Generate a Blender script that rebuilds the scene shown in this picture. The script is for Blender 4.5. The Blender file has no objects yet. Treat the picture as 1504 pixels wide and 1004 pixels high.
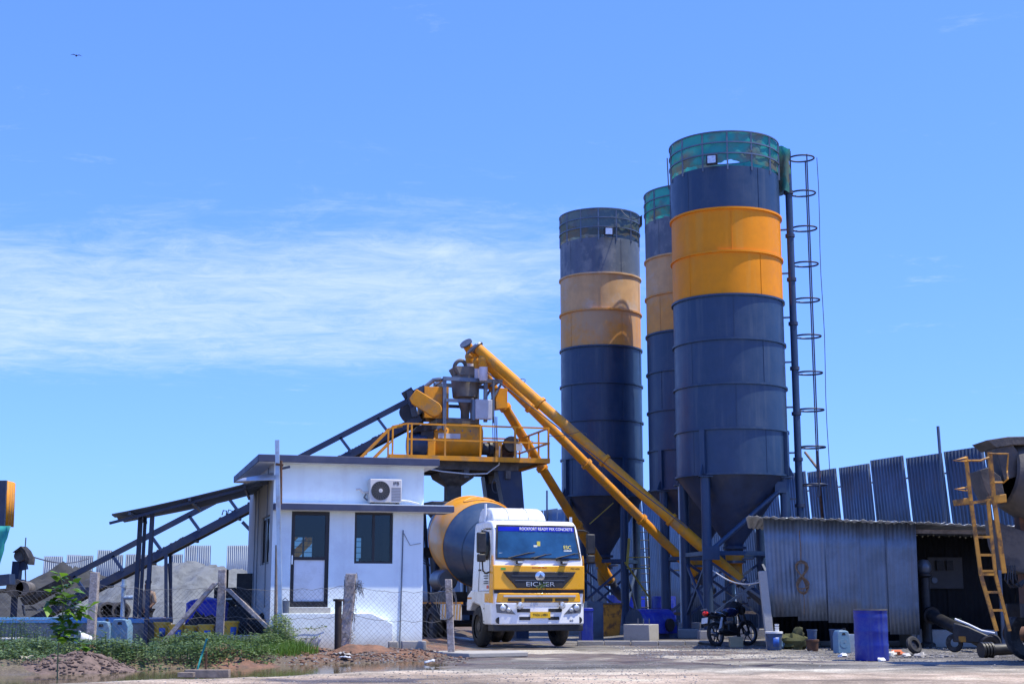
import bpy, math, random
from mathutils import Vector, Matrix, noise
random.seed(7)
R = math.radians
sc = bpy.context.scene
col = sc.collection
# ------------------------------------------------------------------ camera
PITCH = R(10.26); CAM = Vector((0, 0, 1.2)); FPX = 2089.0
cd = bpy.data.cameras.new('camera'); cd.lens = 50.0; cd.sensor_width = 36.0
cd.clip_start = 0.1; cd.clip_end = 6000
cam = bpy.data.objects.new('camera', cd); col.objects.link(cam)
cam.location = CAM; cam.rotation_euler = (R(90) + PITCH, 0, 0); sc.camera = cam
# ------------------------------------------------------------------ sky
SUN_AZ, SUN_EL = R(-11), R(66)           # azimuth from +X, elevation
w = bpy.data.worlds.new('World'); sc.world = w; w.use_nodes = True
nt = w.node_tree; N = nt.nodes; L = nt.links; N.clear()
def nd(tree, t, **k):
    n = tree.nodes.new(t)
    for a, b in k.items(): setattr(n, a, b)
    return n
def mth(tree, op, a, b=None, clamp=False):
    n = tree.nodes.new('ShaderNodeMath'); n.operation = op; n.use_clamp = clamp
    for i, x in enumerate((a, b)):
        if x is None: continue
        if isinstance(x, (int, float)): n.inputs[i].default_value = x
        else: tree.links.new(x, n.inputs[i])
    return n.outputs[0]
def mrange(tree, val, a, b, c=0.0, d=1.0, kind='SMOOTHSTEP'):
    n = tree.nodes.new('ShaderNodeMapRange'); n.interpolation_type = kind
    tree.links.new(val, n.inputs['Value'])
    n.inputs['From Min'].default_value = a; n.inputs['From Max'].default_value = b
    n.inputs['To Min'].default_value = c; n.inputs['To Max'].default_value = d
    return n.outputs['Result']
def mixc(tree, fac, a, b, mode='MIX'):
    n = tree.nodes.new('ShaderNodeMix'); n.data_type = 'RGBA'; n.blend_type = mode
    for s, x in ((n.inputs[0], fac), (n.inputs[6], a), (n.inputs[7], b)):
        if isinstance(x, (int, float)): s.default_value = x
        elif isinstance(x, (tuple, list)): s.default_value = (*x[:3], 1)
        else: tree.links.new(x, s)
    return n.outputs[2]
sky = nd(nt, 'ShaderNodeTexSky', sky_type='NISHITA', sun_disc=False)
sky.sun_elevation = SUN_EL; sky.sun_rotation = R(90) - SUN_AZ
sky.altitude = 50; sky.air_density = 1.0; sky.dust_density = 0.5; sky.ozone_density = 2.5
gam = nd(nt, 'ShaderNodeGamma'); gam.inputs[1].default_value = 0.66; L.new(sky.outputs[0], gam.inputs[0])
tint = mixc(nt, 1.0, gam.outputs[0], (0.72, 1.22, 2.75), 'MULTIPLY')
tc = nd(nt, 'ShaderNodeTexCoord')
sx = nd(nt, 'ShaderNodeSeparateXYZ'); L.new(tc.outputs['Generated'], sx.inputs[0])
zz = mth(nt, 'ADD', mth(nt, 'MAXIMUM', sx.outputs[2], 0.0), 0.05)
qx = mth(nt, 'DIVIDE', sx.outputs[0], zz); qy = mth(nt, 'DIVIDE', sx.outputs[1], zz)
qv = nd(nt, 'ShaderNodeCombineXYZ'); L.new(qx, qv.inputs[0]); L.new(qy, qv.inputs[1])
def sky_noise(scl, loc, scale, detail, rough, rot=0.0, dist=0.0):
    mp = nd(nt, 'ShaderNodeMapping'); mp.inputs['Scale'].default_value = scl
    mp.inputs['Location'].default_value = loc; mp.inputs['Rotation'].default_value = (0, 0, rot)
    L.new(qv.outputs[0], mp.inputs[0])
    t = nd(nt, 'ShaderNodeTexNoise'); t.inputs['Scale'].default_value = scale
    t.inputs['Detail'].default_value = detail; t.inputs['Roughness'].default_value = rough
    t.inputs['Distortion'].default_value = dist
    L.new(mp.outputs[0], t.inputs['Vector']); return t.outputs['Fac']
n1 = sky_noise((0.55, 0.9, 1), (3.1, 0.4, 0), 1.3, 12, 0.62, R(14), 0.5)
n2 = sky_noise((1.0, 2.6, 1), (1.2, 5.0, 0), 3.0, 10, 0.7, R(10), 0.8)
qw = mth(nt, 'ADD', qy, mth(nt, 'MULTIPLY', mth(nt, 'SUBTRACT', n1, 0.5), 1.8))
bank = mth(nt, 'MULTIPLY', mrange(nt, qw, 2.3, 3.4), mrange(nt, qw, 5.15, 4.3))
bank = mth(nt, 'MULTIPLY', bank, mrange(nt, qx, 0.60, -0.25))
n4 = sky_noise((1.6, 1.9, 1), (0.3, 8.1, 0), 3.4, 12, 0.74, R(-18), 0.9)
dn = mth(nt, 'ADD', mth(nt, 'MULTIPLY', bank, 0.62), mth(nt, 'MULTIPLY', mth(nt, 'SUBTRACT', n1, 0.5), 1.5))
dn = mth(nt, 'ADD', dn, mth(nt, 'MULTIPLY', mth(nt, 'SUBTRACT', n2, 0.5), 0.45))
dn = mth(nt, 'ADD', dn, mth(nt, 'MULTIPLY', mth(nt, 'SUBTRACT', n4, 0.5), 0.9))
c1 = mth(nt, 'MULTIPLY', mrange(nt, dn, 0.12, 1.15), mrange(nt, bank, 0.0, 0.35))
n3 = sky_noise((1.5, 2.2, 1), (7.4, 2.2, 0), 1.7, 12, 0.72, R(-25), 0.4)
c2 = mth(nt, 'MULTIPLY', mrange(nt, n3, 0.60, 0.80), 0.40)
cl = mth(nt, 'MULTIPLY', mth(nt, 'MAXIMUM', c1, c2), mrange(nt, sx.outputs[2], 0.0, 0.12))
cloudc = mixc(nt, mth(nt, 'MULTIPLY', cl, 0.80), tint, (4.4, 5.2, 6.2))
bg = nd(nt, 'ShaderNodeBackground'); bg.inputs['Strength'].default_value = 0.097
L.new(cloudc, bg.inputs['Color'])
wo = nd(nt, 'ShaderNodeOutputWorld'); L.new(bg.outputs[0], wo.inputs[0])
# ------------------------------------------------------------------ sun, exposure
sl = bpy.data.lights.new('sun', 'SUN'); sl.energy = 3.2; sl.angle = R(0.5); sl.color = (1.0, 0.94, 0.78)
so = bpy.data.objects.new('sun', sl); col.objects.link(so)
sdir = Vector((math.cos(SUN_EL) * math.cos(SUN_AZ), math.cos(SUN_EL) * math.sin(SUN_AZ), math.sin(SUN_EL)))
so.rotation_euler = sdir.to_track_quat('Z', 'Y').to_euler(); so.location = (30, -10, 60)
sc.view_settings.view_transform = 'Standard'; sc.view_settings.look = 'None'
sc.view_settings.exposure = 0.94; sc.view_settings.gamma = 1.0
# ------------------------------------------------------------------ measuring helpers
CP, SP = math.cos(PITCH), math.sin(PITCH)
def ray(px, py):
    u = (px - 752) / FPX; v = (502 - py) / FPX
    return Vector((u, CP - v * SP, SP + v * CP))
def at(px, py, Y):
    d = ray(px, py); return CAM + d * (Y / d.y)
def onp(px, py, O, n):
    d = ray(px, py); return CAM + d * ((Vector(O) - CAM).dot(n) / d.dot(n))
# ------------------------------------------------------------------ mesh builder
MW = {}
class MB:
    def __init__(s): s.v = []; s.f = []
    def add(s, vs, fs):
        n = len(s.v); s.v += [tuple(v) for v in vs]; s.f += [tuple(i + n for i in f) for f in fs]; return s
    def box(s, c, d, M=None):
        cx, cy, cz = c; x, y, z = d[0] / 2, d[1] / 2, d[2] / 2
        vs = [Vector((a * x, b * y, e * z)) for e in (-1, 1) for b in (-1, 1) for a in (-1, 1)]
        if M is not None: vs = [M @ v for v in vs]
        vs = [v + Vector(c) for v in vs]
        return s.add(vs, [(0, 2, 3, 1), (4, 5, 7, 6), (0, 1, 5, 4), (2, 6, 7, 3), (0, 4, 6, 2), (1, 3, 7, 5)])
    def span(s, a, b):
        return s.box([(a[i] + b[i]) / 2 for i in range(3)], [abs(b[i] - a[i]) for i in range(3)])
    def frame(s, p, q, up=(0, 0, 1)):
        p, q = Vector(p), Vector(q); z = (q - p).normalized(); up = Vector(up)
        if abs(z.dot(up)) > 0.98: up = Vector((0, 1, 0))
        x = up.cross(z).normalized(); y = z.cross(x); return p, q, x, y, z
    def bar(s, p, q, w, h=None, up=(0, 0, 1), w2=None, h2=None):
        h = h or w; w2 = w2 or w; h2 = h2 or h
        p, q, x, y, z = s.frame(p, q, up)
        vs = [p + x * a * w / 2 + y * b * h / 2 for a, b in ((-1, -1), (1, -1), (1, 1), (-1, 1))]
        vs += [q + x * a * w2 / 2 + y * b * h2 / 2 for a, b in ((-1, -1), (1, -1), (1, 1), (-1, 1))]
        return s.add(vs, [(3, 2, 1, 0), (4, 5, 6, 7), (0, 1, 5, 4), (1, 2, 6, 5), (2, 3, 7, 6), (3, 0, 4, 7)])
    def tube(s, p, q, r, r2=None, n=10, cap=True):
        r2 = r if r2 is None else r2
        p, q, x, y, z = s.frame(p, q)
        cs = [(math.cos(2 * math.pi * i / n), math.sin(2 * math.pi * i / n)) for i in range(n)]
        s.add([p + (x * a + y * b) * r for a, b in cs] + [q + (x * a + y * b) * r2 for a, b in cs],
              [(i, (i + 1) % n, n + (i + 1) % n, n + i) for i in range(n)])
        if cap:
            s.add([p + (x * a + y * b) * r for a, b in cs], [tuple(range(n - 1, -1, -1))])
            s.add([q + (x * a + y * b) * r2 for a, b in cs], [tuple(range(n))])
        return s
    def path(s, pts, r, n=6, closed=False):
        pts = [Vector(p) for p in pts]; m = len(pts); vs = []; up = Vector((0.13, 0.31, 0.94))
        for i, p in enumerate(pts):
            if closed: d = pts[(i + 1) % m] - pts[i - 1]
            else: d = pts[min(i + 1, m - 1)] - pts[max(i - 1, 0)]
            d.normalize(); x = up.cross(d)
            if x.length < 1e-3: x = Vector((1, 0, 0))
            x.normalize(); y = d.cross(x)
            vs += [p + (x * math.cos(2 * math.pi * k / n) + y * math.sin(2 * math.pi * k / n)) * r for k in range(n)]
        fs = []
        for i in range(m if closed else m - 1):
            j = (i + 1) % m
            fs += [(i * n + k, i * n + (k + 1) % n, j * n + (k + 1) % n, j * n + k) for k in range(n)]
        if not closed: fs += [tuple(range(n - 1, -1, -1)), tuple((m - 1) * n + k for k in range(n))]
        return s.add(vs, fs)
    def lathe(s, prof, n=24, M=None, a0=0.0, a1=2 * math.pi):
        full = abs(a1 - a0 - 2 * math.pi) < 1e-6; k = n if full else n + 1; vs = []; fs = []
        for r, z in prof:
            for i in range(k):
                a = a0 + (a1 - a0) * i / n
                v = Vector((r * math.cos(a), r * math.sin(a), z)); vs.append(M @ v if M is not None else v)
        for j in range(len(prof) - 1):
            for i in range(n):
                i2 = (i + 1) % k
                fs.append((j * k + i, j * k + i2, (j + 1) * k + i2, (j + 1) * k + i))
        return s.add(vs, fs)
    def prism(s, poly, a, b, plane='xz'):
        n = len(poly)
        f = {'xz': lambda p, t: (p[0], t, p[1]), 'yz': lambda p, t: (t, p[0], p[1]), 'xy': lambda p, t: (p[0], p[1], t)}[plane]
        return s.add([f(p, a) for p in poly] + [f(p, b) for p in poly],
                     [tuple(range(n - 1, -1, -1)), tuple(range(n, 2 * n))] + [(i, (i + 1) % n, n + (i + 1) % n, n + i) for i in range(n)])
    def grid(s, fn, nu, nv):
        vs = [fn(i / nu, j / nv) for j in range(nv + 1) for i in range(nu + 1)]
        return s.add(vs, [(j * (nu + 1) + i, j * (nu + 1) + i + 1, (j + 1) * (nu + 1) + i + 1, (j + 1) * (nu + 1) + i) for j in range(nv) for i in range(nu)])
    def blob(s, c, rx, ry=None, rz=None, n=8, m=5, jit=0.0):
        ry = ry or rx; rz = rz or rx; vs = []
        ph = random.random() * 9
        for j in range(m + 1):
            t = math.pi * j / m
            for i in range(n):
                a = 2 * math.pi * i / n; k = 1 + (jit * (noise.noise((i * 1.7 + ph, j * 1.3, ph))) if 0 < j < m else 0)
                vs.append((c[0] + rx * k * math.sin(t) * math.cos(a), c[1] + ry * k * math.sin(t) * math.sin(a), c[2] - rz * k * math.cos(t)))
        return s.add(vs, [(j * n + i, j * n + (i + 1) % n, (j + 1) * n + (i + 1) % n, (j + 1) * n + i) for j in range(m) for i in range(n)])
    def xf(s, M):
        s.v = [tuple(M @ Vector(v)) for v in s.v]; return s
    def mesh(s, name, mat, sharp=38):
        me = bpy.data.meshes.new(name); me.from_pydata(s.v, [], s.f); me.validate()
        if mat: me.materials.append(mat)
        me.polygons.foreach_set('use_smooth', [True] * len(me.polygons))
        try: me.set_sharp_from_angle(angle=R(sharp))
        except Exception: pass
        me.update(); return me
    def build(s, name, mat, par=None, bev=0, w=False, sharp=38, solid=0, seg=2):
        if w and par is not None: s.xf(MW[par.name].inverted())
        o = bpy.data.objects.new(name, s.mesh(name, mat, sharp)); col.objects.link(o)
        if par is not None: o.parent = par
        if solid:
            m = o.modifiers.new('solid', 'SOLIDIFY'); m.thickness = solid; m.offset = 0
        if bev:
            m = o.modifiers.new('bevel', 'BEVEL'); m.width = bev; m.segments = seg; m.limit_method = 'ANGLE'; m.angle_limit = R(40)
            m.harden_normals = False
        return o
def tag(o, label, cat, group=None, kind=None):
    o['label'] = label; o['category'] = cat
    if group: o['group'] = group
    if kind: o['kind'] = kind
    return o
def thing(name, label, cat, p=(0, 0, 0), rz=0.0, group=None, rx=0.0, ry=0.0):
    o = bpy.data.objects.new(name, None); col.objects.link(o); o.empty_display_size = 0.2
    o.location = p; o.rotation_euler = (rx, ry, rz)
    M = Matrix.Translation(Vector(p)) @ Matrix.Rotation(rz, 4, 'Z') @ Matrix.Rotation(ry, 4, 'Y') @ Matrix.Rotation(rx, 4, 'X')
    MW[o.name] = M
    return tag(o, label, cat, group)
def lp(o, p): return MW[o.name].inverted() @ Vector(p)
def struct(o): o['kind'] = 'structure'; return o
def inst(src, name, par, M):
    o = bpy.data.objects.new(name, src.data); col.objects.link(o); o.parent = par; o.matrix_local = M; return o
def axis_m(p, d):
    return Matrix.Translation(Vector(p)) @ Vector(d).to_track_quat('Z', 'Y').to_matrix().to_4x4()
def text(s, size, mat, par, M, name='lettering', ext=0.004, align='CENTER', sxx=1.0):
    c = bpy.data.curves.new(name, 'FONT'); c.body = s; c.size = size; c.extrude = ext; c.align_x = align; c.align_y = 'CENTER'
    t = bpy.data.objects.new(name + '_tmp', c); col.objects.link(t)
    bpy.context.view_layer.update()
    me = bpy.data.meshes.new_from_object(t.evaluated_get(bpy.context.evaluated_depsgraph_get()))
    bpy.data.objects.remove(t); bpy.data.curves.remove(c)
    me.materials.clear(); me.materials.append(mat)
    o = bpy.data.objects.new(name, me); col.objects.link(o); o.parent = par
    o.matrix_local = M @ Matrix.Diagonal((sxx, 1, 1, 1)); return o
FACE = Matrix(((1, 0, 0, 0), (0, 0, -1, 0), (0, 1, 0, 0), (0, 0, 0, 1)))     # text plane XY -> upright, facing -Y
# ------------------------------------------------------------------ materials
def mat(name, c, rough=0.6, metal=0.0, var=0.12, scale=2.5, dirt=None, damt=0.0, dscale=1.5, streak=None, samt=0.0, sfreq=5.0,
        bump=0.0, bscale=30.0, spec=0.5, coat=0.0, rnd=0.0, trans=0.0, low=None, lowh=0.0):
    m = bpy.data.materials.new(name); m.use_nodes = True; t = m.node_tree; t.nodes.clear()
    b = nd(t, 'ShaderNodeBsdfPrincipled'); out = nd(t, 'ShaderNodeOutputMaterial'); t.links.new(b.outputs[0], out.inputs[0])
    tc = nd(t, 'ShaderNodeTexCoord'); oi = nd(t, 'ShaderNodeObjectInfo')
    ad = nd(t, 'ShaderNodeVectorMath', operation='ADD')
    mu = nd(t, 'ShaderNodeVectorMath', operation='SCALE'); mu.inputs[0].default_value = (13, 7, 3)
    t.links.new(oi.outputs['Random'], mu.inputs['Scale']); t.links.new(tc.outputs['Object'], ad.inputs[0]); t.links.new(mu.outputs[0], ad.inputs[1])
    vec = ad.outputs[0]
    def nz(sc_, det=5, rg=0.6, scl=None):
        n = nd(t, 'ShaderNodeTexNoise'); n.inputs['Scale'].default_value = sc_; n.inputs['Detail'].default_value = det; n.inputs['Roughness'].default_value = rg
        if scl:
            mp = nd(t, 'ShaderNodeMapping'); mp.inputs['Scale'].default_value = scl; t.links.new(vec, mp.inputs[0]); t.links.new(mp.outputs[0], n.inputs['Vector'])
        else: t.links.new(vec, n.inputs['Vector'])
        return n.outputs['Fac']
    f1 = nz(scale)
    hi = tuple(min(1, x * (1 + var)) for x in c); lo = tuple(x * (1 - var) for x in c)
    cc = mixc(t, mrange(t, f1, 0.3, 0.7), lo, hi)
    if rnd:
        br = mrange(t, oi.outputs['Random'], 0, 1, 1 - rnd, 1 + rnd, 'LINEAR')
        g = nd(t, 'ShaderNodeCombineXYZ')
        for i in range(3): t.links.new(br, g.inputs[i])
        cc = mixc(t, 1.0, cc, g.outputs[0], 'MULTIPLY')
    if streak is not None and samt:
        fs = nz(sfreq, 4, 0.6, (1, 1, 0.06))
        cc = mixc(t, mth(t, 'MULTIPLY', mrange(t, fs, 0.48, 0.72), samt), cc, streak)
    if dirt is not None and damt:
        fd = nz(dscale, 8, 0.68)
        cc = mixc(t, mth(t, 'MULTIPLY', mrange(t, fd, 0.46, 0.64), damt), cc, dirt)
    if low is not None:
        s3 = nd(t, 'ShaderNodeSeparateXYZ'); t.links.new(tc.outputs['Object'], s3.inputs[0])
        zf = mth(t, 'ADD', s3.outputs[2], mth(t, 'MULTIPLY', nz(3.0, 6), -0.5 * lowh))
        cc = mixc(t, mrange(t, zf, lowh * 0.75, -0.1, 0, 0.85), cc, low)
    t.links.new(cc, b.inputs['Base Color'])
    b.inputs['Metallic'].default_value = metal
    t.links.new(mrange(t, f1, 0.3, 0.7, max(0.02, rough - 0.08), min(1, rough + 0.1), 'LINEAR'), b.inputs['Roughness'])
    b.inputs['Specular IOR Level'].default_value = spec
    if coat: b.inputs['Coat Weight'].default_value = coat; b.inputs['Coat Roughness'].default_value = 0.08
    if trans: b.inputs['Transmission Weight'].default_value = trans
    if bump:
        bp = nd(t, 'ShaderNodeBump'); bp.inputs['Strength'].default_value = bump; bp.inputs['Distance'].default_value = 0.03
        t.links.new(nz(bscale, 6, 0.65), bp.inputs['Height']); t.links.new(bp.outputs[0], b.inputs['Normal'])
    return m
DUST = (0.42, 0.38, 0.33)
M_blue = mat('blue_steel_paint', (0.017, 0.044, 0.100), 0.42, var=0.1, dirt=(0.05, 0.075, 0.12), damt=0.3, streak=(0.07, 0.095, 0.135), samt=0.45, sfreq=5)
M_bluefade = mat('faded_blue_paint', (0.11, 0.135, 0.175), 0.55, var=0.12, dirt=(0.27, 0.28, 0.29), damt=0.55, streak=(0.055, 0.08, 0.15), samt=0.55, sfreq=2.2)
M_bluedark = mat('dark_blue_steel', (0.020, 0.035, 0.075), 0.5, var=0.2, dirt=(0.10, 0.09, 0.08), damt=0.3)
M_orange = mat('orange_steel_paint', (0.80, 0.265, 0.004), 0.5, var=0.05, dirt=(0.66, 0.23, 0.01), damt=0.3, streak=(0.66, 0.32, 0.05), samt=0.35, sfreq=3.5, spec=0.22)
M_orfade = mat('faded_orange_paint', (0.64, 0.29, 0.055), 0.6, var=0.1, dirt=(0.47, 0.34, 0.20), damt=0.75, dscale=0.7, streak=(0.45, 0.36, 0.26), samt=0.55, sfreq=2.0)
M_orpale = mat('dusty_orange_paint', (0.60, 0.36, 0.16), 0.65, var=0.1, dirt=(0.54, 0.43, 0.32), damt=0.85, dscale=0.8, streak=(0.46, 0.23, 0.05), samt=0.4, sfreq=2.2)
M_yel = mat('yellow_machine_paint', (0.72, 0.28, 0.012), 0.6, var=0.12, spec=0.3, dirt=(0.30, 0.20, 0.10), damt=0.6, dscale=2.2, streak=(0.40, 0.22, 0.06), samt=0.3)
M_yelrust = mat('rusty_yellow_paint', (0.46, 0.21, 0.02), 0.6, var=0.2, dirt=(0.09, 0.045, 0.02), damt=0.9, dscale=4)
M_white = mat('white_wall_paint', (0.83, 0.915, 0.915), 0.75, var=0.03, scale=1.2, dirt=(0.62, 0.65, 0.68), damt=0.35, dscale=1.1, streak=(0.60, 0.61, 0.62), samt=0.28, sfreq=3, bump=0.08, bscale=9, low=(0.50, 0.46, 0.38), lowh=0.42)
M_side = mat('shaded_wall_paint', (0.50, 0.50, 0.49), 0.8, var=0.06, dirt=(0.36, 0.35, 0.33), damt=0.4, bump=0.08, bscale=9, low=(0.40, 0.36, 0.30), lowh=0.5)  # darker copy of the wall white, side wall's shade put into the colour
M_trim = mat('slate_blue_trim', (0.040, 0.052, 0.105), 0.6, var=0.12, dirt=(0.11, 0.12, 0.16), damt=0.35)
M_soff = mat('soffit_white', (0.62, 0.60, 0.57), 0.8, var=0.06, dirt=(0.42, 0.40, 0.38), damt=0.4)
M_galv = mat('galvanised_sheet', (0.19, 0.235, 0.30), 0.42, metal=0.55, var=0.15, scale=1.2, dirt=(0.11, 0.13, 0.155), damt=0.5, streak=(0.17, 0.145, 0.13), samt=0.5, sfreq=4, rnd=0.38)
M_galvf = mat('fence_sheet', (0.14, 0.19, 0.26), 0.42, metal=0.6, var=0.15, scale=1.0, dirt=(0.10, 0.11, 0.13), damt=0.4, streak=(0.15, 0.125, 0.11), samt=0.45, sfreq=3, rnd=0.38)
M_farp = mat('far_panel_sheet', (0.17, 0.21, 0.27), 0.55, metal=0.3, var=0.12, rnd=0.15)
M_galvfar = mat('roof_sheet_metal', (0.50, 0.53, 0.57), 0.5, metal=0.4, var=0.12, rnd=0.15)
M_gsteel = mat('grey_steel', (0.13, 0.16, 0.205), 0.4, metal=0.5, var=0.15, dirt=(0.16, 0.13, 0.10), damt=0.4)
M_darkrust = mat('dark_rust', (0.030, 0.022, 0.020), 0.8, var=0.4, scale=8, dirt=(0.07, 0.04, 0.025), damt=0.5, dscale=6)
M_pipe = mat('pale_steel_pipe', (0.40, 0.50, 0.60), 0.35, metal=0.35, var=0.15, dirt=(0.25, 0.2, 0.16), damt=0.5, dscale=3)
M_black = mat('black_metal', (0.014, 0.014, 0.016), 0.5, var=0.3, dirt=(0.06, 0.055, 0.05), damt=0.4, dscale=3)
M_rub = mat('rubber', (0.018, 0.018, 0.019), 0.8, var=0.2, dirt=(0.11, 0.10, 0.09), damt=0.5, dscale=4)
M_glass = mat('dark_glass', (0.008, 0.018, 0.026), 0.05, var=0.1, spec=0.3)
def clear_glass():
    m = bpy.data.materials.new('clear_window_glass'); m.use_nodes = True; t = m.node_tree; t.nodes.clear(); o = nd(t, 'ShaderNodeOutputMaterial')
    tp = nd(t, 'ShaderNodeBsdfTransparent'); tp.inputs[0].default_value = (0.40, 0.50, 0.53, 1); g = nd(t, 'ShaderNodeBsdfGlossy'); g.inputs['Roughness'].default_value = 0.02; g.inputs[0].default_value = (0.9, 0.95, 1, 1)
    lw = nd(t, 'ShaderNodeFresnel'); lw.inputs[0].default_value = 1.5; mx_ = nd(t, 'ShaderNodeMixShader'); t.links.new(lw.outputs[0], mx_.inputs[0]); t.links.new(tp.outputs[0], mx_.inputs[1]); t.links.new(g.outputs[0], mx_.inputs[2]); t.links.new(mx_.outputs[0], o.inputs[0]); return m
M_clear = clear_glass()
M_inner = mat('dim_room_paint', (0.16, 0.17, 0.18), 0.9)
M_wsh = mat('windscreen_glass', (0.014, 0.065, 0.15), 0.05, var=0.35, scale=1.6, spec=0.7)  # sky reflection painted into the blue base colour
M_frame = mat('dark_window_frame', (0.012, 0.012, 0.015), 0.4, var=0.2)
M_conc = mat('raw_concrete', (0.42, 0.40, 0.37), 0.9, var=0.12, scale=3, dirt=(0.28, 0.26, 0.23), damt=0.5, dscale=3, bump=0.3, bscale=25, low=(0.30, 0.27, 0.22), lowh=0.2)
M_post = mat('rough_concrete_post', (0.40, 0.35, 0.32), 0.95, var=0.22, scale=14, dirt=(0.20, 0.16, 0.13), damt=0.65, dscale=9, bump=0.7, bscale=22)
M_sand = mat('grey_aggregate', (0.165, 0.178, 0.188), 0.95, var=0.10, scale=3, dirt=(0.085, 0.092, 0.10), damt=0.75, dscale=2.2, bump=0.9, bscale=5)
M_sandd = mat('dark_aggregate', (0.042, 0.043, 0.043), 0.95, var=0.2, scale=3, dirt=(0.022, 0.022, 0.023), damt=0.6, dscale=1.4, bump=0.7, bscale=6)
M_cwhite = mat('white_vehicle_paint', (0.82, 0.83, 0.84), 0.3, var=0.03, dirt=(0.56, 0.54, 0.51), damt=0.32, dscale=2.2, coat=0.4)
M_cor = mat('orange_vehicle_paint', (0.86, 0.40, 0.006), 0.3, var=0.03, dirt=(0.56, 0.32, 0.09), damt=0.15, coat=0.4)
M_dor = mat('drum_orange', (0.76, 0.31, 0.012), 0.38, var=0.04, dirt=(0.46, 0.33, 0.18), damt=0.45, dscale=1.1, coat=0.2)
M_dblue = mat('drum_blue', (0.032, 0.062, 0.115), 0.38, var=0.08, dirt=(0.10, 0.125, 0.155), damt=0.4, dscale=1.2, coat=0.2)
M_chrome = mat('bright_metal', (0.72, 0.73, 0.75), 0.18, metal=0.9, var=0.08)
M_lamp = mat('lamp_lens', (0.62, 0.66, 0.70), 0.08, metal=0.35, var=0.15, scale=12)
M_red = mat('red_lens', (0.55, 0.02, 0.015), 0.15)
M_net = None
M_plate = mat('yellow_plate', (0.78, 0.45, 0.01), 0.5, var=0.03)
M_ink = mat('black_ink', (0.012, 0.012, 0.014), 0.6)
M_txtw = mat('white_letter', (0.85, 0.85, 0.72), 0.5, var=0.02)
M_txty = mat('yellow_letter', (0.80, 0.66, 0.10), 0.5, var=0.02)
M_bandb = mat('blue_sun_strip', (0.006, 0.012, 0.42), 0.25, var=0.2, scale=3)
M_plast = mat('blue_plastic', (0.006, 0.020, 0.27), 0.42, var=0.15, dirt=(0.05, 0.08, 0.25), damt=0.5, dscale=5, streak=(0.10, 0.12, 0.24), samt=0.4, sfreq=9)
M_plastl = mat('pale_blue_plastic', (0.13, 0.25, 0.36), 0.45, var=0.1, dirt=(0.25, 0.27, 0.28), damt=0.4, dscale=6)
M_plastd = mat('dull_blue_plastic', (0.035, 0.075, 0.16), 0.6, var=0.2, dirt=(0.14, 0.14, 0.14), damt=0.5, dscale=7)
M_tarp = mat('blue_tarpaulin', (0.010, 0.030, 0.42), 0.4, var=0.15, bump=0.3, bscale=8)
M_wplast = mat('white_plastic', (0.72, 0.72, 0.70), 0.45, var=0.05, dirt=(0.40, 0.38, 0.34), damt=0.35, dscale=6)
M_ybuck = mat('yellow_plastic', (0.78, 0.45, 0.03), 0.45, var=0.08, dirt=(0.50, 0.28, 0.06), damt=0.4, dscale=5)
M_rust = mat('rusty_steel', (0.12, 0.055, 0.028), 0.85, var=0.35, scale=8, dirt=(0.04, 0.025, 0.018), damt=0.5, dscale=6)
M_wood = mat('weathered_wood', (0.24, 0.19, 0.15), 0.9, var=0.25, scale=6, dirt=(0.12, 0.09, 0.07), damt=0.5, dscale=5, bump=0.3, bscale=18)
M_rope = mat('coir_rope', (0.24, 0.15, 0.085), 0.95, var=0.25, scale=20, bump=0.5, bscale=60)
M_crust = mat('cement_crusted_steel', (0.10, 0.092, 0.085), 0.8, var=0.3, scale=3, dirt=(0.20, 0.18, 0.16), damt=0.6, dscale=2.5, bump=0.4, bscale=14)
M_hopper = mat('cement_dusty_hopper', (0.16, 0.145, 0.125), 0.75, var=0.2, dirt=(0.26, 0.23, 0.19), damt=0.5, streak=(0.10, 0.08, 0.06), samt=0.5)
M_canvas = mat('white_sleeve', (0.66, 0.62, 0.66), 0.85, var=0.08, dirt=(0.45, 0.42, 0.42), damt=0.4)
M_silver = mat('cabinet_grey', (0.50, 0.52, 0.55), 0.5, var=0.06, dirt=(0.36, 0.36, 0.36), damt=0.35, dscale=3)
M_wire = mat('wire', (0.10, 0.10, 0.11), 0.6, metal=0.3)
M_wirel = mat('galvanised_wire', (0.17, 0.165, 0.16), 0.6, metal=0.2)
def leafmat(name, c, c2, tr=0.35, scale=2.0, rnd=0.3):
    m = bpy.data.materials.new(name); m.use_nodes = True; t = m.node_tree; t.nodes.clear(); o = nd(t, 'ShaderNodeOutputMaterial')
    tc = nd(t, 'ShaderNodeTexCoord'); oi = nd(t, 'ShaderNodeObjectInfo')
    n = nd(t, 'ShaderNodeTexNoise'); n.inputs['Scale'].default_value = scale; n.inputs['Detail'].default_value = 6; t.links.new(tc.outputs['Object'], n.inputs['Vector'])
    f = mth(t, 'ADD', n.outputs['Fac'], mth(t, 'MULTIPLY', mth(t, 'SUBTRACT', oi.outputs['Random'], 0.5), rnd))
    cc = mixc(t, mrange(t, f, 0.3, 0.7), c, c2)
    b = nd(t, 'ShaderNodeBsdfPrincipled'); b.inputs['Roughness'].default_value = 0.45; t.links.new(cc, b.inputs['Base Color'])
    tl_ = nd(t, 'ShaderNodeBsdfTranslucent'); t.links.new(cc, tl_.inputs[0]); mx_ = nd(t, 'ShaderNodeMixShader'); mx_.inputs[0].default_value = tr
    t.links.new(b.outputs[0], mx_.inputs[1]); t.links.new(tl_.outputs[0], mx_.inputs[2]); t.links.new(mx_.outputs[0], o.inputs[0]); return m
M_leaf = leafmat('sapling_leaf', (0.055, 0.13, 0.012), (0.17, 0.34, 0.025), 0.4, 3.0, 0.8)
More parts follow.
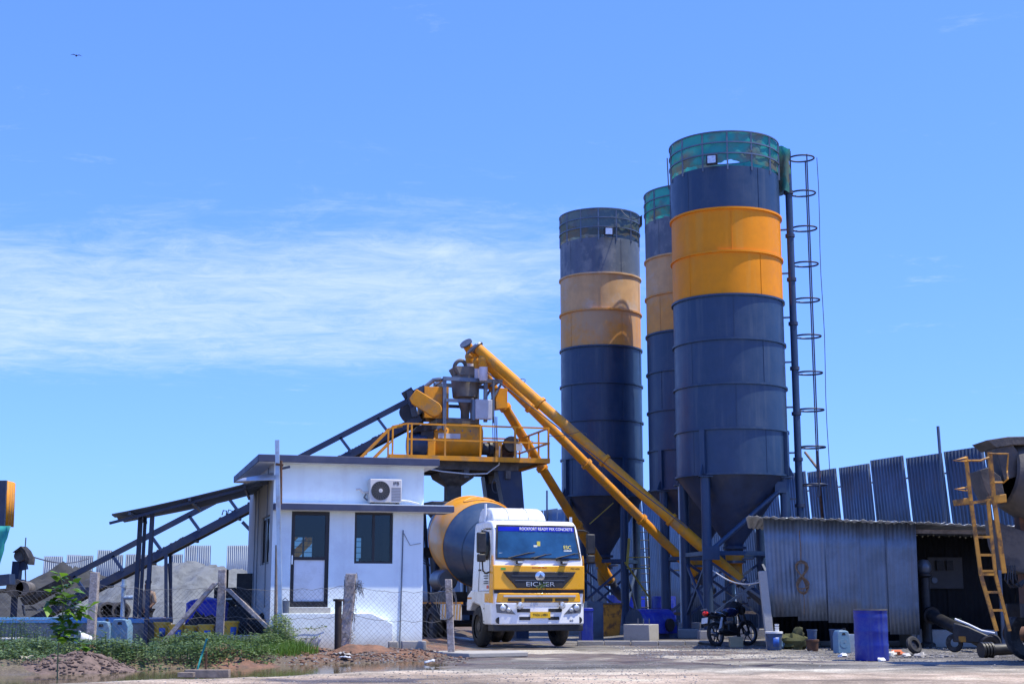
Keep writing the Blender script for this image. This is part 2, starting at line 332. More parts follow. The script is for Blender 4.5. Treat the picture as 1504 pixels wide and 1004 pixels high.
M_weed = leafmat('weed_leaf', (0.045, 0.10, 0.022), (0.20, 0.27, 0.095), 0.3, 7.0)
M_grass = leafmat('grass_blade', (0.06, 0.13, 0.014), (0.15, 0.27, 0.03), 0.35, 4.0)
M_stem = mat('green_stem', (0.16, 0.17, 0.07), 0.8)
M_cloth = mat('tan_shirt', (0.34, 0.24, 0.17), 0.9, var=0.12)
M_trou = mat('dark_trousers', (0.02, 0.021, 0.025), 0.9)
M_skin = mat('skin', (0.14, 0.068, 0.04), 0.6, var=0.05)
M_hair = mat('hair', (0.006, 0.005, 0.005), 0.6)
M_stone = mat('gravel_stone', (0.26, 0.245, 0.23), 0.9, var=0.35, scale=1.5)
M_rsoil = mat('red_soil', (0.20, 0.105, 0.065), 0.95, var=0.25, scale=5, dirt=(0.11, 0.075, 0.055), damt=0.7, dscale=4, bump=0.9, bscale=14)
M_rock = mat('brown_rubble', (0.15, 0.105, 0.085), 0.95, var=0.35, scale=9)
M_teal = mat('teal_net', (0.020, 0.26, 0.24), 0.75, var=0.25, scale=1.5)
M_fan = mat('fan_grille', (0.20, 0.19, 0.17), 0.6)
M_ac = mat('air_conditioner_casing', (0.62, 0.60, 0.58), 0.5, var=0.04, dirt=(0.45, 0.43, 0.40), damt=0.3)
M_blab = mat('blue_label', (0.02, 0.10, 0.40), 0.5, var=0.3, scale=9)
M_soot = mat('sooty_steel', (0.060, 0.056, 0.054), 0.7, var=0.35, scale=3, dirt=(0.15, 0.125, 0.10), damt=0.5, dscale=2.2, bump=0.4, bscale=14)
M_dim = mat('shaded_grey_board', (0.09, 0.09, 0.095), 0.6, var=0.15)  # board grey darkened to paint in the shade of the recess
M_shedin = mat('shade_dark_sheet', (0.022, 0.024, 0.028), 0.8, var=0.3, rnd=0.2)  # deep shade inside the shed painted as near-black sheet colour
M_dkint = mat('dark_cloth', (0.02, 0.02, 0.022), 0.9, var=0.3)
# ================================================================== GROUND
def sm(a, b, x):
    t = max(0.0, min(1.0, (x - a) / (b - a))); return t * t * (3 - 2 * t)
def nz3(x, y, s, o=0.0): return noise.fractal((x * s + o, y * s - o, o), 1.0, 2.0, 4)
def edge(x, y): return -(x + 5) * 0.644 + (y - 21.8) * 0.764       # distance behind the road edge
def bankm(x, y):
    return sm(-0.9, -1.9, x + 0.3 * nz3(x, y, 0.5, 3)) * sm(3.3, 4.9, edge(x, y) + 0.9 * nz3(x, y, 0.45, 9))
def gz(x, y):
    if y < 15 or y > 75 or abs(x) > 40: return 0.0
    b = bankm(x, y); e = edge(x, y)
    z = 0.012 * nz3(x, y, 0.6) + 0.13 * b * (1 + 0.7 * nz3(x, y, 0.9, 5)) + 0.03 * b * nz3(x, y, 3.1, 2)
    z += 0.02 * nz3(x * 0.6, y, 1.7, 71) * (1 - b)
    rut = math.exp(-((x - 0.55 - 0.36 * (36 - y) - 0.9) / 0.22) ** 2) + math.exp(-((x - 0.55 - 0.36 * (36 - y) + 0.95) / 0.22) ** 2)
    z -= 0.03 * rut * sm(38, 35, y) * sm(22, 25, y)
    pud = sm(0.0, 0.8, e) * (1 - sm(3.2, 4.6, e + 0.8 * nz3(x, y, 0.45, 9))) * sm(-1.0, -1.9, x + 0.5 * nz3(x, y, 0.7, 4))
    z -= 0.09 * pud
    z += 0.035 * sm(0.5, -0.15, e) * sm(-0.9, -0.1, e) * sm(-0.9, -1.7, x)          # lip of the road edge
    z += 0.07 * sm(2.6, 4.2, x) * sm(38.9, 39.2, y) * 1.0                             # slab under the silos
    return z
def axis(a, b, st, far):
    v = [a + i * st for i in range(int((b - a) / st) + 1)]
    lo = []; s = st; x = a
    while x > -far: s *= 1.5; x -= s; lo.append(x)
    hi = []; s = st; x = v[-1]
    while x < far: s *= 1.5; x += s; hi.append(x)
    return lo[::-1] + v + hi
gx = axis(-13, 14, 0.16, 2500); gy = axis(19, 48, 0.16, 3000)
gv = [(x, y, gz(x, y)) for y in gy for x in gx]; nx = len(gx)
gf = [(j * nx + i, j * nx + i + 1, (j + 1) * nx + i + 1, (j + 1) * nx + i) for j in range(len(gy) - 1) for i in range(nx - 1)]
def lerp3(a, b, t): return tuple(a[i] + (b[i] - a[i]) * t for i in range(3))
def gcol(x, y):
    e = edge(x, y); wet = 0.0
    far = (0.18, 0.168, 0.15); pale = (0.47, 0.425, 0.34); pink = (0.41, 0.305, 0.22); grav = (0.165, 0.155, 0.14)
    c = far
    c = lerp3(c, grav, sm(48, 42, y))
    # pale concrete carriageway running from the truck towards the foreground
    mid = 33.4 - 0.52 * (x - 0.5) + 1.0 * nz3(x, y, 0.35, 7); wd = 4.2 + 1.2 * nz3(x, y, 0.3, 1)
    rd = sm(wd, wd * 0.6, abs(y - mid)) * sm(-3.2, -1.0, x) * sm(7.5, 5.0, x)
    rd = max(rd, sm(26.6, 25.4, y + 1.2 * nz3(x, y, 0.4, 8)) * sm(0.5, -0.2, e))
    c = lerp3(c, pale, rd * 0.95)
    c = lerp3(c, pink, sm(25.6, 23.4, y + 0.9 * nz3(x, y, 0.5, 6)) * sm(0.3, -0.6, e) * 0.75)
    # wet brown patches
    wp = sm(0.02, 0.22, nz3(x * 0.45, y, 0.6, 12)) * sm(46, 38, y) * sm(25.5, 27.5, y) * sm(9, 5, x)
    nq = 0.55 * nz3(x, y, 0.9, 77)
    for cx_, cy_, rx_, ry_ in ((-2.5, 22.1, 1.1, 0.75), (1.0, 31.4, 1.9, 1.5), (2.6, 29.6, 1.3, 0.9), (-0.6, 30.2, 0.8, 0.9), (4.4, 33.8, 1.6, 0.8)):
        wp = max(wp, sm(1.15, 0.75, math.hypot((x - cx_) / rx_, (y - cy_) / ry_) + nq))
    wp = max(wp, 0.9 * sm(0.05, 0.3, nz3(x * 0.5, y, 0.7, 21)) * sm(-0.5, -1.5, e) * sm(22.9, 22.2, y) * sm(0.5, -0.5, x))
    wp = max(wp, sm(0.0, 0.3, nz3(x, y, 0.8, 33) + 0.35) * sm(2.3, 1.4, abs(x + 0.4)) * sm(37, 38.2, y) * sm(47, 44, y))
    c = lerp3(c, (0.135, 0.10, 0.082), wp * 0.85); wet = max(wet, wp)
    k = 1 + 0.8 * nz3(x * 0.35, y, 0.9, 61) * sm(60, 45, y); c = tuple(min(0.6, max(0.03, q * k)) for q in c)
    b = bankm(x, y)
    red = lerp3((0.21, 0.115, 0.072), (0.15, 0.12, 0.092), sm(-0.25, 0.3, nz3(x, y, 0.8, 14)))
    red = lerp3(red, (0.14, 0.125, 0.08), sm(-4.5, -7.5, x) * 0.7)
    c = lerp3(c, red, sm(0.05, 0.4, b))
    pud = sm(0.2, 1.0, e) * (1 - sm(3.4, 4.8, e)) * sm(-0.8, -2.0, x)
    c = lerp3(c, (0.15, 0.115, 0.07), pud * 0.9); wet = max(wet, pud * 0.8)
    return (*c, wet)
gm = bpy.data.meshes.new('ground'); gm.from_pydata(gv, [], gf)
at_ = gm.attributes.new('soil', 'FLOAT_COLOR', 'POINT')
buf = []
for x, y, z in gv: buf += gcol(x, y)
at_.data.foreach_set('color', buf)
gm.polygons.foreach_set('use_smooth', [True] * len(gm.polygons))
def ground_mat():
    m = bpy.data.materials.new('ground_soil'); m.use_nodes = True; t = m.node_tree; t.nodes.clear()
    b = nd(t, 'ShaderNodeBsdfPrincipled'); o = nd(t, 'ShaderNodeOutputMaterial'); t.links.new(b.outputs[0], o.inputs[0])
    a = nd(t, 'ShaderNodeAttribute', attribute_name='soil'); tc = nd(t, 'ShaderNodeTexCoord')
    def nz(s, d=6, r=0.65):
        n = nd(t, 'ShaderNodeTexNoise'); n.inputs['Scale'].default_value = s; n.inputs['Detail'].default_value = d; n.inputs['Roughness'].default_value = r
        t.links.new(tc.outputs['Object'], n.inputs['Vector']); return n.outputs['Fac']
    c = mixc(t, mrange(t, nz(2.2), 0.3, 0.7), (0.72, 0.70, 0.68), (1.18, 1.18, 1.18))
    c = mixc(t, 1.0, a.outputs['Color'], c, 'MULTIPLY')
    c2 = mixc(t, mrange(t, nz(26, 3), 0.35, 0.7), (0.70, 0.69, 0.68), (1.22, 1.22, 1.22))
    c = mixc(t, 1.0, c, c2, 'MULTIPLY')
    t.links.new(c, b.inputs['Base Color'])
    t.links.new(mrange(t, a.outputs['Alpha'], 0.25, 0.9, 0.95, 0.34), b.inputs['Roughness'])
    bp = nd(t, 'ShaderNodeBump'); bp.inputs['Strength'].default_value = 0.75; bp.inputs['Distance'].default_value = 0.05
    t.links.new(nz(16, 8, 0.7), bp.inputs['Height']); t.links.new(bp.outputs[0], b.inputs['Normal']); return m
gm.materials.append(ground_mat())
g = bpy.data.objects.new('ground', gm); col.objects.link(g); struct(g)
# muddy puddle water behind the road edge
wm = bpy.data.materials.new('muddy_water'); wm.use_nodes = True; t = wm.node_tree; b = t.nodes['Principled BSDF']
b.inputs['Base Color'].default_value = (0.115, 0.095, 0.045, 1); b.inputs['Roughness'].default_value = 0.06; b.inputs['Specular IOR Level'].default_value = 0.5
bp = nd(t, 'ShaderNodeBump'); bp.inputs['Strength'].default_value = 0.12; bp.inputs['Distance'].default_value = 0.02
nn = nd(t, 'ShaderNodeTexNoise'); nn.inputs['Scale'].default_value = 5.0; nn.inputs['Detail'].default_value = 4
tcw = nd(t, 'ShaderNodeTexCoord'); t.links.new(tcw.outputs['Object'], nn.inputs['Vector']); t.links.new(nn.outputs['Fac'], bp.inputs['Height']); t.links.new(bp.outputs[0], b.inputs['Normal'])
p = MB(); q = [(-14, 14.6), (-1.15, 25.4), (-1.0, 28.6), (-3, 29.4), (-14, 24)]
p.add([(x, y, -0.014) for x, y in q], [tuple(range(len(q)))])
struct(p.build('water', wm))
# low kerb at the slab of the silos
kb = MB()
for i in range(14):
    x0 = 1.75 + i * 0.72
    if i in (5,): continue
    kb.box((x0 + 0.35, 38.9 + 0.08 * math.sin(i * 2.1), 0.045), (0.70, 0.22, 0.15), Matrix.Rotation(0.03 * math.sin(i * 5), 3, 'Z'))
struct(kb.build('kerb', M_conc, bev=0.012))
# ------------------------------------------------------------------ loose stones
def stones(n, xr, yr, smin, smax, m, name, label, cat, flt=None):
    s = MB()
    k = 0
    while k < n:
        x = random.uniform(*xr); y = random.uniform(*yr)
        if flt and not flt(x, y): continue
        k += 1; r = random.uniform(smin, smax) * random.uniform(0.5, 1)
        s.blob((x, y, gz(x, y) + r * 0.25), r * random.uniform(0.8, 1.5), r, r * random.uniform(0.45, 0.8), 6, 3, 0.7)
    o = s.build(name, m, sharp=20); return tag(o, label, cat, kind='stuff')
stones(4200, (2.6, 11.5), (26, 38.5), 0.008, 0.026, M_stone, 'gravel', 'loose grey gravel scattered before the corrugated shed', 'gravel', lambda x, y: y > 30.5 - 0.35 * (x - 3) or random.random() < 0.06)
stones(1500, (-8.0, 3.0), (20.8, 30.0), 0.006, 0.018, M_stone, 'road_grit', 'fine grit scattered over the pale road in the foreground', 'grit', lambda x, y: edge(x, y) < 0.1)
stones(1300, (-7.5, -0.9), (27.2, 31.6), 0.008, 0.032, M_stone, 'bank_rubble', 'pale stone chips littering the bank behind the puddle', 'rubble', lambda x, y: edge(x, y) > 3.7 and (x > -4.6 or random.random() < 0.3))
stones(900, (-5.6, -0.9), (27.6, 31.4), 0.012, 0.055, M_rsoil, 'soil_clods', 'red soil clods on the bank behind the puddle', 'soil clods', lambda x, y: edge(x, y) > 3.9)
stones(420, (-3.6, -0.9), (28.0, 31.8), 0.01, 0.045, M_rock, 'rubble', 'brown and grey rubble on the red bank before the office', 'rubble')
stones(260, (-8.0, 0), (22.5, 31), 0.01, 0.04, M_rock, 'pebbles', 'small pebbles strewn over the muddy bank beside the puddle', 'pebbles', lambda x, y: edge(x, y) > 3.6)
# ------------------------------------------------------------------ heaps of aggregate
def heap(name, label, c, rx, ry, h, m, pk=1.0, seed=0, flat=0.0, n=46):
    s = MB()
    def fn(u, v):
        x = (u * 2 - 1) * 1.08; y = (v * 2 - 1) * 1.08; d = math.sqrt(x * x + y * y)
        k = max(0.0, 1 - d) ** pk
        k = min(k, 1 - flat) / (1 - flat) if flat else k
        z = h * k * (1 + 0.22 * nz3(x + seed, y, 2.3, seed)) + 0.10 * h * min(1, 2 * k) * nz3(x, y, 8, seed + 3) + 0.05 * h * min(1, 3 * k) * nz3(x, y, 21, seed) - 0.12
        return (c[0] + x * rx, c[1] + y * ry, z)
    s.grid(fn, n, n)
    return tag(s.build(name, m, sharp=80), label, 'aggregate heap', group='heaps of sand and stone behind the office')
a = at(290, 850, 56)
heap('aggregate_heap', 'broad pale grey stone dust heap beside the office wall', (a.x - 0.3, 56, 0), 6.0, 6.0, 2.35, M_sand, 0.75, 2, 0.34, 100)
heap('aggregate_heap', 'dark sand heap peaking before the first far fence sheets', (at(100, 850, 60).x, 60, 0), 4.6, 5.5, 2.5, M_sandd, 0.7, 8, 0.12, 70)
heap('aggregate_heap', 'low dark sand heap at the foot of the belt conveyor', (at(20, 850, 56).x, 56, 0), 4.2, 5, 1.8, M_sandd, 0.9, 14)
heap('aggregate_heap', 'brown sand heap under the middle of the belt conveyor', (at(185, 850, 58).x, 58, 0), 4.6, 5, 2.2, M_sandd, 0.75, 21, 0.1)
heap('aggregate_heap', 'small buff sand mound behind the yellow buckets', (at(240, 890, 41).x, 41, 0), 1.2, 1.2, 0.8, mat('buff_sand', (0.40, 0.29, 0.19), 0.95, var=0.15, bump=0.4, bscale=9), 1.0, 27)
# ------------------------------------------------------------------ corrugated sheets
def corr(wd, ht, pitch=0.13, amp=0.014, rows=3, bend=0.01, ph=0.0, trap=True):
    s = MB(); n = max(2, int(round(wd / pitch))); seq = []
    for i in range(n):
        x0 = i * wd / n; d = wd / n
        seq += [(x0, 0), (x0 + d * 0.32, 0), (x0 + d * 0.5, amp), (x0 + d * 0.82, amp)] if trap else [(x0 + d * k / 4, amp * 0.5 * (1 - math.cos(2 * math.pi * k / 4))) for k in range(4)]
    seq.append((wd, 0)); k = len(seq)
    vs = [(x - wd / 2, y + bend * math.sin(3.0 * j / rows + ph + x), ht * j / rows) for j in range(rows + 1) for x, y in seq]
    return s.add(vs, [(j * k + i, j * k + i + 1, (j + 1) * k + i + 1, (j + 1) * k + i) for j in range(rows) for i in range(k - 1)])
# tall sheet fence running back to the right of the silos
FA = Vector((16.6, 36.6, 0)); FB = Vector((-7.0, 98.0, 0)); fd = (FB - FA).normalized(); flen = (FB - FA).length
fence = thing('sheet_metal_fence', 'tall dark blue corrugated sheet fence running behind the silos and shed', 'fence', FA, math.atan2(fd.y, fd.x))
xx = 0.0; i = 0
while xx < flen:
    wd = 1.86; ht = 6.15 + random.uniform(-0.06, 0.06)
    o = corr(wd, ht, 0.17, 0.026, 3, 0.012, i); shr = math.tan(R(6.3 + random.uniform(-0.2, 0.2))); o.v = [(x + z * shr, y, z) for x, y, z in o.v]; o = o.build('sheet', M_galvf, fence, solid=0.004)
    o.location = (xx + 1.05, random.uniform(-0.008, 0.008), -0.35); o.rotation_euler = (R(random.uniform(-0.3, 0.3)), 0, R(random.uniform(-0.25, 0.25)))
    xx += 1.95; i += 1
for k, zz in enumerate((1.4, 3.3, 5.1)):
    MB().bar((0, -0.09, zz), (flen, -0.09, zz), 0.05, 0.05).build('rail', M_gsteel, fence)
def post_on_fence(px, py, name='fence_pole', r=0.06):
    d = ray(px, py); n = Vector((-fd.y, fd.x, 0)); tt = (FA - CAM).dot(n) / d.dot(n); P = CAM + d * tt
    l = lp(fence, P); return l
l = post_on_fence(1380, 660)
for px, py, tilt in ((1383, 626, -0.5), (1205, 662, -1.0), (807, 720, 0.1), (870, 740, 0.0)):
    l = post_on_fence(px, py); MB().tube((l.x + tilt * 0.5, 0.14, 0), (l.x, 0.14, l.z), 0.05).build('pole', M_rust if px == 1205 else M_gsteel, fence)
l = post_on_fence(1186, 664); l2 = post_on_fence(1206, 690)
MB().tube(l + Vector((0, .1, 0)), l2 + Vector((0, .1, 0)), 0.05).build('timber', M_wood, fence)
# far fence behind the heaps: single leaning sheets
for k, (x0, x1, y0, lab) in enumerate(((60, 88, 816, 'far sheet panel half hidden by the dark sand heap'), (92, 113, 814, 'short sheet panel just behind the dark sand peak'), (115.5, 134.5, 815, 'sheet panel over the shoulder of the dark sand peak'), (137, 158, 807, 'tallest of the far sheet panels behind the belt conveyor'),
        (160.5, 179, 814, 'far sheet panel just behind the conveyor uprights'), (181, 200, 813, 'sheet panel seen between conveyor uprights and awning posts'), (201, 222, 814, 'far sheet panel behind the awning posts'), (247, 267, 813, 'low far sheet panel above the pale heap'),
        (269, 288.5, 800, 'tall sheet panel above the pale heap, next to the low one'), (290, 309, 800, 'tall sheet panel above the pale heap, next to open sky'), (332, 364, 800, 'far sheet panel beside the office side wall'))):
    Y = 84.0; a = at(x0, 860, Y); b2 = at(x1, 860, Y); tp = at((x0 + x1) / 2, y0, Y)
    o = corr(b2.x - a.x, tp.z, 0.12, 0.02, 2, 0.01, k).build('fence_panel', M_farp, solid=0.004)
    o.location = ((a.x + b2.x) / 2, Y, 0); o.rotation_euler = (R(-3), R(random.uniform(-1.5, 1.5)), 0)
    tag(o, lab, 'fence panel', 'single fence sheets on the skyline')
cb = MB(); pa = at(47, 817, 60); pb = at(130, 820, 80)
tag(MB().path([pa + (pb - pa) * (i / 12) - Vector((0, 0, 0.25 * math.sin(math.pi * i / 12))) for i in range(13)], 0.03, 5).build('cable', M_wire), 'thin dark cable strung over the dark sand heap', 'cable')
# ================================================================== SILOS
def net_mat(name, c, c2, alpha):
    m = bpy.data.materials.new(name); m.use_nodes = True; t = m.node_tree; t.nodes.clear()
    o = nd(t, 'ShaderNodeOutputMaterial'); tc = nd(t, 'ShaderNodeTexCoord')
    n = nd(t, 'ShaderNodeTexNoise'); n.inputs['Scale'].default_value = 1.5; n.inputs['Detail'].default_value = 9; t.links.new(tc.outputs['Object'], n.inputs['Vector'])
    cc = mixc(t, mrange(t, n.outputs['Fac'], 0.42, 0.66), c, c2)
    d = nd(t, 'ShaderNodeBsdfDiffuse'); tr = nd(t, 'ShaderNodeBsdfTranslucent'); t.links.new(cc, d.inputs[0]); t.links.new(cc, tr.inputs[0])
    a1 = nd(t, 'ShaderNodeMixShader'); a1.inputs[0].default_value = 0.28; t.links.new(d.outputs[0], a1.inputs[1]); t.links.new(tr.outputs[0], a1.inputs[2])
    tp = nd(t, 'ShaderNodeBsdfTransparent'); a2 = nd(t, 'ShaderNodeMixShader'); a2.inputs[0].default_value = alpha
    t.links.new(tp.outputs[0], a2.inputs[1]); t.links.new(a1.outputs[0], a2.inputs[2]); t.links.new(a2.outputs[0], o.inputs[0]); return m
M_netg = net_mat('green_shade_net', (0.035, 0.30, 0.27), (0.15, 0.16, 0.13), 0.97)
M_netd = net_mat('grey_shade_net', (0.10, 0.14, 0.14), (0.14, 0.13, 0.11), 0.96)
M_bluebrace = mat('brace_paint', (0.035, 0.06, 0.12), 0.5, var=0.15)
ZB, ZT, ZR = 4.84, 14.24, 15.33
def silo(label, cx, cy, r, cols, phis, net, lampphi, netcut=0.0, bracepad=True):
    T = thing('cement_silo', label, 'silo', (cx, cy, 0), 0, 'cement silos')
    nco = 7; dz = (ZT - ZB) / nco; n = 72
    for k in range(nco):
        z1 = ZT - k * dz; z0 = z1 - dz
        c = MB().lathe([(r, z0), (r, z1)], n).build('shell_course', cols[k], T, sharp=60)
        MB().lathe([(r, z0 + 0.05), (r + 0.055, z0 + 0.045), (r + 0.055, z0 - 0.015), (r, z0 - 0.02)], n).build('ring_flange', cols[min(k + 1, nco - 1)] if k != 0 else cols[1], c)
    for k in range(nco):
        z1 = ZT - k * dz
        for a in (R(-140 + 47 * (k % 2)), R(-62 + 41 * (k % 2))):
            q = Vector((math.cos(a), math.sin(a), 0)) * (r + 0.001); MB().bar(q + Vector((0, 0, z1 - dz + 0.05)), q + Vector((0, 0, z1 - 0.02)), 0.010, 0.022).build('weld_seam', cols[k], T)
    MB().lathe([(0.01, ZT + 0.02), (r, ZT)], n).build('top_plate', M_bluefade, T)
    MB().lathe([(r - 0.01, ZB), (0.26, 2.85), (0.26, 2.55), (0.01, 2.55)], 48).build('cone', M_bluedark, T)
    MB().lathe([(0.27, 2.78), (0.36, 2.78), (0.36, 2.70), (0.27, 2.70)], 24).build('outlet_flange', M_bluedark, T)
    # guard rail
    rr = r + 0.02; npost = 14
    for k in range(npost):
        a = 2 * math.pi * (k + 0.3) / npost
        MB().bar((rr * math.cos(a), rr * math.sin(a), ZT - 0.12), (rr * math.cos(a), rr * math.sin(a), ZR), 0.05, 0.02).build('rail_post', M_gsteel, T)
    for z in (ZT + 0.4, ZT + 0.75, ZR):
        MB().lathe([(rr - 0.02, z - 0.02), (rr + 0.02, z - 0.02), (rr + 0.02, z + 0.02), (rr - 0.02, z + 0.02), (rr - 0.02, z - 0.02)], 64).build('guard_rail', M_gsteel, T)
    s = MB()
    def fn(u, v):
        a = 2 * math.pi * u; q = nz3(math.cos(a) * 3 + cx, math.sin(a) * 3, 0.8, cy)
        q2 = nz3(math.cos(a) * 3 + cx, math.sin(a) * 3 + v * 2, 2.6, cy)
        z0 = ZT + 0.10 + 0.22 * max(0, q); z = z0 + (ZR - 0.01 - z0) * v
        rad = rr - 0.035 + 0.09 * q2 * math.sin(math.pi * v)
        return (rad * math.cos(a), rad * math.sin(a), z)
    s.grid(fn, 110, 8); s.build('shade_net', net, T, sharp=180)
    # floodlight
    a = lampphi; d = Vector((math.cos(a), math.sin(a), 0)); sd = Vector((-d.y, d.x, 0))
    Mx = Matrix((sd, d, Vector((0, 0, 1)))).transposed()
    c = d * (r + 0.16) + Vector((0, 0, ZT + 0.17))
    fl = MB().box(c, (0.34, 0.09, 0.32), Mx).build('floodlight', M_black, T, bev=0.01)
    MB().box(c + d * 0.047, (0.25, 0.012, 0.23), Mx).build('lens', M_lamp, fl)
    # legs, stiffeners, braces
    P = []
    for ph in phis:
        d = Vector((math.sin(ph), -math.cos(ph), 0)); P.append(d * (r - 0.06))
    for k, d in enumerate(P):
        lg = MB().tube((d.x, d.y, 0.34), (d.x, d.y, ZB - 0.03), 0.145, n=16).build('leg', M_blue, T)
        MB().box((d.x, d.y, ZB - 0.05), (0.42, 0.42, 0.03)).build('cap_plate', M_blue, lg)
        MB().box((d.x, d.y, 0.33), (0.46, 0.46, 0.03)).build('base_plate', M_gsteel, lg)
        u = d.normalized(); q = u * (r + 0.05); Mz = Matrix.Rotation(math.atan2(u.y, u.x), 3, 'Z')
        MB().box((q.x, q.y, ZB + dz * 0.5), (0.10, 0.16, dz - 0.03), Mz).build('stiffener', M_blue, lg)
        MB().prism([(r + 0.02, ZB), (r + 0.26, ZB), (r + 0.10, ZB + 0.32), (r + 0.02, ZB + 0.32)], -0.012, 0.012, 'xz').xf(Mz.to_4x4()).build('gusset', M_blue, lg)
        bk = MB().box((d.x, d.y, 0.10), (0.62, 0.62, 0.44)); bk.build('footing', M_conc, lg, bev=0.015)
    m = len(P)
    for k in range(m):
        a, b = P[k], P[(k + 1) % m]
        for z0, z1 in ((0.7, 2.35),):
            MB().bar(a + Vector((0, 0, z0)), b + Vector((0, 0, z1)), 0.075, 0.075).build('brace', M_bluebrace, T)
            MB().bar(b + Vector((0, 0, z0)) * 1.0 + (a - b).normalized() * 0.02, a + Vector((0, 0, z1)), 0.07, 0.07).build('brace', M_bluebrace, T)
        MB().bar(a + Vector((0, 0, 2.55)), b + Vector((0, 0, 2.55)), 0.12, 0.12).build('tie_beam', M_blue, T)
    return T, P
XR, YR, RR = 6.74, 43.5, 1.7
XM, YM, RM = 6.31, 49.0, 1.58
XL, YL, RL = 3.30, 52.0, 1.49
phR = [R(a) for a in (-38, 60, 142, 238)]
sR, PR = silo('clean dark blue silo with bright orange band beside the caged ladder', XR, YR, RR, [M_blue, M_orange, M_orange, M_blue, M_blue, M_blue, M_blue], phR, M_netg, R(-110))
sM, PM = silo('middle silo with dusty orange band and green net, between its two neighbours', XM, YM, RM, [M_bluefade, M_orpale, M_orfade, M_blue, M_blue, M_blue, M_blue], [R(a) for a in (-52, 38, 128, 218)], M_netg, R(180))
sL, PL = silo('silo with faded grey top, chalky orange band and dull grey net', XL, YL, RL, [M_bluefade, M_orpale, M_orfade, M_blue, M_blue, M_blue, M_blue], [R(a) for a in (28, 118, 208, 298)], M_netd, R(-82))
# long diagonal pipe brace of the near silo with its plate
d = PR[1]
br = MB().tube((d.x - 0.12, d.y - 0.1, 4.45), (PR[0].x + 0.1, PR[0].y - 0.05, 2.6), 0.075, n=12).build('diagonal_pipe', M_blue, sR)
MB().box((d.x - 0.15, d.y - 0.17, 4.5), (0.34, 0.03, 0.34)).build('bracket_plate', M_blue, br)
MB().box((PR[0].x + 0.1, PR[0].y - 0.14, 2.55), (0.5, 0.03, 0.4)).build('bracket_plate', M_blue, sR)
MB().tube((-RM * 0.55, -RM * 0.85, ZR - 0.1), (-RM * 0.57, -RM * 0.86, ZR + 1.0), 0.022).build('mast', M_wire, sM)
text('FORTCRETE', 0.2, M_txtw, sR, Matrix.Translation((0.62, PR[0].y - 0.02, 2.55)) @ FACE, sxx=0.8) if False else None
# torn net bundle at the top right of the near silo
s = MB()
def fn(u, v):
    a = 2 * math.pi * u; z = ZT - 0.45 + 1.45 * v
    rad = 0.20 + 0.06 * nz3(math.cos(a) * 2, z * 2, 1.4, 3) + 0.06 * (1 - v) * math.sin(3 * a)
    return (RR + 0.16 + rad * math.cos(a) * 0.9, -0.25 + rad * math.sin(a), z + 0.05 * math.sin(2 * a))
s.grid(fn, 24, 14); s.build('net_bundle', M_netg, sR, sharp=180)
# fill pipe on the right flank
fp = thing('silo_fill_pipe', 'dark blue vertical filling pipe clamped between bright banded silo and caged ladder', 'pipe', (XR + RR + 0.27, YR - 0.25, 0))
MB().tube((0, 0, 0.0), (0, 0, ZT + 0.15), 0.105, n=16).build('pipe', M_blue, fp)
for k in range(9):
    z = 2.6 + k * 1.4
    MB().lathe([(0.107, z - 0.05), (0.15, z - 0.05), (0.15, z + 0.05), (0.107, z + 0.05)], 16).build('coupling', M_bluedark, fp)
    MB().bar((-0.1, 0.0, z + 0.2), (-0.30, 0.05, z + 0.2), 0.05, 0.05).build('clamp', M_gsteel, fp)
# caged ladder
ld = thing('caged_ladder', 'dark steel ladder with round safety hoops up the bright banded silo', 'ladder', (XR + RR + 0.42, YR + 0.15, 0))
for sgn in (-1, 1): MB().bar((-0.02, 0.2 * sgn, 2.5), (-0.02, 0.2 * sgn, ZR - 0.1), 0.05, 0.02).build('rail', M_bluedark, ld)
for k in range(41): MB().tube((-0.02, -0.2, 2.7 + k * 0.3), (-0.02, 0.2, 2.7 + k * 0.3), 0.012, n=6).build('rung', M_bluedark, ld)
for k in range(10):
    z = 15.05 - k * 1.155
    h = []
    for i in range(25):
        a = -math.pi * 0.92 + 1.84 * math.pi * i / 24; h.append((0.38 + 0.40 * math.cos(a), 0.36 * math.sin(a), z))
    MB().path(h, 0.028, 6).build('hoop', M_bluedark, ld)
for a in (R(-76), R(62)):
    MB().bar((0.38 + 0.41 * math.cos(a), 0.37 * math.sin(a), 4.3), (0.38 + 0.41 * math.cos(a), 0.37 * math.sin(a), 15.08), 0.035, 0.035).build('cage_strap', M_bluedark, ld)
pts = [(XR + RR + 1.24 + 0.02 * math.sin(i * 1.3), YR - 0.1, 15.0 - i * 0.95) for i in range(12)]
tag(MB().path(pts, 0.012, 5).build('hanging_wire', M_wire), 'thin loose wire hanging outside the ladder hoops', 'wire')
# grey pipe column standing on its own block
c = at(1006, 917, 45.2)
gp = thing('pipe_column', 'grey steel pipe column on bolted plate between the silo legs', 'column', (c.x, 45.2, 0))
MB().tube((0, 0, 0.46), (0, 0, 4.75), 0.13, n=16).build('shaft', M_pipe, gp)
MB().box((0, 0, 0.45), (0.5, 0.5, 0.04)).build('base_plate', M_silver, gp)
MB().box((0.0, 0, 4.76), (0.5, 0.4, 0.04)).build('cap_plate', M_gsteel, gp)
for a in (-1, 1):
    for b in (-1, 1): MB().tube((0.19 * a, 0.19 * b, 0.44), (0.19 * a, 0.19 * b, 0.58), 0.018, n=6).build('bolt', M_gsteel, gp)
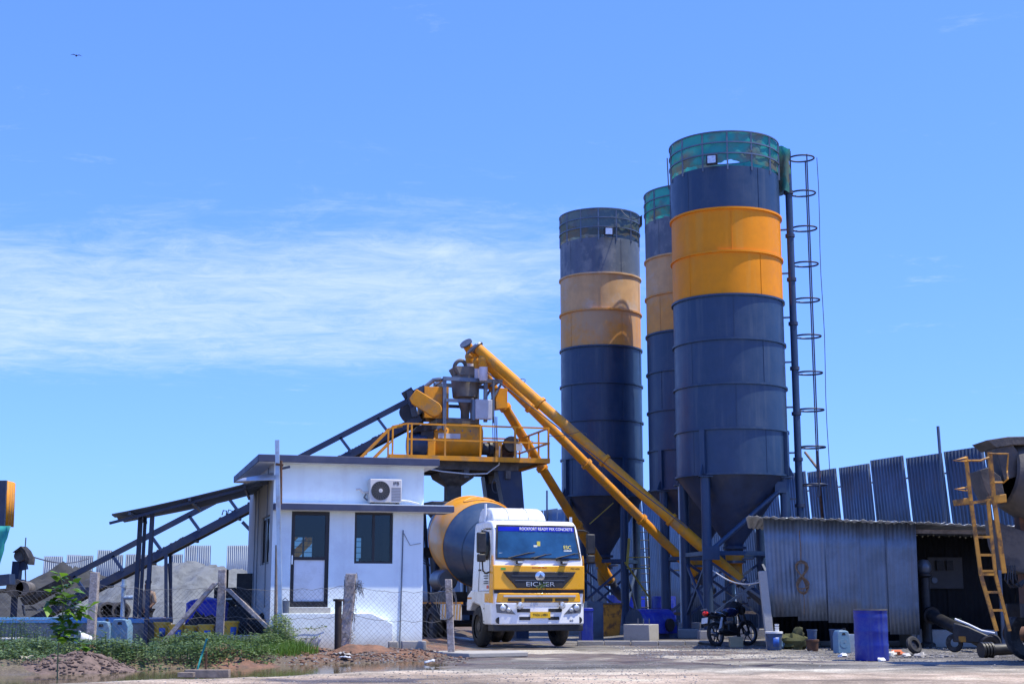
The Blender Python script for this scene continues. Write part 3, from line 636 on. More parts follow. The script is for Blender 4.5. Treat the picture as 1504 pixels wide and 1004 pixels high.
# cables between silo tops
def cable(label, a, b, sag, r=0.016, m=M_wire, n=16):
    a, b = Vector(a), Vector(b)
    pts = [a + (b - a) * (i / n) - Vector((0, 0, sag * math.sin(math.pi * i / n))) for i in range(n + 1)]
    return tag(MB().path(pts, r, 5).build('cable', m), label, 'cable')
cable('black cable sagging from grey netted silo rim to middle silo lamp', (XL + 0.7, YL - 1.3, ZR), (XM - RM - 0.1, YM, ZT + 0.4), 0.25)
cable('black cable looping from middle silo rim to bright banded silo', (XM - 0.8, YM - 1.3, ZR + 0.02), (XR - RR, YR - 0.1, ZT + 0.2), 0.3)
# ================================================================== MIXING TOWER
TR = R(16); ca, sa = math.cos(TR), math.sin(TR)
TO = at(598, 668, 43.6)
tw = thing('mixing_tower', 'orange concrete mixer on railed platform over the truck', 'mixing plant', (TO.x, TO.y, 0), TR)
ZD = TO.z; tn = Vector((sa, -ca, 0))
def tl(px, py, b=0.0):
    """point of the tower's local frame seen at a pixel, in the plane b metres behind the deck front"""
    O = MW[tw.name] @ Vector((0, b, 0)); return lp(tw, onp(px, py, O, tn))
DW = tl(808, 675).x; DD = 3.35
# deck frame and plates
MB().span((-0.55, 0, ZD - 0.13), (DW, 0.10, ZD + 0.02)).build('edge_beam', M_yel, tw)
MB().span((DW - 0.10, 0.1, ZD - 0.13), (DW, DD, ZD + 0.02)).build('edge_beam', M_yel, tw)
MB().span((-0.55, DD - 0.1, ZD - 0.13), (DW - 0.1, DD, ZD + 0.02)).build('edge_beam', M_yel, tw)
for k in range(8):
    x0 = -0.5 + k * (DW + 0.4) / 8
    MB().span((x0, 0.1, ZD - 0.05), (x0 + (DW + 0.4) / 8 - 0.012, DD - 0.1, ZD)).build('deck_plate', M_crust, tw)
for y in (0.55, 1.65, 2.8): MB().span((-0.5, y - 0.07, ZD - 0.36), (DW - 0.9, y + 0.07, ZD - 0.055)).build('deck_joist', M_crust, tw)
for x in (0.35, 1.9, DW - 1.35): MB().span((x, 0.35, ZD - 0.62), (x + 0.16, DD - 0.35, ZD - 0.365)).build('cross_beam', M_crust, tw)
# railing
hr = 0.98
def rail(p, q, m=M_yel, t=0.05): MB().bar(p, q, t, t).build('hand_rail', m, tw)
fx = [0.02, 0.14] + [tl(px, 650).x for px in (654, 706, 757)] + [DW - 0.04]
for x in fx: MB().bar((x, 0.04, ZD + 0.02), (x, 0.04, ZD + hr), 0.055, 0.055).build('rail_post', M_yel, tw)
rail((0, 0.04, ZD + hr), (DW, 0.04, ZD + hr)); rail((0, 0.04, ZD + 0.5), (DW, 0.04, ZD + 0.5))
for y in (1.1, 2.2, DD - 0.05): MB().bar((DW - 0.04, y, ZD + 0.02), (DW - 0.04, y, ZD + hr), 0.05, 0.05).build('rail_post', M_yel, tw)
for z in (0.5, hr): rail((DW - 0.04, 0.07, ZD + z), (DW - 0.04, DD, ZD + z)); rail((0.9, DD - 0.04, ZD + z), (DW - 0.07, DD - 0.04, ZD + z))
for x in (1.6, 3.0): MB().bar((x, DD - 0.04, ZD + 0.02), (x, DD - 0.04, ZD + hr), 0.05, 0.05).build('rail_post', M_yel, tw)
# stair going down to the left
st = []
for y in (0.05, 0.75):
    MB().bar((-0.5, y, ZD - 0.1), (-4.4, y, ZD - 4.2), 0.05, 0.2).build('stair_stringer', M_yel, tw)
    MB().bar((0.0, y, ZD + hr), (-0.45, y, ZD + hr - 0.1), 0.05).build('stair_rail', M_yel, tw)
    MB().bar((-0.45, y, ZD + hr - 0.1), (-4.35, y, ZD + hr - 4.2), 0.05).build('stair_rail', M_yel, tw)
    MB().bar((-0.45, y, ZD + 0.45), (-4.35, y, ZD - 3.65), 0.05).build('stair_rail', M_yel, tw)
    for k in range(4):
        x = -0.45 - 1.25 * k; z = ZD - 0.1 - 1.25 * k * 1.05
        MB().bar((x, y, z), (x, y, z + hr), 0.05).build('stair_post', M_yel, tw)
for k in range(15):
    x = -0.62 - k * 0.26; MB().box((x, 0.4, ZD - 0.15 - k * 0.273), (0.24, 0.64, 0.03)).build('tread', M_yel, tw)
# legs: tapering plate boxes
def leg(x0, x1, xb0, xb1, y, zt, dep=0.5):
    s = MB(); zb = 0.0
    s.prism([(x0, zt), (x1, zt), (xb1, 2.2), (xb1, zb), (xb0, zb), (xb0, 2.2)], y, y + dep, 'xz'); s.build('leg', M_bluedark, tw, bev=0.01)
a, b2 = tl(731, 695, 0.5), tl(766, 695, 0.5); c, d = tl(755, 752, 0.5), tl(773, 752, 0.5)
leg(a.x, b2.x, c.x + 0.08, d.x + 0.08, 0.5, ZD - 0.36)
leg(a.x + 0.1, b2.x - 0.1, c.x - 0.0, d.x - 0.05, 2.5, ZD - 0.36)
leg(0.1, 0.8, 0.0, 0.35, 2.5, ZD - 0.36); leg(0.1, 0.62, -0.05, 0.25, 0.5, ZD - 0.62)
# discharge hopper and chute
h = tl(665, 697, 1.5); hz = ZD - 0.40; rx = 0.62
cx = h.x
s = MB()
ztop, zm, zb = ZD - 0.42, tl(665, 714, 1.5).z, tl(665, 738, 1.5).z
lv = [(0.60, ztop), (0.55, ztop - 0.14), (0.23, zm), (0.23, zb)]
vs = []
for r_, z in lv: vs += [(cx - r_, 1.5 - r_, z), (cx + r_, 1.5 - r_, z), (cx + r_, 1.5 + r_, z), (cx - r_, 1.5 + r_, z)]
s.add(vs, [(j * 4 + i, j * 4 + (i + 1) % 4, (j + 1) * 4 + (i + 1) % 4, (j + 1) * 4 + i) for j in range(3) for i in range(4)])
dh = s.build('discharge_hopper', M_crust, tw, bev=0.01)
MB().lathe([(0.24, zb + 0.08), (0.40, zb + 0.02), (0.40, zb - 0.02), (0.24, zb - 0.02)], 20, Matrix.Translation((cx, 1.5, 0))).build('chute_skirt', M_rub, dh)
pts = [(cx + 1.05, 0.4, ZD - 0.62)] + [(cx + 1.12 + 0.12 * math.cos(a), 0.4, ZD - 0.85 + 0.22 * math.sin(a)) for a in [i * 0.5 for i in range(13)]]
MB().path(pts, 0.014, 5).build('cable_loop', M_wire, tw)
MB().path([tl(628, 688, 0.3), tl(650, 692, 0.3), tl(690, 696, 0.3), tl(715, 695, 0.3), tl(733, 682, 0.2), tl(734, 655, -0.02)], 0.022, 6).build('water_hose', M_wplast, tw)
# mixer drum (trough) on the deck
x0, x1 = tl(641, 650, 0.5).x, tl(711, 650, 0.5).x
yc = 1.35; zc = ZD + 0.60
def trough(xa, xb, r, m, nm, top=1.05):
    s = MB(); poly = [(yc + r * math.cos(a), zc + r * math.sin(a)) for a in [math.pi + math.pi * i / 20 for i in range(21)]]
    poly += [(yc + r, ZD + top), (yc + r * 0.75, ZD + top + 0.2), (yc - r * 0.75, ZD + top + 0.2), (yc - r, ZD + top)]
    s.prism(poly, xa, xb, 'yz'); return s.build(nm, m, tw, bev=0.012)
mx = trough(x0, x1, 0.58, M_yel, 'mixer_trough', 0.95)
for x in (x0 - 0.03, x1 - 0.02): trough(x, x + 0.05, 0.64, M_yel, 'end_plate', 0.9)
MB().box(((x0 + x1) / 2 - 0.3, yc - 0.592, ZD + 0.72), (0.72, 0.02, 0.16)).build('wear_plate', M_silver, mx)
for k in range(5): MB().tube((x0 + 0.12 + k * 0.26, yc - 0.60, ZD + 0.9), (x0 + 0.12 + k * 0.26, yc - 0.575, ZD + 0.9), 0.025, n=8).build('bolt', M_gsteel, mx)
MB().span((x0 + 0.05, yc - 0.45, ZD + 1.15), (x1 - 0.05, yc + 0.45, ZD + 1.32)).build('mixer_cover', M_hopper, tw, bev=0.01)
# left drive: dark hood and housing
hx0, hx1 = tl(603, 650, 0.5).x, tl(641, 650, 0.5).x
MB().lathe([(0.01, 0), (0.36, 0), (0.40, 0.06), (0.40, 0.5), (0.36, 0.56), (0.01, 0.56)], 28, axis_m((hx0, 0.9, ZD + 0.42), (1, 0, 0))).build('drive_housing', M_blue, tw)
MB().span((hx0 + 0.56, 0.62, ZD + 0.02), (hx1, 1.25, ZD + 0.62)).build('gearbox', M_yel, tw, bev=0.03)
MB().prism([(hx0 + 0.05, ZD + 0.75), (hx1 + 0.02, ZD + 0.9), (hx1 + 0.02, ZD + 1.18), (hx0 + 0.25, ZD + 0.98)], 0.55, 1.3, 'xz').build('rubber_apron', M_rub, tw, bev=0.01)
MB().span((hx0 + 0.34, 0.60, ZD + 0.6), (hx1 - 0.06, 1.2, ZD + 0.92)).build('bearing_block', M_black, tw, bev=0.02)
# right drive: motor and belt guard
mx0 = tl(712, 650, 0.5).x
gm_ = MB().lathe([(0.01, 0), (0.2, 0), (0.2, 0.2), (0.27, 0.22), (0.27, 0.34), (0.01, 0.36)], 20, axis_m((mx0, 0.9, ZD + 0.36), (1, 0, 0))).build('gearbox', M_black, tw)
mo = MB()
for k in range(18):
    a = 2 * math.pi * k / 18; mo.box((mx0 + 0.78, 0.9 + 0.2 * math.cos(a), ZD + 0.3 + 0.2 * math.sin(a)), (0.5, 0.02, 0.07), Matrix.Rotation(a, 3, 'X') @ Matrix.Rotation(math.pi / 2, 3, 'X'))
mo.tube((mx0 + 0.5, 0.9, ZD + 0.3), (mx0 + 1.05, 0.9, ZD + 0.3), 0.19, n=18)
mt = mo.build('motor', M_rust, tw)
MB().span((mx0 + 0.62, 0.72, ZD + 0.02), (mx0 + 0.98, 1.08, ZD + 0.12)).build('motor_foot', M_black, mt)
MB().span((mx0 + 0.38, 0.66, ZD + 0.02), (mx0 + 0.62, 1.1, ZD + 0.58)).build('coupling_guard', M_yelrust, tw, bev=0.02)
MB().lathe([(0.01, 0), (0.24, 0), (0.26, 0.05), (0.26, 0.16), (0.01, 0.18)], 24, axis_m((mx0 + 0.9, 0.52, ZD + 0.50), (0, 1, 0))).build('fan_cowl', M_black, tw)
MB().span((mx0 + 0.95, 0.42, ZD + 0.28), (mx0 + 1.22, 0.48, ZD + 0.5)).build('junction_box', M_silver, tw)
MB().bar((mx0 + 1.02, 0.45, ZD + 0.02), (mx0 + 1.02, 0.45, ZD + 0.3), 0.04).build('box_stand', M_gsteel, tw)
# upper steel frame
zt0 = tl(652, 556, 0.75).z
ux0 = tl(652.5, 600, 0.75).x; ux1 = tl(713, 600, 0.75).x; ux2 = tl(737, 556, 0.75).x
for x, zb_ in ((ux0, ZD + 0.9), (ux1, ZD + 1.2)):
    for y in (0.75, 2.0): MB().bar((x, y, zb_), (x, y, zt0), 0.11, 0.11).build('frame_post', M_gsteel, tw)
for y in (0.70, 2.05):
    MB().bar((ux0 - 0.06, y, zt0), (ux2, y, zt0 - 0.02), 0.1, 0.12).build('frame_beam', M_gsteel, tw)
    MB().bar((ux0 + 0.02, y, tl(670, 588, 0.7).z), (ux1, y, tl(670, 588, 0.7).z), 0.09, 0.10).build('frame_beam', M_gsteel, tw)
    MB().bar((ux2 - 0.03, y + 0.03, zt0 - 0.1), (ux1 + 0.06, y + 0.03, zt0 - 0.85), 0.07, 0.07).build('frame_brace', M_gsteel, tw)
    MB().bar((ux0 - 0.1, y, ZD + 1.0), (ux0 - 0.42, y, ZD + 0.9), 0.09).build('frame_foot', M_gsteel, tw)
for x in (ux0, ux1, ux2 - 0.06): MB().bar((x, 0.78, zt0 + 0.0), (x, 1.98, zt0 + 0.0), 0.08, 0.08).build('frame_beam', M_gsteel, tw)
# cement weigh hopper
wcx = tl(684, 570, 1.3).x; z1, z2, z3, z4, z5 = tl(684, 541, 1.3).z, tl(684, 554, 1.3).z, tl(684, 584, 1.3).z, tl(684, 604, 1.3).z, tl(684, 616, 1.3).z
MB().prism([(wcx - 0.46, z1), (wcx + 0.56, z1 + 0.02), (wcx + 0.44, z2), (wcx - 0.30, z2)], 0.85, 1.8, 'xz').build('hopper_lid', M_hopper, tw, bev=0.01)
MB().lathe([(0.44, z2 + 0.02), (0.46, z2 - 0.1), (0.40, z3), (0.26, z3 - 0.03), (0.14, z4), (0.14, z5 - 0.1)], 28, Matrix.Translation((wcx - 0.02, 1.3, 0))).build('weigh_hopper', M_hopper, tw)
MB().tube((wcx + 0.34, 1.5, z2 - 0.05), (wcx + 0.34, 1.5, z4), 0.16, n=16).build('filter_tube', M_gsteel, tw)
MB().tube((wcx + 0.12, 0.95, z3 - 0.05), (wcx + 0.12, 0.95, z5 - 0.1), 0.06, n=10).build('water_pipe', M_hopper, tw)
for k in range(7):
    a = random.uniform(0, 6); MB().box((wcx + 0.25 + 0.06 * k, 0.9 + 0.05 * math.sin(a), z4 - 0.05 + 0.10 * math.cos(a * 2)), (0.09, 0.1, 0.14)).build('valve', M_black, tw, bev=0.01)
pts = [(wcx - 0.36 + 0.0, 1.2, z2 + 0.05)] + [(wcx - 0.22 - 0.19 * math.cos(a), 1.2 - 0.1 * math.sin(a), z1 + 0.0 + 0.22 * math.sin(a)) for a in [i * math.pi / 10 for i in range(11)]] + [(wcx - 0.02, 1.1, z1 - 0.02)]
MB().path(pts, 0.065, 10).build('dust_hose', M_hopper, tw)
MB().path([(ux0 - 0.05, 1.0, zt0 + 0.02), (ux0 - 0.3, 1.0, zt0 - 0.02), (ux0 - 0.55, 1.1, zt0 - 0.24), (ux0 - 0.72, 1.1, zt0 - 0.30)], 0.07, 10).build('dust_hose', M_gsteel, tw)
# control cabinets
c0, c1 = tl(698, 586, 0.55), tl(722.5, 616, 0.55)
cb = MB().span((c0.x, 0.50, c1.z), (c1.x, 0.68, c0.z)).build('control_cabinet', M_silver, tw, bev=0.012)
MB().span((c0.x + 0.03, 0.492, c1.z + 0.03), (c1.x - 0.03, 0.502, c0.z - 0.03)).build('cabinet_door', M_silver, cb)
MB().span((c0.x - 0.09, 0.55, c1.z - 0.03), (c0.x - 0.005, 0.7, c0.z)).build('cabinet_mount', M_gsteel, cb)
MB().bar((c1.x + 0.06, 0.6, c1.z - 0.1), (c1.x + 0.06, 0.6, zt0), 0.06).build('cable_post', M_gsteel, tw)
for k in range(4):
    x = c1.x + 0.03 + 0.045 * k; MB().path([(x, 0.55, c1.z + 0.1), (x + 0.02 * math.sin(k), 0.55, ZD + 0.9), (x + 0.03, 0.6, ZD + 0.4)], 0.013, 5).build('cable', M_wire, tw)
o0, o1 = tl(731, 571, 1.0), tl(743, 602, 1.0)
MB().prism([(o0.x - 0.16, o0.z + 0.02), (o1.x, o0.z), (o1.x, o1.z + 0.05), (o0.x - 0.1, o1.z)], 0.8, 1.3, 'xz').build('orange_panel_box', M_yel, tw, bev=0.01)
# aggregate charging hood of the belt
g0, g1 = tl(622, 568, 1.0), tl(652, 615, 1.0)
hd = MB().span((g0.x, 0.85, g1.z), (g1.x + 0.12, 1.9, g0.z)).build('charging_hood', M_yel, tw, bev=0.01)
MB().prism([(g0.x - 0.33, g0.z - 0.45), (g0.x - 0.33, g0.z - 0.12), (g0.x - 0.003, g0.z + 0.06), (g0.x - 0.003, g0.z - 0.45)], 0.9, 1.85, 'xz').build('hood_throat', M_bluedark, hd)
# ================================================================== BELT CONVEYOR
cn = thing('belt_conveyor', 'long dark blue inclined belt conveyor rising from the sand heaps to the mixer', 'conveyor', at(60, 905, 46.0) * 1.0)
YC = 44.75
A = at(52, 908, YC); B = at(618, 613, YC); U = (B - A).normalized(); Pn = Vector((-U.z, 0, U.x)); Wd = Vector((0, 0.62, 0)); LN = (B - A).length
def cv(t, h=0.0, y=0.0): return A + U * t + Pn * h + Wd * y
for y in (0, 1):
    MB().bar(cv(0, 0, y), cv(LN, 0, y), 0.06, 0.23).build('channel', M_bluedark, cn, w=True)
    if y == 0: MB().bar(cv(1.2, 0.66, y), cv(LN - 0.1, 0.66, y), 0.10, 0.17).build('top_rail', M_bluedark, cn, w=True)
    k = 0; t_ = 1.6
    while t_ < LN - 0.2 and y == 0:
        MB().bar(cv(t_ + 0.1, 0.05, y), cv(t_, 0.62, y), 0.10, 0.09).build('upright', M_bluebrace, cn, w=True); t_ += 1.32
for h_, m_ in ((0.11, M_rub), (-0.07, M_rub)):
    MB().bar(cv(-0.2, h_, 0.5), cv(LN + 0.2, h_, 0.5), 0.66, 0.02).build('belt', m_, cn, w=True)
ml = MB()
for k in range(260):
    t_ = random.uniform(0.2, LN - 0.6); c = cv(t_, 0.13, random.uniform(0.25, 0.75)); r = random.uniform(0.03, 0.075); ml.blob(c, r, r, r * 0.7, 6, 4, 0.5)
o = ml.build('belt_load', M_sandd, cn, w=True); o['kind'] = 'stuff'
for k in range(15):
    t_ = 0.4 + k * (LN - 0.8) / 14; MB().tube(cv(t_, 0.05, 0.08), cv(t_, 0.05, 0.92), 0.045, n=8).build('idler', M_gsteel, cn, w=True)
for k in range(8):
    t_ = 0.9 + k * (LN - 1.5) / 8; MB().tube(cv(t_, -0.13, 0.05), cv(t_, -0.13, 0.95), 0.05, n=8).build('return_roller', M_black, cn, w=True)
for t_ in (1.0, LN * 0.33, LN * 0.62):
    for y in (0.02, 0.98):
        p = cv(t_, -0.08, y); MB().bar(p, (p.x + 0.12, p.y, 0), 0.09, 0.09).build('support_leg', M_bluedark, cn, w=True)
    p, q = cv(t_, -0.2, 0.02), cv(t_, -0.2, 0.98)
    if p.z > 1.4: MB().bar((p.x + 0.05, p.y, p.z - 0.2), (q.x + 0.08, q.y, 0.5), 0.06).build('support_brace', M_bluedark, cn, w=True)
pq = at(356, 766, YC); MB().bar(pq, at(400, 812, YC), 0.1, 0.1).build('strut', M_bluedark, cn, w=True)
# head drive with orange guard
p = at(611, 584, YC - 0.55); q = at(638, 601, YC - 0.55); dv = (q - p).normalized(); up = Vector((-dv.z, 0, dv.x)); hw = 0.235
poly = [p - dv * 0.12 + up * hw, p + up * hw] + [q + (up * math.cos(a) + dv * math.sin(a)) * hw for a in [math.pi * i / 10 for i in range(11)]] + [p - up * hw, p - dv * 0.16 - up * hw * 0.6]
s = MB(); n_ = len(poly); s.add([v + Vector((0, -0.12, 0)) for v in poly] + [v + Vector((0, 0.12, 0)) for v in poly], [tuple(range(n_ - 1, -1, -1)), tuple(range(n_, 2 * n_))] + [(i, (i + 1) % n_, n_ + (i + 1) % n_, n_ + i) for i in range(n_)])
s.build('belt_guard', M_yel, cn, w=True, bev=0.02)
e = at(602, 578, YC); MB().tube(cv(LN - 0.3, 0.35, -0.05), cv(LN - 0.3, 0.35, 1.05), 0.26, n=20).build('head_drum', M_black, cn, w=True)
MB().bar(cv(LN - 0.15, 0.1, -0.12), at(601, 574, YC - 0.1), 0.12, 0.2).build('drive_bracket', M_bluedark, cn, w=True)
MB().bar(at(592, 582, YC), at(607, 573, YC), 0.2, 0.22).build('motor_mount', M_black, cn, w=True)
MB().path([at(326, 756, YC), at(328, 749, YC), at(333, 750, YC), at(332, 757, YC)], 0.02, 6).build('lifting_eye', M_wire, cn, w=True)
MB().path([at(334, 755, YC), at(336, 748, YC), at(341, 750, YC), at(339, 756, YC)], 0.02, 6).build('lifting_eye', M_wire, cn, w=True)
cnl = MB()
# lower loading boot
lo = MB().prism([(0, 0), (1.35, 0.68), (1.3, 0.42), (0.12, -0.2)], 0, 0.9, 'xz'); lo.xf(Matrix.Translation(at(29, 878, YC - 0.6)))
lo.build('loading_boot', M_rub, cn, w=True)
# ================================================================== SCREW CONVEYORS
def screw(label, p, q, r, dn, mm=M_yel):
    T = thing('screw_conveyor', label, 'screw conveyor', q, 0, 'orange screw conveyor tubes')
    p, q = Vector(p), Vector(q); u = (q - p).normalized(); ln = (q - p).length
    nseg = 4
    for k in range(nseg):
        a = p + u * (ln * k / nseg); b = p + u * (ln * (k + 1) / nseg)
        sg = MB().tube(a, b, r, n=20).build('tube_section', mm, T, w=True)
        if k: MB().lathe([(r, -0.05), (r + 0.05, -0.05), (r + 0.05, 0.05), (r, 0.05)], 20, axis_m(a, u)).build('flange', mm, T, w=True)
    MB().lathe([(r, -0.02), (r + 0.06, -0.02), (r + 0.06, 0.03), (0.01, 0.03)], 20, axis_m(p - u * 0.02, -u)).build('end_plate', M_gsteel, T, w=True)
    # motor and gearbox at the lower end
    mm_ = MB().lathe([(0.02, 0), (r + 0.04, 0), (r + 0.04, 0.08), (r * 0.85, 0.1), (r * 0.85, 0.35), (r * 0.95, 0.37), (r * 0.95, 0.85), (r * 0.6, 0.95), (0.02, 0.95)], 20, axis_m(q, u)).build('drive_motor', M_bluedark, T, w=True)
    MB().lathe([(0.02, 0.95), (r * 0.55, 0.95), (r * 0.55, 1.08), (0.02, 1.08)], 16, axis_m(q, u)).build('fan_cover', M_silver, mm_, w=False).parent = T
    # spout at the head
    sp = p + u * 0.25
    MB().lathe([(r * 0.8, 0), (r * 0.95, -0.25), (r * 0.95, -0.42), (r * 0.75, -0.5)], 18, Matrix.Translation(sp)).build('spout', mm, T, w=True)
    MB().blob(sp + Vector((0, 0, -0.22)), r * 1.08, r * 1.08, r * 1.05, 16, 10).build('spout_ball', mm, T, w=True)
    MB().lathe([(r * 0.85, -0.45), (r * 0.80, -dn), (r * 0.70, -dn - 0.05)], 18, Matrix.Translation(sp)).build('sleeve', M_canvas, T, w=True)
    for k in (0.18, 0.42):
        c = p + u * (ln * k) + Vector((0, 0, r)); MB().path([c + Vector((0.09 * math.cos(a), 0, 0.06 + 0.06 * math.sin(a))) for a in [i * 0.55 for i in range(12)]], 0.012, 5).build('lifting_eye', M_wire, T, w=True)
    return T
ya = TO.y + 1.35
screw('orange screw tube slanting down to the bright banded silo cone', at(702, 511, ya - 0.2), at(1088, 853, YR - 0.6), 0.165, 0.85)
screw('orange screw tube slanting down to the middle silo cone', at(694, 513, ya + 0.1), at(1022, 842, YM - 0.6), 0.15, 0.8)
screw('steepest orange screw tube slanting down to the grey netted silo', at(685, 505, ya + 0.45), at(897, 852, YL - 0.4), 0.155, 0.72)
# inlet spouts under the silo cones
for px, py, cx_, cy_, lab in ((1088, 835, XR, YR, 'orange feed boot under the bright banded silo cone'), (1020, 830, XM, YM, 'orange feed boot under the middle silo cone'), (897, 835, XL, YL, 'orange feed boot under the grey netted silo cone')):
    T = thing('feed_boot', lab, 'feed boot', (cx_, cy_, 0), 0, 'feed boots under the silos')
    MB().lathe([(0.28, 2.54), (0.28, 2.3), (0.22, 2.25), (0.22, 1.9), (0.18, 1.7), (0.02, 1.7)], 20).build('boot', M_yel, T)
    MB().lathe([(0.29, 2.36), (0.34, 2.36), (0.34, 2.28), (0.29, 2.28)], 20).build('flange', M_gsteel, T)
    MB().tube((0.2, -0.2, 2.4), (0.5, -0.35, 2.42), 0.035).build('valve_handle', M_gsteel, T)
# small supporting strap between the near two tubes
cable('black cable running along the screw tube of the bright banded silo', at(716, 547, ya - 0.4), at(1010, 775, YR - 0.9), -0.0, 0.018)
cable('thin cable from the platform railing corner to an orange screw tube', at(806, 640, TO.y + 1.0), at(856, 632, YR - 0.4), 0.05, 0.01)
cable('white hose hanging between screw motor and leaning concrete post', at(1040, 832, YR - 1.1), at(1122, 853, 40), 0.25, 0.02, M_wplast)
# ================================================================== SITE OFFICE
OR = R(16); O0 = at(397, 880, 32.3); OZ = 0.12
of = thing('site_office', 'small white flat roofed office with slate blue eaves beside the truck', 'building', (O0.x, O0.y, OZ), OR)
on = Vector((math.sin(OR), -math.cos(OR), 0))
def ol(px, py, f=0.0):
    return lp(of, onp(px, py, MW[of.name] @ Vector((0, -f, 0)), on))
W = ol(621, 850).x; D = 5.4; t_ = 0.23
zr0, zr1 = ol(420, 678.5, 0.35).z, ol(420, 667.5, 0.35).z
zc0, zc1 = ol(420, 747.5, 0.35).z, ol(420, 738.5, 0.35).z
dx0, dx1 = ol(427.5, 800).x, ol(483.5, 800).x; dz0, dz1 = ol(455, 891).z, ol(455, 750.5).z
wx0, wx1 = ol(520.5, 800).x, ol(577, 800).x; wz0, wz1 = ol(550, 827).z, ol(550, 751.5).z
s = MB()        # front wall with door and window openings
def wallseg(a, b, z0, z1): s.span((a, 0, z0), (b, t_, z1))
for a, b, z0, z1 in ((0, dx0, -0.3, zr0), (dx0, dx1, dz1, zr0), (dx0, dx1, -0.3, dz0), (dx1, wx0, -0.3, zr0), (wx0, wx1, wz1, zr0), (wx0, wx1, -0.3, wz0), (wx1, W, -0.3, zr0)): wallseg(a, b, z0, z1)
# welded outline so that no joints show
s = MB(); xs = [0, dx0, dx1, wx0, wx1, W]; zs = sorted([-0.3, dz0, wz0, min(dz1, wz1), max(dz1, wz1) + 0.001, zr0])
zs = [-0.3, dz0, wz0, dz1 if abs(dz1 - wz1) < 0.2 else dz1, zr0]; wz1 = dz1
for i in range(5):
    for j in range(4):
        if i == 1 and j in (1, 2): continue
        if i == 3 and j == 2: continue
        s.add([(xs[i], 0, zs[j]), (xs[i + 1], 0, zs[j]), (xs[i + 1], 0, zs[j + 1]), (xs[i], 0, zs[j + 1])], [(0, 1, 2, 3)])
for x0, x1, z0, z1 in ((dx0, dx1, dz0, dz1), (wx0, wx1, wz0, wz1)):
    s.add([(x0, 0, z0), (x0, t_, z0), (x0, t_, z1), (x0, 0, z1)], [(0, 1, 2, 3)]); s.add([(x1, 0, z0), (x1, t_, z0), (x1, t_, z1), (x1, 0, z1)], [(3, 2, 1, 0)])
    s.add([(x0, 0, z1), (x1, 0, z1), (x1, t_, z1), (x0, t_, z1)], [(0, 3, 2, 1)]); s.add([(x0, 0, z0), (x1, 0, z0), (x1, t_, z0), (x0, t_, z0)], [(0, 1, 2, 3)])
s.build('front_wall', M_white, of)
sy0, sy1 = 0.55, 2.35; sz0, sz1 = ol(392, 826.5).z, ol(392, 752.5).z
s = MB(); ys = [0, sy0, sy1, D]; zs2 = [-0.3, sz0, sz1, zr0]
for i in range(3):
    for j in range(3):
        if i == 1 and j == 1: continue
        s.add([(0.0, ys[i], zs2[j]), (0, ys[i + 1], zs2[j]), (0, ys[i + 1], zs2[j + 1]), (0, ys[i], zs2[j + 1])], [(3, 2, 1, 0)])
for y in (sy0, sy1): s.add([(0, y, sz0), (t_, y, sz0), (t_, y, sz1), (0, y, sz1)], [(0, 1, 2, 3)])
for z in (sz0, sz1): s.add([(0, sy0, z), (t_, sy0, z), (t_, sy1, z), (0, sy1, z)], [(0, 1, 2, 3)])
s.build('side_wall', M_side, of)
s = MB(); s.add([(W, 0, -0.3), (W, D, -0.3), (W, D, zr0), (W, 0, zr0)], [(0, 1, 2, 3)]); s.build('side_wall', M_white, of)
s = MB(); bx = [0, 1.15, 1.72, W - 0.95, W - 0.45, W]; bz = [-0.3, 1.75, 2.75, zr0]
for i in range(5):
    for j in range(3):
        if i in (1, 3) and j == 1: continue
        s.add([(bx[i], D, bz[j]), (bx[i + 1], D, bz[j]), (bx[i + 1], D, bz[j + 1]), (bx[i], D, bz[j + 1])], [(3, 2, 1, 0)])
bw = s.build('back_wall', M_inner, of)
for x0, x1 in ((bx[1], bx[2]), (bx[3], bx[4])):
    fr_ = MB()
    for a, b in (((x0, 1.75), (x0 + 0.05, 2.75)), ((x1 - 0.05, 1.75), (x1, 2.75)), ((x0, 1.75), (x1, 1.8)), ((x0, 2.7), (x1, 2.75)), (((x0 + x1) / 2 - 0.02, 1.75), ((x0 + x1) / 2 + 0.02, 2.75))): fr_.span((a[0], D - 0.04, a[1]), (b[0], D + 0.03, b[1]))
    for k in range(6): fr_.span((x0, D + 0.04, 1.85 + 0.15 * k), (x1, D + 0.055, 1.865 + 0.15 * k))
    fr_.build('barred_window', M_frame, bw)
MB().span((1.9, 1.6, dz0), (W - 0.4, 2.3, dz0 + 0.78)).build('desk', M_wood, of, bev=0.01)
MB().span((2.3, 1.75, dz0 + 0.79), (2.8, 1.85, dz0 + 1.15)).build('monitor', M_black, of)
MB().span((0.01, 0.3, dz0 - 0.05), (W - 0.01, D - 0.01, dz0)).build('inner_floor', M_conc, of)
rl = ol(379.5, 672, 0.35).x; rr_ = ol(646, 672, 0.35).x
rf = MB().span((rl, -0.35, zr0 + 0.006), (rr_, D + 0.4, zr1)).build('roof_slab', M_trim, of, bev=0.01)
MB().span((rl + 0.02, -0.33, zr0 - 0.004), (rr_ - 0.02, D + 0.38, zr0 + 0.005)).build('soffit', M_soff, rf)
cr = ol(667.5, 743, 0.35).x
cp = MB().span((-0.003, -0.35, zc0), (cr, -0.003, zc1)).build('canopy_slab', M_trim, of, bev=0.008)
MB().span((W + 0.003, 0.0, zc0), (cr, 0.75, zc1 - 0.004)).build('canopy_return', M_trim, cp)
MB().span((0.0, -0.335, zc1), (cr - 0.02, -0.004, zc1 + 0.018)).build('canopy_topping', M_white, cp)
MB().span((0.01, -0.33, zc0 - 0.012), (cr - 0.02, -0.004, zc0 - 0.002)).build('canopy_soffit', M_soff, cp)
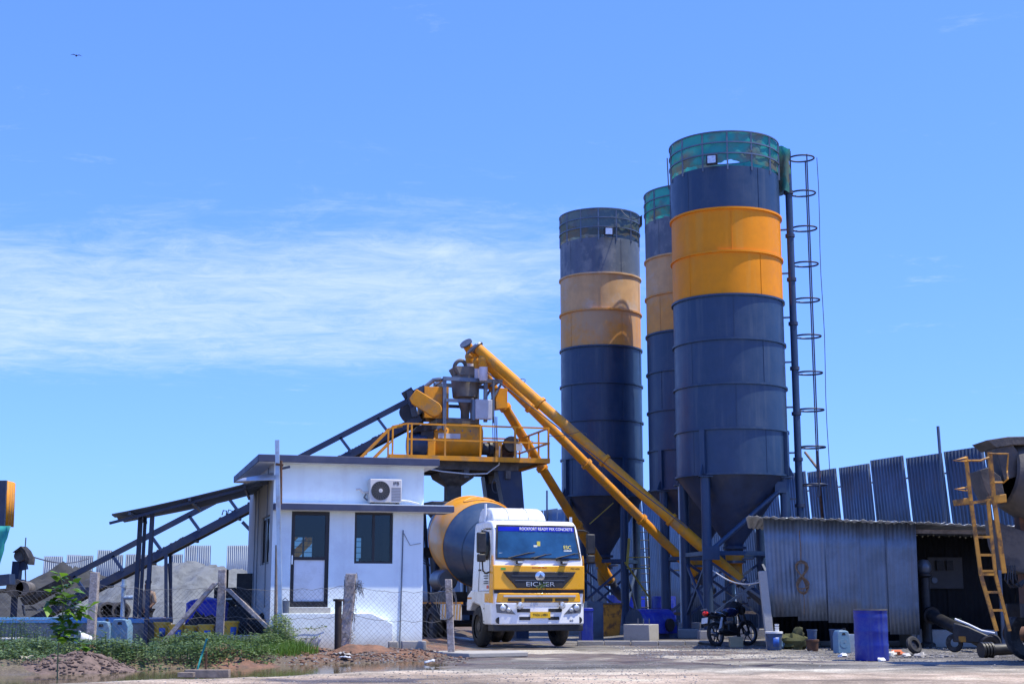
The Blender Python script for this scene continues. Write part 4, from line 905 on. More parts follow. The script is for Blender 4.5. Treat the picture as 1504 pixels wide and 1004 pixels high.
# door
dr = MB()
fw = 0.085
for a, b in (((dx0, dz0), (dx0 + fw, dz1)), ((dx1 - fw, dz0), (dx1, dz1)), ((dx0 + fw, dz1 - fw), (dx1 - fw, dz1)), ((dx0 + fw, dz0), (dx1 - fw, dz0 + 0.13)), ((dx0 + fw, (dz0 + dz1) / 2 - 0.02), (dx1 - fw, (dz0 + dz1) / 2 + 0.05))):
    dr.span((a[0], 0.05, a[1]), (b[0], 0.12, b[1]))
dr = dr.build('door', M_frame, of)
MB().span((dx0 + fw, 0.08, (dz0 + dz1) / 2 + 0.05), (dx1 - fw, 0.09, dz1 - fw)).build('pane', M_clear, dr)
MB().span((dx0 + fw, 0.075, dz0 + 0.13), (dx1 - fw, 0.10, (dz0 + dz1) / 2 - 0.02)).build('lower_panel', M_cwhite, dr)
MB().span((dx0 + 0.02, 0.02, dz0 + 0.95), (dx0 + 0.05, 0.05, dz0 + 1.15)).build('handle', M_chrome, dr)
MB().span((dx0 - 0.05, -0.10, dz0 - 0.13), (dx1 + 0.05, 0.0 - 0.003, dz0 - 0.01)).build('door_sill', M_conc, of, bev=0.008)
# front window
wn = MB(); fw = 0.055; xm = (wx0 + wx1) / 2
for a, b in (((wx0, wz0), (wx0 + fw, wz1)), ((wx1 - fw, wz0), (wx1, wz1)), ((wx0 + fw, wz1 - fw), (wx1 - fw, wz1)), ((wx0 + fw, wz0), (wx1 - fw, wz0 + fw)), ((xm - 0.03, wz0 + fw), (xm + 0.03, wz1 - fw))):
    wn.span((a[0], 0.05, a[1]), (b[0], 0.11, b[1]))
wn = wn.build('window', M_frame, of)
MB().span((wx0 + fw, 0.075, wz0 + fw), (xm - 0.03, 0.083, wz1 - fw)).build('pane', M_clear, wn)
MB().span((xm + 0.03, 0.085, wz0 + fw), (wx1 - fw, 0.093, wz1 - fw)).build('pane', M_clear, wn)
sw = MB()
for a, b in (((sy0, sz0), (sy0 + .07, sz1)), ((sy1 - .07, sz0), (sy1, sz1)), ((sy0, sz1 - .06), (sy1, sz1)), ((sy0, sz0), (sy1, sz0 + .06)), ((1.42, sz0), (1.5, sz1))): sw.span((0.05, a[0], a[1]), (0.11, b[0], b[1]))
sw = sw.build('window', M_frame, of)
for y0, y1 in ((sy0 + 0.07, 1.42), (1.5, sy1 - 0.07)): MB().span((0.07, y0, sz0 + 0.06), (0.08, y1, sz1 - 0.06)).build('pane', M_glass, sw)
# plinth step, conduits, stains of fittings
MB().prism([(ol(412, 900, 0.25).x, -0.3), (ol(577, 900, 0.25).x, -0.3), (ol(577, 930, 0.25).x, ol(577, 915, 0.25).z), (ol(545, 900, 0.25).x, dz0 - 0.135), (ol(412, 900, 0.25).x, dz0 - 0.135)], -0.26, -0.002, 'xz').build('plinth', M_white, of, bev=0.012)
cx_ = ol(589, 850).x
MB().path([(cx_ + 0.03, -0.02, ol(589, 778).z), (cx_ + 0.01, -0.02, 1.4), (cx_ - 0.02, -0.025, -0.1)], 0.014, 6).build('conduit', M_gsteel, of)
MB().path([(cx_ + 0.05, -0.012, ol(589, 783).z), (cx_ + 0.2, -0.012, ol(589, 800).z), (cx_ + 0.45, -0.012, ol(589, 797).z)], 0.006, 5).build('loose_wire', M_wire, of)
for y in (1.0, 2.9, 3.6): MB().path([(-0.02, y, zr0 - 0.02), (-0.02, y + 0.05, 1.9), (-0.02, y, 0.9)], 0.012, 5).build('conduit', M_gsteel, of)
# air conditioner
c0, c1 = ol(543, 737, 0.30), ol(590, 704.5, 0.30); cw = c1.x - c0.x; ch = c1.z - zc1 - 0.05
ac = thing('air_conditioner', 'off white outdoor air conditioner standing on the office canopy', 'air conditioner', MW[of.name] @ Vector((c0.x, -0.32, zc1 + 0.02)), OR)
MB().span((0, 0, 0.04), (cw, 0.28, 0.04 + ch)).build('casing', M_ac, ac, bev=0.015)
fr = cw * 0.295; fc = (cw * 0.33, -0.006, 0.04 + ch * 0.5)
gr = MB().lathe([(0.01, 0), (fr, 0), (fr, 0.012), (0.01, 0.012)], 32, axis_m((fc[0], 0.004, fc[2]), (0, -1, 0))).build('fan_opening', M_black, ac)
for k in range(9): MB().lathe([(fr * (k + 1) / 9.5 - 0.004, -0.003), (fr * (k + 1) / 9.5 + 0.004, -0.003), (fr * (k + 1) / 9.5 + 0.004, 0.006)], 32, axis_m((fc[0], -0.012, fc[2]), (0, -1, 0))).build('ring', M_fan, gr)
for k in range(20):
    a = math.pi * 2 * k / 20; MB().bar((fc[0] + 0.04 * math.cos(a), -0.018, fc[2] + 0.04 * math.sin(a)), (fc[0] + fr * math.cos(a + 0.35), -0.018, fc[2] + fr * math.sin(a + 0.35)), 0.006, 0.006).build('spoke', M_fan, gr)
MB().lathe([(0.01, 0), (0.045, 0), (0.045, 0.02), (0.01, 0.022)], 16, axis_m((fc[0], -0.012, fc[2]), (0, -1, 0))).build('hub', M_ac, gr)
for k in range(9): MB().span((cw * 0.68, -0.006, 0.09 + k * ch * 0.066), (cw * 0.97, 0.0 - 0.001, 0.10 + k * ch * 0.066)).build('louvre', M_fan, ac)
text('IFB', 0.11, M_ink, ac, Matrix.Translation((cw * 0.82, -0.004, 0.04 + ch * 0.82)) @ FACE, 'logo', 0.003)
for x in (0.08, cw - 0.08): MB().span((x - 0.03, 0.02, -0.02), (x + 0.03, 0.26, 0.04)).build('foot', M_black, ac)
MB().path([(0.0, 0.2, 0.28), (-0.14, 0.16, 0.27), (-0.22, 0.12, 0.34), (-0.3, 0.14, 0.33)], 0.03, 8).build('pipe_elbow', M_ac, ac)
MB().path([(-0.02, 0.22, 0.1), (-0.1, 0.2, 0.16), (-0.06, 0.18, 0.24)], 0.022, 8).build('pipe_elbow', M_gsteel, ac)
MB().path([(cw, 0.1, 0.10), (cw + 0.2, 0.08, 0.08), (cw + 0.42, 0.02, 0.02)], 0.022, 8).build('drain_pipe', M_wplast, ac)
# ------------------------------------------------------------------ sheet awning on the left
aw = thing('sheet_awning', 'sloping dark corrugated awning on slim posts against the office side wall', 'awning', at(222, 900, 33.2))
for k in range(4):
    y0 = 32.6 + k * 0.98; y1 = y0 + 1.02
    pr, pl = at(406, 698, 32.4), at(171, 756, 33.0)
    n_ = 8; s = MB(); vs = []; L_ = 16
    for i in range(L_ + 1):
        f = i / L_
        for j in range(33):
            yy = y0 + (y1 - y0) * j / 32; q = 0.016 * math.cos(j * math.pi / 2) + 0.012 * math.sin(f * 5 + k) + 0.02 * (k % 2)
            vs.append((pr.x - 0.20 * (yy - 32.6) + (pl.x - pr.x + 0.05 * math.sin(k * 3)) * f, yy, pr.z + (pl.z - pr.z) * f + q - 0.10 * math.sin(math.pi * f) * 0.4))
    s.add(vs, [(i * 33 + j, i * 33 + j + 1, (i + 1) * 33 + j + 1, (i + 1) * 33 + j) for i in range(L_) for j in range(32)])
    s.build('sheet', M_galv, aw, w=True, solid=0.004)
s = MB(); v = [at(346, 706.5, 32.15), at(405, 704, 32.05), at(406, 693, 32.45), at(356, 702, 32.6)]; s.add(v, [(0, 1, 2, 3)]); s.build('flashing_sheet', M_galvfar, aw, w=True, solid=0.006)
pl = at(171, 756, 33.0); pr = at(395, 701, 32.6)
for f in (0.12, 0.5, 0.85):
    p = pl + (pr - pl) * f; MB().bar((p.x, 32.5, p.z - 0.09), (p.x - 0.6, 36.4, p.z - 0.09), 0.05, 0.07).build('purlin', M_bluedark, aw, w=True)
for y in (32.75,): MB().bar((pl.x - 0.08, y, pl.z - 0.20), (pr.x - 0.2 * (y - 32.6), y, pr.z - 0.10), 0.05, 0.06).build('rafter', M_bluedark, aw, w=True)
for px, Y, r in ((222, 33.0, 0.055), (205, 34.6, 0.06), (212, 35.6, 0.045)):
    p = at(px, 752, Y); MB().bar((p.x, Y, 0), (p.x + 0.03, Y, p.z + 0.0), r * 1.6, r * 1.6).build('post', M_bluedark, aw, w=True)
# ------------------------------------------------------------------ pole and stakes
p0 = at(413, 962, 31.0); p1 = at(407, 646, 31.0)
po = thing('galvanised_pole', 'tall pale galvanised pole leaning before the office corner', 'pole', (p0.x, 31.0, gz(p0.x, 31)))
MB().bar((p0.x, 31, gz(p0.x, 31) - 0.2), (p1.x, 31, p1.z), 0.085, 0.085).build('shaft', M_pipe, po, w=True)
MB().bar(at(405, 681, 30.95), at(416, 683, 30.95), 0.03, 0.05).build('clamp', M_rust, po, w=True)
st = thing('wooden_stake', 'weathered wooden stake tied behind the galvanised pole', 'stake', (p0.x - 0.15, 31.3, 0))
MB().tube(at(404, 950, 31.3), at(406.5, 800, 31.3), 0.035, n=8).build('lower_shaft', M_wood, st, w=True)
MB().tube(at(412.5, 740, 31.12), at(413, 676, 31.12), 0.028, n=8).build('upper_shaft', M_rust, st, w=True)
MB().bar(at(413, 688, 31.15), at(426, 685, 31.15), 0.03, 0.05).build('cross_piece', M_bluedark, st, w=True)
# ------------------------------------------------------------------ chain link fence
YF = 31.2
fc = thing('chain_link_fence', 'rusty chain link fence on rough concrete posts before the office', 'fence', (-4, YF, 0))
def cpost(px0, py0, px1, py1, Y, wd, nm='post', m=M_post, rot=0.2, zb=-0.2):
    a = at(px0, py0, Y); b = at(px1, py1, Y); a = a + (a - b).normalized() * 0.25
    n_ = 7; s = MB(); vs = []
    for i in range(n_ + 1):
        f = i / n_; c = a + (b - a) * f
        for k, (u, v) in enumerate(((-1, -1), (1, -1), (1, 1), (-1, 1))):
            j = 1 + 0.16 * noise.noise((i * 0.9, k * 3.1, px0)); vs.append(c + Vector((u * wd / 2 * j, v * wd / 2 * j, 0.02 * noise.noise((i, k * 2, px0 + 5)))))
    s.add(vs, [(i * 4 + k, i * 4 + (k + 1) % 4, (i + 1) * 4 + (k + 1) % 4, (i + 1) * 4 + k) for i in range(n_) for k in range(4)] + [(3, 2, 1, 0), (n_ * 4, n_ * 4 + 1, n_ * 4 + 2, n_ * 4 + 3)])
    return s.build(nm, m, fc, w=True, bev=0.01)
cpost(132, 962, 140, 840, 31.0, 0.17); cpost(322, 942, 327, 836, 31.4, 0.16); cpost(505, 962, 516, 842, 31.0, 0.22); cpost(663, 962, 658.5, 850, 31.0, 0.145)
cpost(236, 948, 317, 855, 31.25, 0.125, 'brace'); cpost(405, 932, 334, 864, 31.25, 0.125, 'brace')
nxt = [(-20, 866), (137, 858), (325, 862), (512, 860), (659, 868)]
s = MB()
def topy(px):
    for (a, ya_), (b, yb) in zip(nxt, nxt[1:]):
        if a <= px <= b:
            f = (px - a) / (b - a); return ya_ + (yb - ya_) * f + 5 * math.sin(math.pi * f) + 1.5 * math.sin(px * 0.21)
    return 868
x_a = at(-20, 900, YF).x; x_b = at(659, 900, YF).x
pit = 0.105; k = 0; Hm = 1.35
def fz(x):
    px = 752 + x * FPX / (YF * 1.0 / 1.017); return at(px, topy(px), YF).z
def wire(x, sg):
    zt = fz(max(x_a, min(x_b, x))); pts = []
    z = zt; xx_ = x; n_ = 6
    for i in range(n_ + 1):
        f = i / n_; xx2 = x + sg * (zt - 0.1) * f; zz2 = zt + (0.08 - zt) * f
        if xx2 < x_a or xx2 > x_b: break
        pts.append((xx2, YF + 0.03 * math.sin(xx2 * 2.3) + 0.02 * noise.noise((xx2 * 3, zz2 * 3, sg)), zz2 + 0.02 * noise.noise((xx2 * 4, zz2 * 4, 3))))
    if len(pts) > 1: s.path(pts, 0.0023, 3)
x = x_a - 1.3
while x < x_b + 1.3:
    for sg in (-1, 1):
        if x_a <= x <= x_b: wire(x, sg)
    x += pit
o = s.build('mesh', M_wirel, fc, w=True); o['kind'] = 'stuff'
for dz in (0.0, -0.62):
    pts = []; x = x_a
    while x < x_b: pts.append((x, YF - 0.02, fz(x) + dz + 0.012 * math.sin(x * 5))); x += 0.2
    MB().path(pts, 0.005, 4).build('line_wire', M_wirel, fc, w=True)
# tangle of wire round the thick middle post and coil on the right post
tb = MB(); c = at(517, 850, 31.0)
for k in range(46):
    a0 = random.uniform(0, 6.28); zz0 = random.uniform(-1.75, 0.02); rr0 = random.uniform(0.10, 0.17)
    tb.path([(c.x - 0.02 + 0.035 * zz0 * 1.2 + rr0 * math.cos(a0 + t * 0.8), 31.0 + rr0 * math.sin(a0 + t * 0.8), c.z + zz0 + 0.08 * t * random.uniform(-1, 1)) for t in range(5)], 0.006, 3)
for k in range(26):
    tb.path([(c.x + 0.05, 30.95, c.z - random.uniform(0, 0.3)), (c.x + random.uniform(0.1, 0.22), 30.9, c.z - random.uniform(0, 0.25)), (c.x + random.uniform(0.15, 0.3), 30.95, c.z - random.uniform(0, 0.45))], 0.005, 3)
o = tb.build('wire_tangle', M_wirel, fc, w=True); o['kind'] = 'stuff'
cl_ = MB(); c = at(660, 888, 30.9)
for k in range(3):
    ex, ez = 0.16 + 0.03 * k, 0.30 + 0.03 * k
    cl_.path([(c.x - 0.02 + ex * math.cos(a) - 0.02 * k, 30.9 - 0.02 * k, c.z + ez * math.sin(a) + 0.03 * k) for a in [i * 0.42 for i in range(14)]], 0.007, 4)
cl_.build('wire_coil', M_wirel, fc, w=True)
# flanged steel pipe standing by the post
c = at(496, 962, 30.85); tp = at(497, 881, 30.85)
pp = thing('flanged_pipe', 'short dark steel pipe with round flange beside the thick fence post', 'pipe', (c.x, 30.85, gz(c.x, 30.85)))
MB().tube((c.x, 30.85, 0.0), (tp.x, 30.85, tp.z), 0.075, n=16).build('pipe', M_darkrust, pp, w=True)
MB().tube((tp.x, 30.85, tp.z - 0.02), (tp.x, 30.85, tp.z + 0.03), 0.115, n=18).build('flange', M_darkrust, pp, w=True)
c = at(424, 893, 31.9)
cn_ = thing('dented_tin', 'small grey dented tin standing on the office step', 'tin', MW[of.name] @ Vector((dx0 - 0.12, -0.14, dz0 - 0.135)))
MB().lathe([(0.01, 0), (0.10, 0), (0.095, 0.1), (0.10, 0.28), (0.085, 0.28), (0.085, 0.05)], 14).build('can', M_gsteel, cn_)
MB().path([(-0.09, 0, 0.26), (0, 0, 0.34), (0.09, 0, 0.26)], 0.008, 5).build('handle', M_wire, cn_)
# concrete pieces by the corner of the office
for px, py, wd, ht, dp, lab, Y in ((607, 958, 0.52, 0.22, 0.3, 'grey concrete block lying by the office corner', 31.3), (577, 952, 0.2, 0.2, 0.2, 'small broken concrete lump before the office conduit', 31.7)):
    c = at(px, py, Y); o = MB().box((0, 0, 0), (wd, dp, ht), Matrix.Rotation(0.2, 3, 'Z')).build('concrete_block', M_conc, bev=0.015); o.location = (c.x, Y, gz(c.x, Y) + ht / 2 - 0.02); tag(o, lab, 'concrete block')
sl_ = MB().prism([(-1.9, 31.75), (0.1, 32.1), (0.35, 31.2), (-0.9, 30.4), (-1.75, 31.2)], 0.0, 0.105, 'xy').build('concrete_slab', M_conc, bev=0.02); tag(sl_, 'low concrete slab edge between the office corner and the truck', 'concrete slab')
# ================================================================== MIXER TRUCK
TRY = R(20); f0 = at(792, 940, 36.7)
tk = thing('mixer_truck', 'white and orange concrete mixer truck with blue drum beside the office', 'truck', (f0.x, 36.7, 0), TRY)
hw = 1.24
M_hl = mat('headlight_glass', (0.10, 0.11, 0.13), 0.06, var=0.4, scale=9, spec=0.8)
# cab shell
prof = [(0.04, 0.98), (0.0, 1.40), (0.02, 2.16), (0.22, 2.95), (0.30, 3.10), (0.44, 3.19), (0.70, 3.22), (1.62, 3.19), (1.72, 3.10), (1.74, 1.30), (1.62, 1.10), (0.6, 0.98)]
def cabw(z): return hw - 0.085 * sm(2.1, 3.15, z)
s = MB(); n_ = len(prof)
s.add([(-cabw(z), y, z) for y, z in prof] + [(cabw(z), y, z) for y, z in prof], [tuple(range(n_)), tuple(range(2 * n_ - 1, n_ - 1, -1))] + [(n_ + i, n_ + (i + 1) % n_, (i + 1) % n_, i) for i in range(n_)])
cab = s.build('cab', M_cwhite, tk, bev=0.07, seg=4)
# windscreen, slightly curved, in a black surround
def wsurf(u, v, inset, off):
    z = 2.23 + inset + (0.83 - 2 * inset) * v; hwz = cabw(z) - 0.10 - inset; x = (u * 2 - 1) * hwz
    y = 0.02 + 0.2 * (z - 2.16) / 0.79 - off + 0.02 * (x / hw) ** 2 - 0.03; return (x, y, z)
MB().grid(lambda u, v: wsurf(u, v, -0.03, 0.003), 16, 6).build('windscreen_seal', M_rub, cab)
MB().grid(lambda u, v: wsurf(u, v, 0.02, 0.014), 16, 6).build('windscreen', M_wsh, cab)
MB().grid(lambda u, v: wsurf(u, 0.855 + 0.145 * v, 0.02, 0.020), 16, 2).build('sun_strip', M_bandb, cab)
tilt = Matrix.Rotation(-math.atan2(0.2, 0.79), 4, 'X')
text('ROCKFORT READY MIX CONCRETE', 0.105, M_txtw, cab, Matrix.Translation((0.26, 0.158, 2.985)) @ tilt @ FACE, ext=0.003, sxx=0.86)
text('ESC', 0.13, M_txty, cab, Matrix.Translation((0.80, 0.045, 2.52)) @ tilt @ FACE, 'windscreen_sticker', 0.003)
MB().box((0.81, 0.045, 2.44), (0.22, 0.006, 0.04)).build('windscreen_sticker', M_txtw, cab)
MB().box((0.02, 0.08, 2.60), (0.09, 0.01, 0.14)).build('hanging_ornament', M_txty, cab)
MB().box((-0.07, 0.07, 2.55), (0.1, 0.008, 0.05)).build('windscreen_sticker', M_txtw, cab)
for x in (-1.02, 1.02): MB().box((x, 0.045, 2.33), (0.09, 0.008, 0.08)).build('windscreen_sticker', M_txtw, cab)
# wipers
for xa, xb, zb_ in ((-0.85, -0.25, 2.38), (-0.15, 0.2, 2.34), (0.45, 1.0, 2.37)):
    wp = MB().tube((xa, -0.03, 2.24), (xb, 0.015, zb_), 0.014, n=6).build('wiper', M_ink, cab)
    MB().tube((xb - 0.42, 0.0, zb_ - 0.09), (xb + 0.15, 0.02, zb_ + 0.015), 0.010, n=6).build('blade', M_ink, wp)
for x in (-0.56, 0.66):
    c = MB().box((x, -0.07, 2.13), (0.16, 0.12, 0.08)).build('cowl_lamp', M_black, cab, bev=0.015)
    MB().box((x, -0.137, 2.135), (0.13, 0.015, 0.045)).build('lens', M_lamp, c)
    MB().box((x - 0.02, -0.03, 2.20), (0.34, 0.05, 0.035)).build('bracket', M_ink, c)
# orange front panel with black grille
fp_ = MB().prism([(-hw - 0.004, 1.45), (-hw - 0.004, 2.06), (hw + 0.004, 2.06), (hw + 0.004, 1.45)], -0.035, 0.20, 'xz').build('front_panel', M_cor, cab, bev=0.025)
for sx_ in (-1, 1): MB().prism([(0.0, 1.12), (0.30, 1.12), (0.22, 2.0), (0.10, 2.32), (0.03, 2.3), (0, 2.0)], sx_ * (hw + 0.001), sx_ * (hw + 0.007), 'yz').build('corner_panel', M_cor, cab)
gp_ = [(-0.99, 1.90), (0.99, 1.90), (0.90, 1.78), (0.70, 1.58), (0.62, 1.49), (-0.62, 1.49), (-0.70, 1.58), (-0.90, 1.78)]
gl = MB().prism(gp_, -0.075, -0.034, 'xz').build('grille', M_black, cab, bev=0.012)
MB().prism([(-0.68, 1.69), (0.68, 1.69), (0.66, 1.675), (-0.66, 1.675)], -0.088, -0.074, 'xz').build('grille_bar', M_gsteel, gl)
MB().prism([(-0.78, 1.80), (0.78, 1.80), (0.76, 1.79), (-0.76, 1.79)], -0.088, -0.074, 'xz').build('grille_bar', M_gsteel, gl)
em = MB().lathe([(0.01, 0.02), (0.10, 0.02), (0.135, 0.0), (0.135, -0.03)], 28, axis_m((0, -0.085, 1.79), (0, -1, 0)) @ Matrix.Scale(0.86, 4, (0, 1, 0))).build('emblem', M_chrome, gl)
MB().prism([(-0.07, 1.745), (0.07, 1.745), (0.0, 1.85)], -0.115, -0.104, 'xz').build('emblem_triangle', M_gsteel, em)
text('EICHER', 0.155, M_chrome, gl, Matrix.Translation((0, -0.080, 1.585)) @ FACE, 'brand_letters', 0.008, sxx=1.55)
text('EICHER PRO', 0.05, M_red, cab, Matrix.Translation((0.0, -0.037, 2.0)) @ FACE, 'small_lettering', 0.002, sxx=1.5)
text('PRO 6028', 0.05, M_ink, cab, Matrix.Translation((0.98, -0.037, 1.98)) @ FACE, 'small_lettering', 0.002, sxx=1.2)
MB().box((-0.98, -0.037, 1.97), (0.13, 0.006, 0.05)).build('green_badge', mat('badge_green', (0.05, 0.3, 0.05)), cab)
gb = MB()
for k in range(40):
    a = random.uniform(0, 6.28); r = random.uniform(0, 0.14); c = Vector((0.02 + r * 1.3 * math.cos(a), -0.13 - random.uniform(0, 0.05), 1.56 + r * 0.8 * math.sin(a))); d = Vector((random.uniform(-1, 1), random.uniform(-.6, .2), random.uniform(-1, 1))).normalized() * 0.05
    sd = d.cross(Vector((0, 1, 0.2))).normalized() * 0.018; gb.add([c, c + d * 0.5 + sd, c + d, c + d * 0.5 - sd], [(0, 1, 2, 3)])
gb.build('leaf_garland', M_weed, cab)
MB().span((-hw + 0.03, -0.01, 1.36), (hw - 0.03, 0.3, 1.449)).build('shadow_gap', M_ink, cab)
# bumper: orange upper lip, white lower body
def bump(z0, z1, y0, x=hw + 0.03, m=M_cwhite, nm='bumper', bev=0.035, par=tk):
    q = [(-x, 0.62), (-x, 0.10), (-x + 0.22, y0), (x - 0.22, y0), (x, 0.10), (x, 0.62)]
    return MB().prism(q, z0, z1, 'xy').build(nm, m, par, bev=bev, seg=3)
bu = bump(0.58, 1.13, -0.06)
bo = bump(1.135, 1.37, -0.05, hw + 0.02, M_cor, 'bumper_lip', 0.02, tk)
MB().span((-0.98, -0.075, 1.27), (0.98, -0.03, 1.315)).build('lip_strip', M_silver, bo)
for x0, x1 in ((-0.42, 0.34),): MB().span((x0, -0.07, 1.155), (x1, -0.03, 1.235)).build('lip_slot', M_ink, bo)
for x0, x1 in ((-0.86, -0.5), (0.42, 0.78)): MB().span((x0, -0.065, 1.16), (x1, -0.03, 1.235)).build('lip_slot', M_black, bo)
for x0, x1, z0, z1 in ((-0.62, -0.27, 0.89, 0.98), (0.23, 0.58, 0.89, 0.98), (-0.56, -0.27, 0.70, 0.78), (0.23, 0.52, 0.70, 0.78)):
    MB().span((x0, -0.072, z0), (x1, -0.03, z1)).build('air_slot', M_ink, bu)
MB().prism([(-0.62, 1.13), (0.62, 1.13), (0.5, 1.04), (-0.5, 1.04)], -0.068, -0.04, 'xz').build('bumper_step', M_silver, bu)
np_ = MB().span((-0.27, -0.095, 0.75), (0.27, -0.073, 0.90)).build('number_plate', M_plate, bu)
text('TN36 L4881', 0.085, M_ink, np_, Matrix.Translation((0, -0.097, 0.825)) @ FACE, 'plate_number', 0.002, sxx=0.95)
for sx_ in (-1, 1):
    q = [(sx_ * 1.15, 1.10), (sx_ * 0.92, 1.10), (sx_ * 0.66, 0.84), (sx_ * 1.13, 0.88)]
    if sx_ < 0: q = q[::-1]
    s = MB(); yy = lambda x: -0.062 + max(0, (abs(x) - (hw + 0.03 - 0.22)) / 0.22) * 0.16 - 0.008
    q = [(0.66, 0.84), (0.92, 1.10), (1.05, 1.10), (1.05, 0.872), (1.16, 1.10), (1.14, 0.885)]; q = [(sx_ * x, z) for x, z in q]
    s.add([(x, yy(x) + 0.05, z) for x, z in q] + [(x, yy(x) - 0.008, z) for x, z in q], [(6, 7, 8, 9), (9, 8, 10, 11), (0, 3, 2, 1), (3, 5, 4, 2), (0, 1, 7, 6), (1, 2, 8, 7), (2, 4, 10, 8), (4, 5, 11, 10), (5, 3, 9, 11), (3, 0, 6, 9)])
    hl = s.build('headlight', M_hl, tk)
    for xx_, zz_, r in ((sx_ * 1.0, 1.0, 0.075), (sx_ * 0.85, 0.95, 0.055)):
        MB().lathe([(0.01, 0.03), (r * 0.6, 0.025), (r, 0.0), (r, -0.02)], 18, axis_m((xx_, yy(xx_) - 0.014, zz_), (0, -1, 0))).build('lamp', M_lamp, hl)
    MB().tube((sx_ * 1.08, 0.02, 0.69), (sx_ * 1.08, -0.035, 0.69), 0.085, n=20).build('fog_lamp', M_black, tk)
    sl2 = MB().lathe([(0.01, 0.05), (0.06, 0.045), (0.095, 0.0), (0.095, -0.06), (0.03, -0.08)], 20, axis_m((sx_ * 0.57, -0.16, 1.06), (0, -1, 0))).build('spot_lamp', M_chrome, tk)
    MB().lathe([(0.01, 0.055), (0.06, 0.05), (0.078, 0.03)], 20, axis_m((sx_ * 0.57, -0.165, 1.06), (0, -1, 0))).build('lens', M_lamp, sl2)
    MB().bar((sx_ * 0.57, -0.1, 0.98), (sx_ * 0.57, -0.07, 0.92), 0.04).build('lamp_stem', M_ink, sl2)
text('6x2', 0.07, M_ink, bu, Matrix.Translation((0.86, -0.064, 0.68)) @ FACE, 'small_lettering', 0.002)
MB().span((-hw + 0.02, 0.02, 0.42), (hw - 0.02, 0.45, 0.578)).build('valance', M_black, tk, bev=0.02)
# side: door outlines, window, handle, mirrors, steps, mudguard
for sx_ in (-1, 1):
    X = lambda z, e=0.004: sx_ * (cabw(z) + e)
    q = [(0.42, 2.20), (1.10, 2.20), (1.10, 2.96), (0.52, 2.96), (0.34, 2.5)]
    s = MB(); s.add([(X(z), y, z) for y, z in q], [tuple(range(5))]); s.build('side_window_seal', M_ink, cab, solid=0.006)
    q = [(0.46, 2.25), (1.06, 2.25), (1.06, 2.91), (0.54, 2.91), (0.39, 2.5)]
    s = MB(); s.add([(X(z, 0.010), y, z) for y, z in q], [tuple(range(5))]); s.build('side_window', M_glass, cab, solid=0.004)
    for pl_ in ([(0.26, 1.42), (0.26, 2.2), (0.36, 2.55), (0.50, 3.02), (1.16, 3.02), (1.16, 1.42), (0.26, 1.42)],):
        MB().path([(X(z, 0.002), y, z) for y, z in pl_], 0.009, 4).build('door_seam', M_ink, cab)
    MB().box((X(1.95, 0.02), 0.98, 1.95), (0.03, 0.16, 0.04)).build('door_handle', M_ink, cab)
    for k, (yy_, zz_) in enumerate(((0.55, 1.86), (0.55, 1.80), (0.55, 1.66), (0.55, 1.61), (0.55, 1.74))):
        MB().box((X(zz_, 0.004), yy_, zz_), (0.006, 0.34 if k < 4 else 0.3, 0.022)).build('door_marking', M_ink, cab)
    MB().box((X(1.5, 0.006), 0.42, 1.52), (0.012, 0.12, 0.08)).build('side_indicator', mat('amber_lens', (0.6, 0.09, 0.02), 0.2), cab)
    mi = MB().box((sx_ * 1.50, 0.16, 2.62), (0.10, 0.26, 0.46) if False else (0.24, 0.11, 0.52)).build('mirror', M_black, tk, bev=0.03)
    MB().box((sx_ * 1.50, 0.16, 2.24), (0.22, 0.11, 0.20)).build('lower_mirror', M_black, mi, bev=0.03)
    MB().path([(sx_ * 1.18, 0.35, 2.98), (sx_ * 1.36, 0.25, 2.97), (sx_ * 1.46, 0.2, 2.93), (sx_ * 1.46, 0.19, 2.1), (sx_ * 1.44, 0.2, 1.92), (sx_ * 1.36, 0.22, 1.86), (sx_ * 1.22, 0.3, 1.9)], 0.022, 6).build('mirror_arm', M_ink, mi)
    # mudguard with wheel arch
    q = [(0.12, 0.60), (0.12, 1.30), (0.30, 1.44), (1.75, 1.44), (2.05, 1.30), (2.12, 0.92), (1.98, 0.92)]
    q += [(1.36 + 0.60 * math.cos(a), 0.52 + 0.66 * math.sin(a)) for a in [R(38) + R(122) * i / 12 for i in range(13)]] + [(0.78, 0.60)]
    MB().prism(q, sx_ * (hw - 0.28), sx_ * (hw + 0.002), 'yz').build('mudguard', M_cwhite, tk, bev=0.02)
    MB().box((sx_ * (hw + 0.004), 1.86, 1.24), (0.006, 0.34, 0.05)).build('reflector_strip', M_yel, tk)
    for z in (0.66, 0.98): MB().box((sx_ * (hw - 0.04), 0.46, z), (0.1, 0.5, 0.04)).build('step', M_black, tk)
# roof fairing
s = MB(); pf = [(0.52, 3.20), (0.58, 3.36), (0.74, 3.49), (1.0, 3.56), (1.55, 3.56), (1.66, 3.48), (1.68, 3.19)]; n_ = len(pf)
s.add([(-1.08 + 0.06 * sm(3.2, 3.56, z), y, z) for y, z in pf] + [(0.42 - 0.06 * sm(3.2, 3.56, z), y, z) for y, z in pf], [tuple(range(n_)), tuple(range(2 * n_ - 1, n_ - 1, -1))] + [(n_ + i, n_ + (i + 1) % n_, (i + 1) % n_, i) for i in range(n_)])
rfp = s.build('roof_fairing', M_cwhite, tk, bev=0.05, seg=3)
for x in (-0.62, -0.08): MB().path([(x, 0.535, 3.26), (x, 0.59, 3.38), (x, 0.74, 3.496), (x, 1.0, 3.562), (x, 1.5, 3.562)], 0.012, 5).build('fairing_rib', M_silver, rfp)
MB().tube((-1.1, 1.0, 3.15), (-1.1, 1.0, 3.66), 0.035, n=10).build('air_intake', M_cwhite, tk)
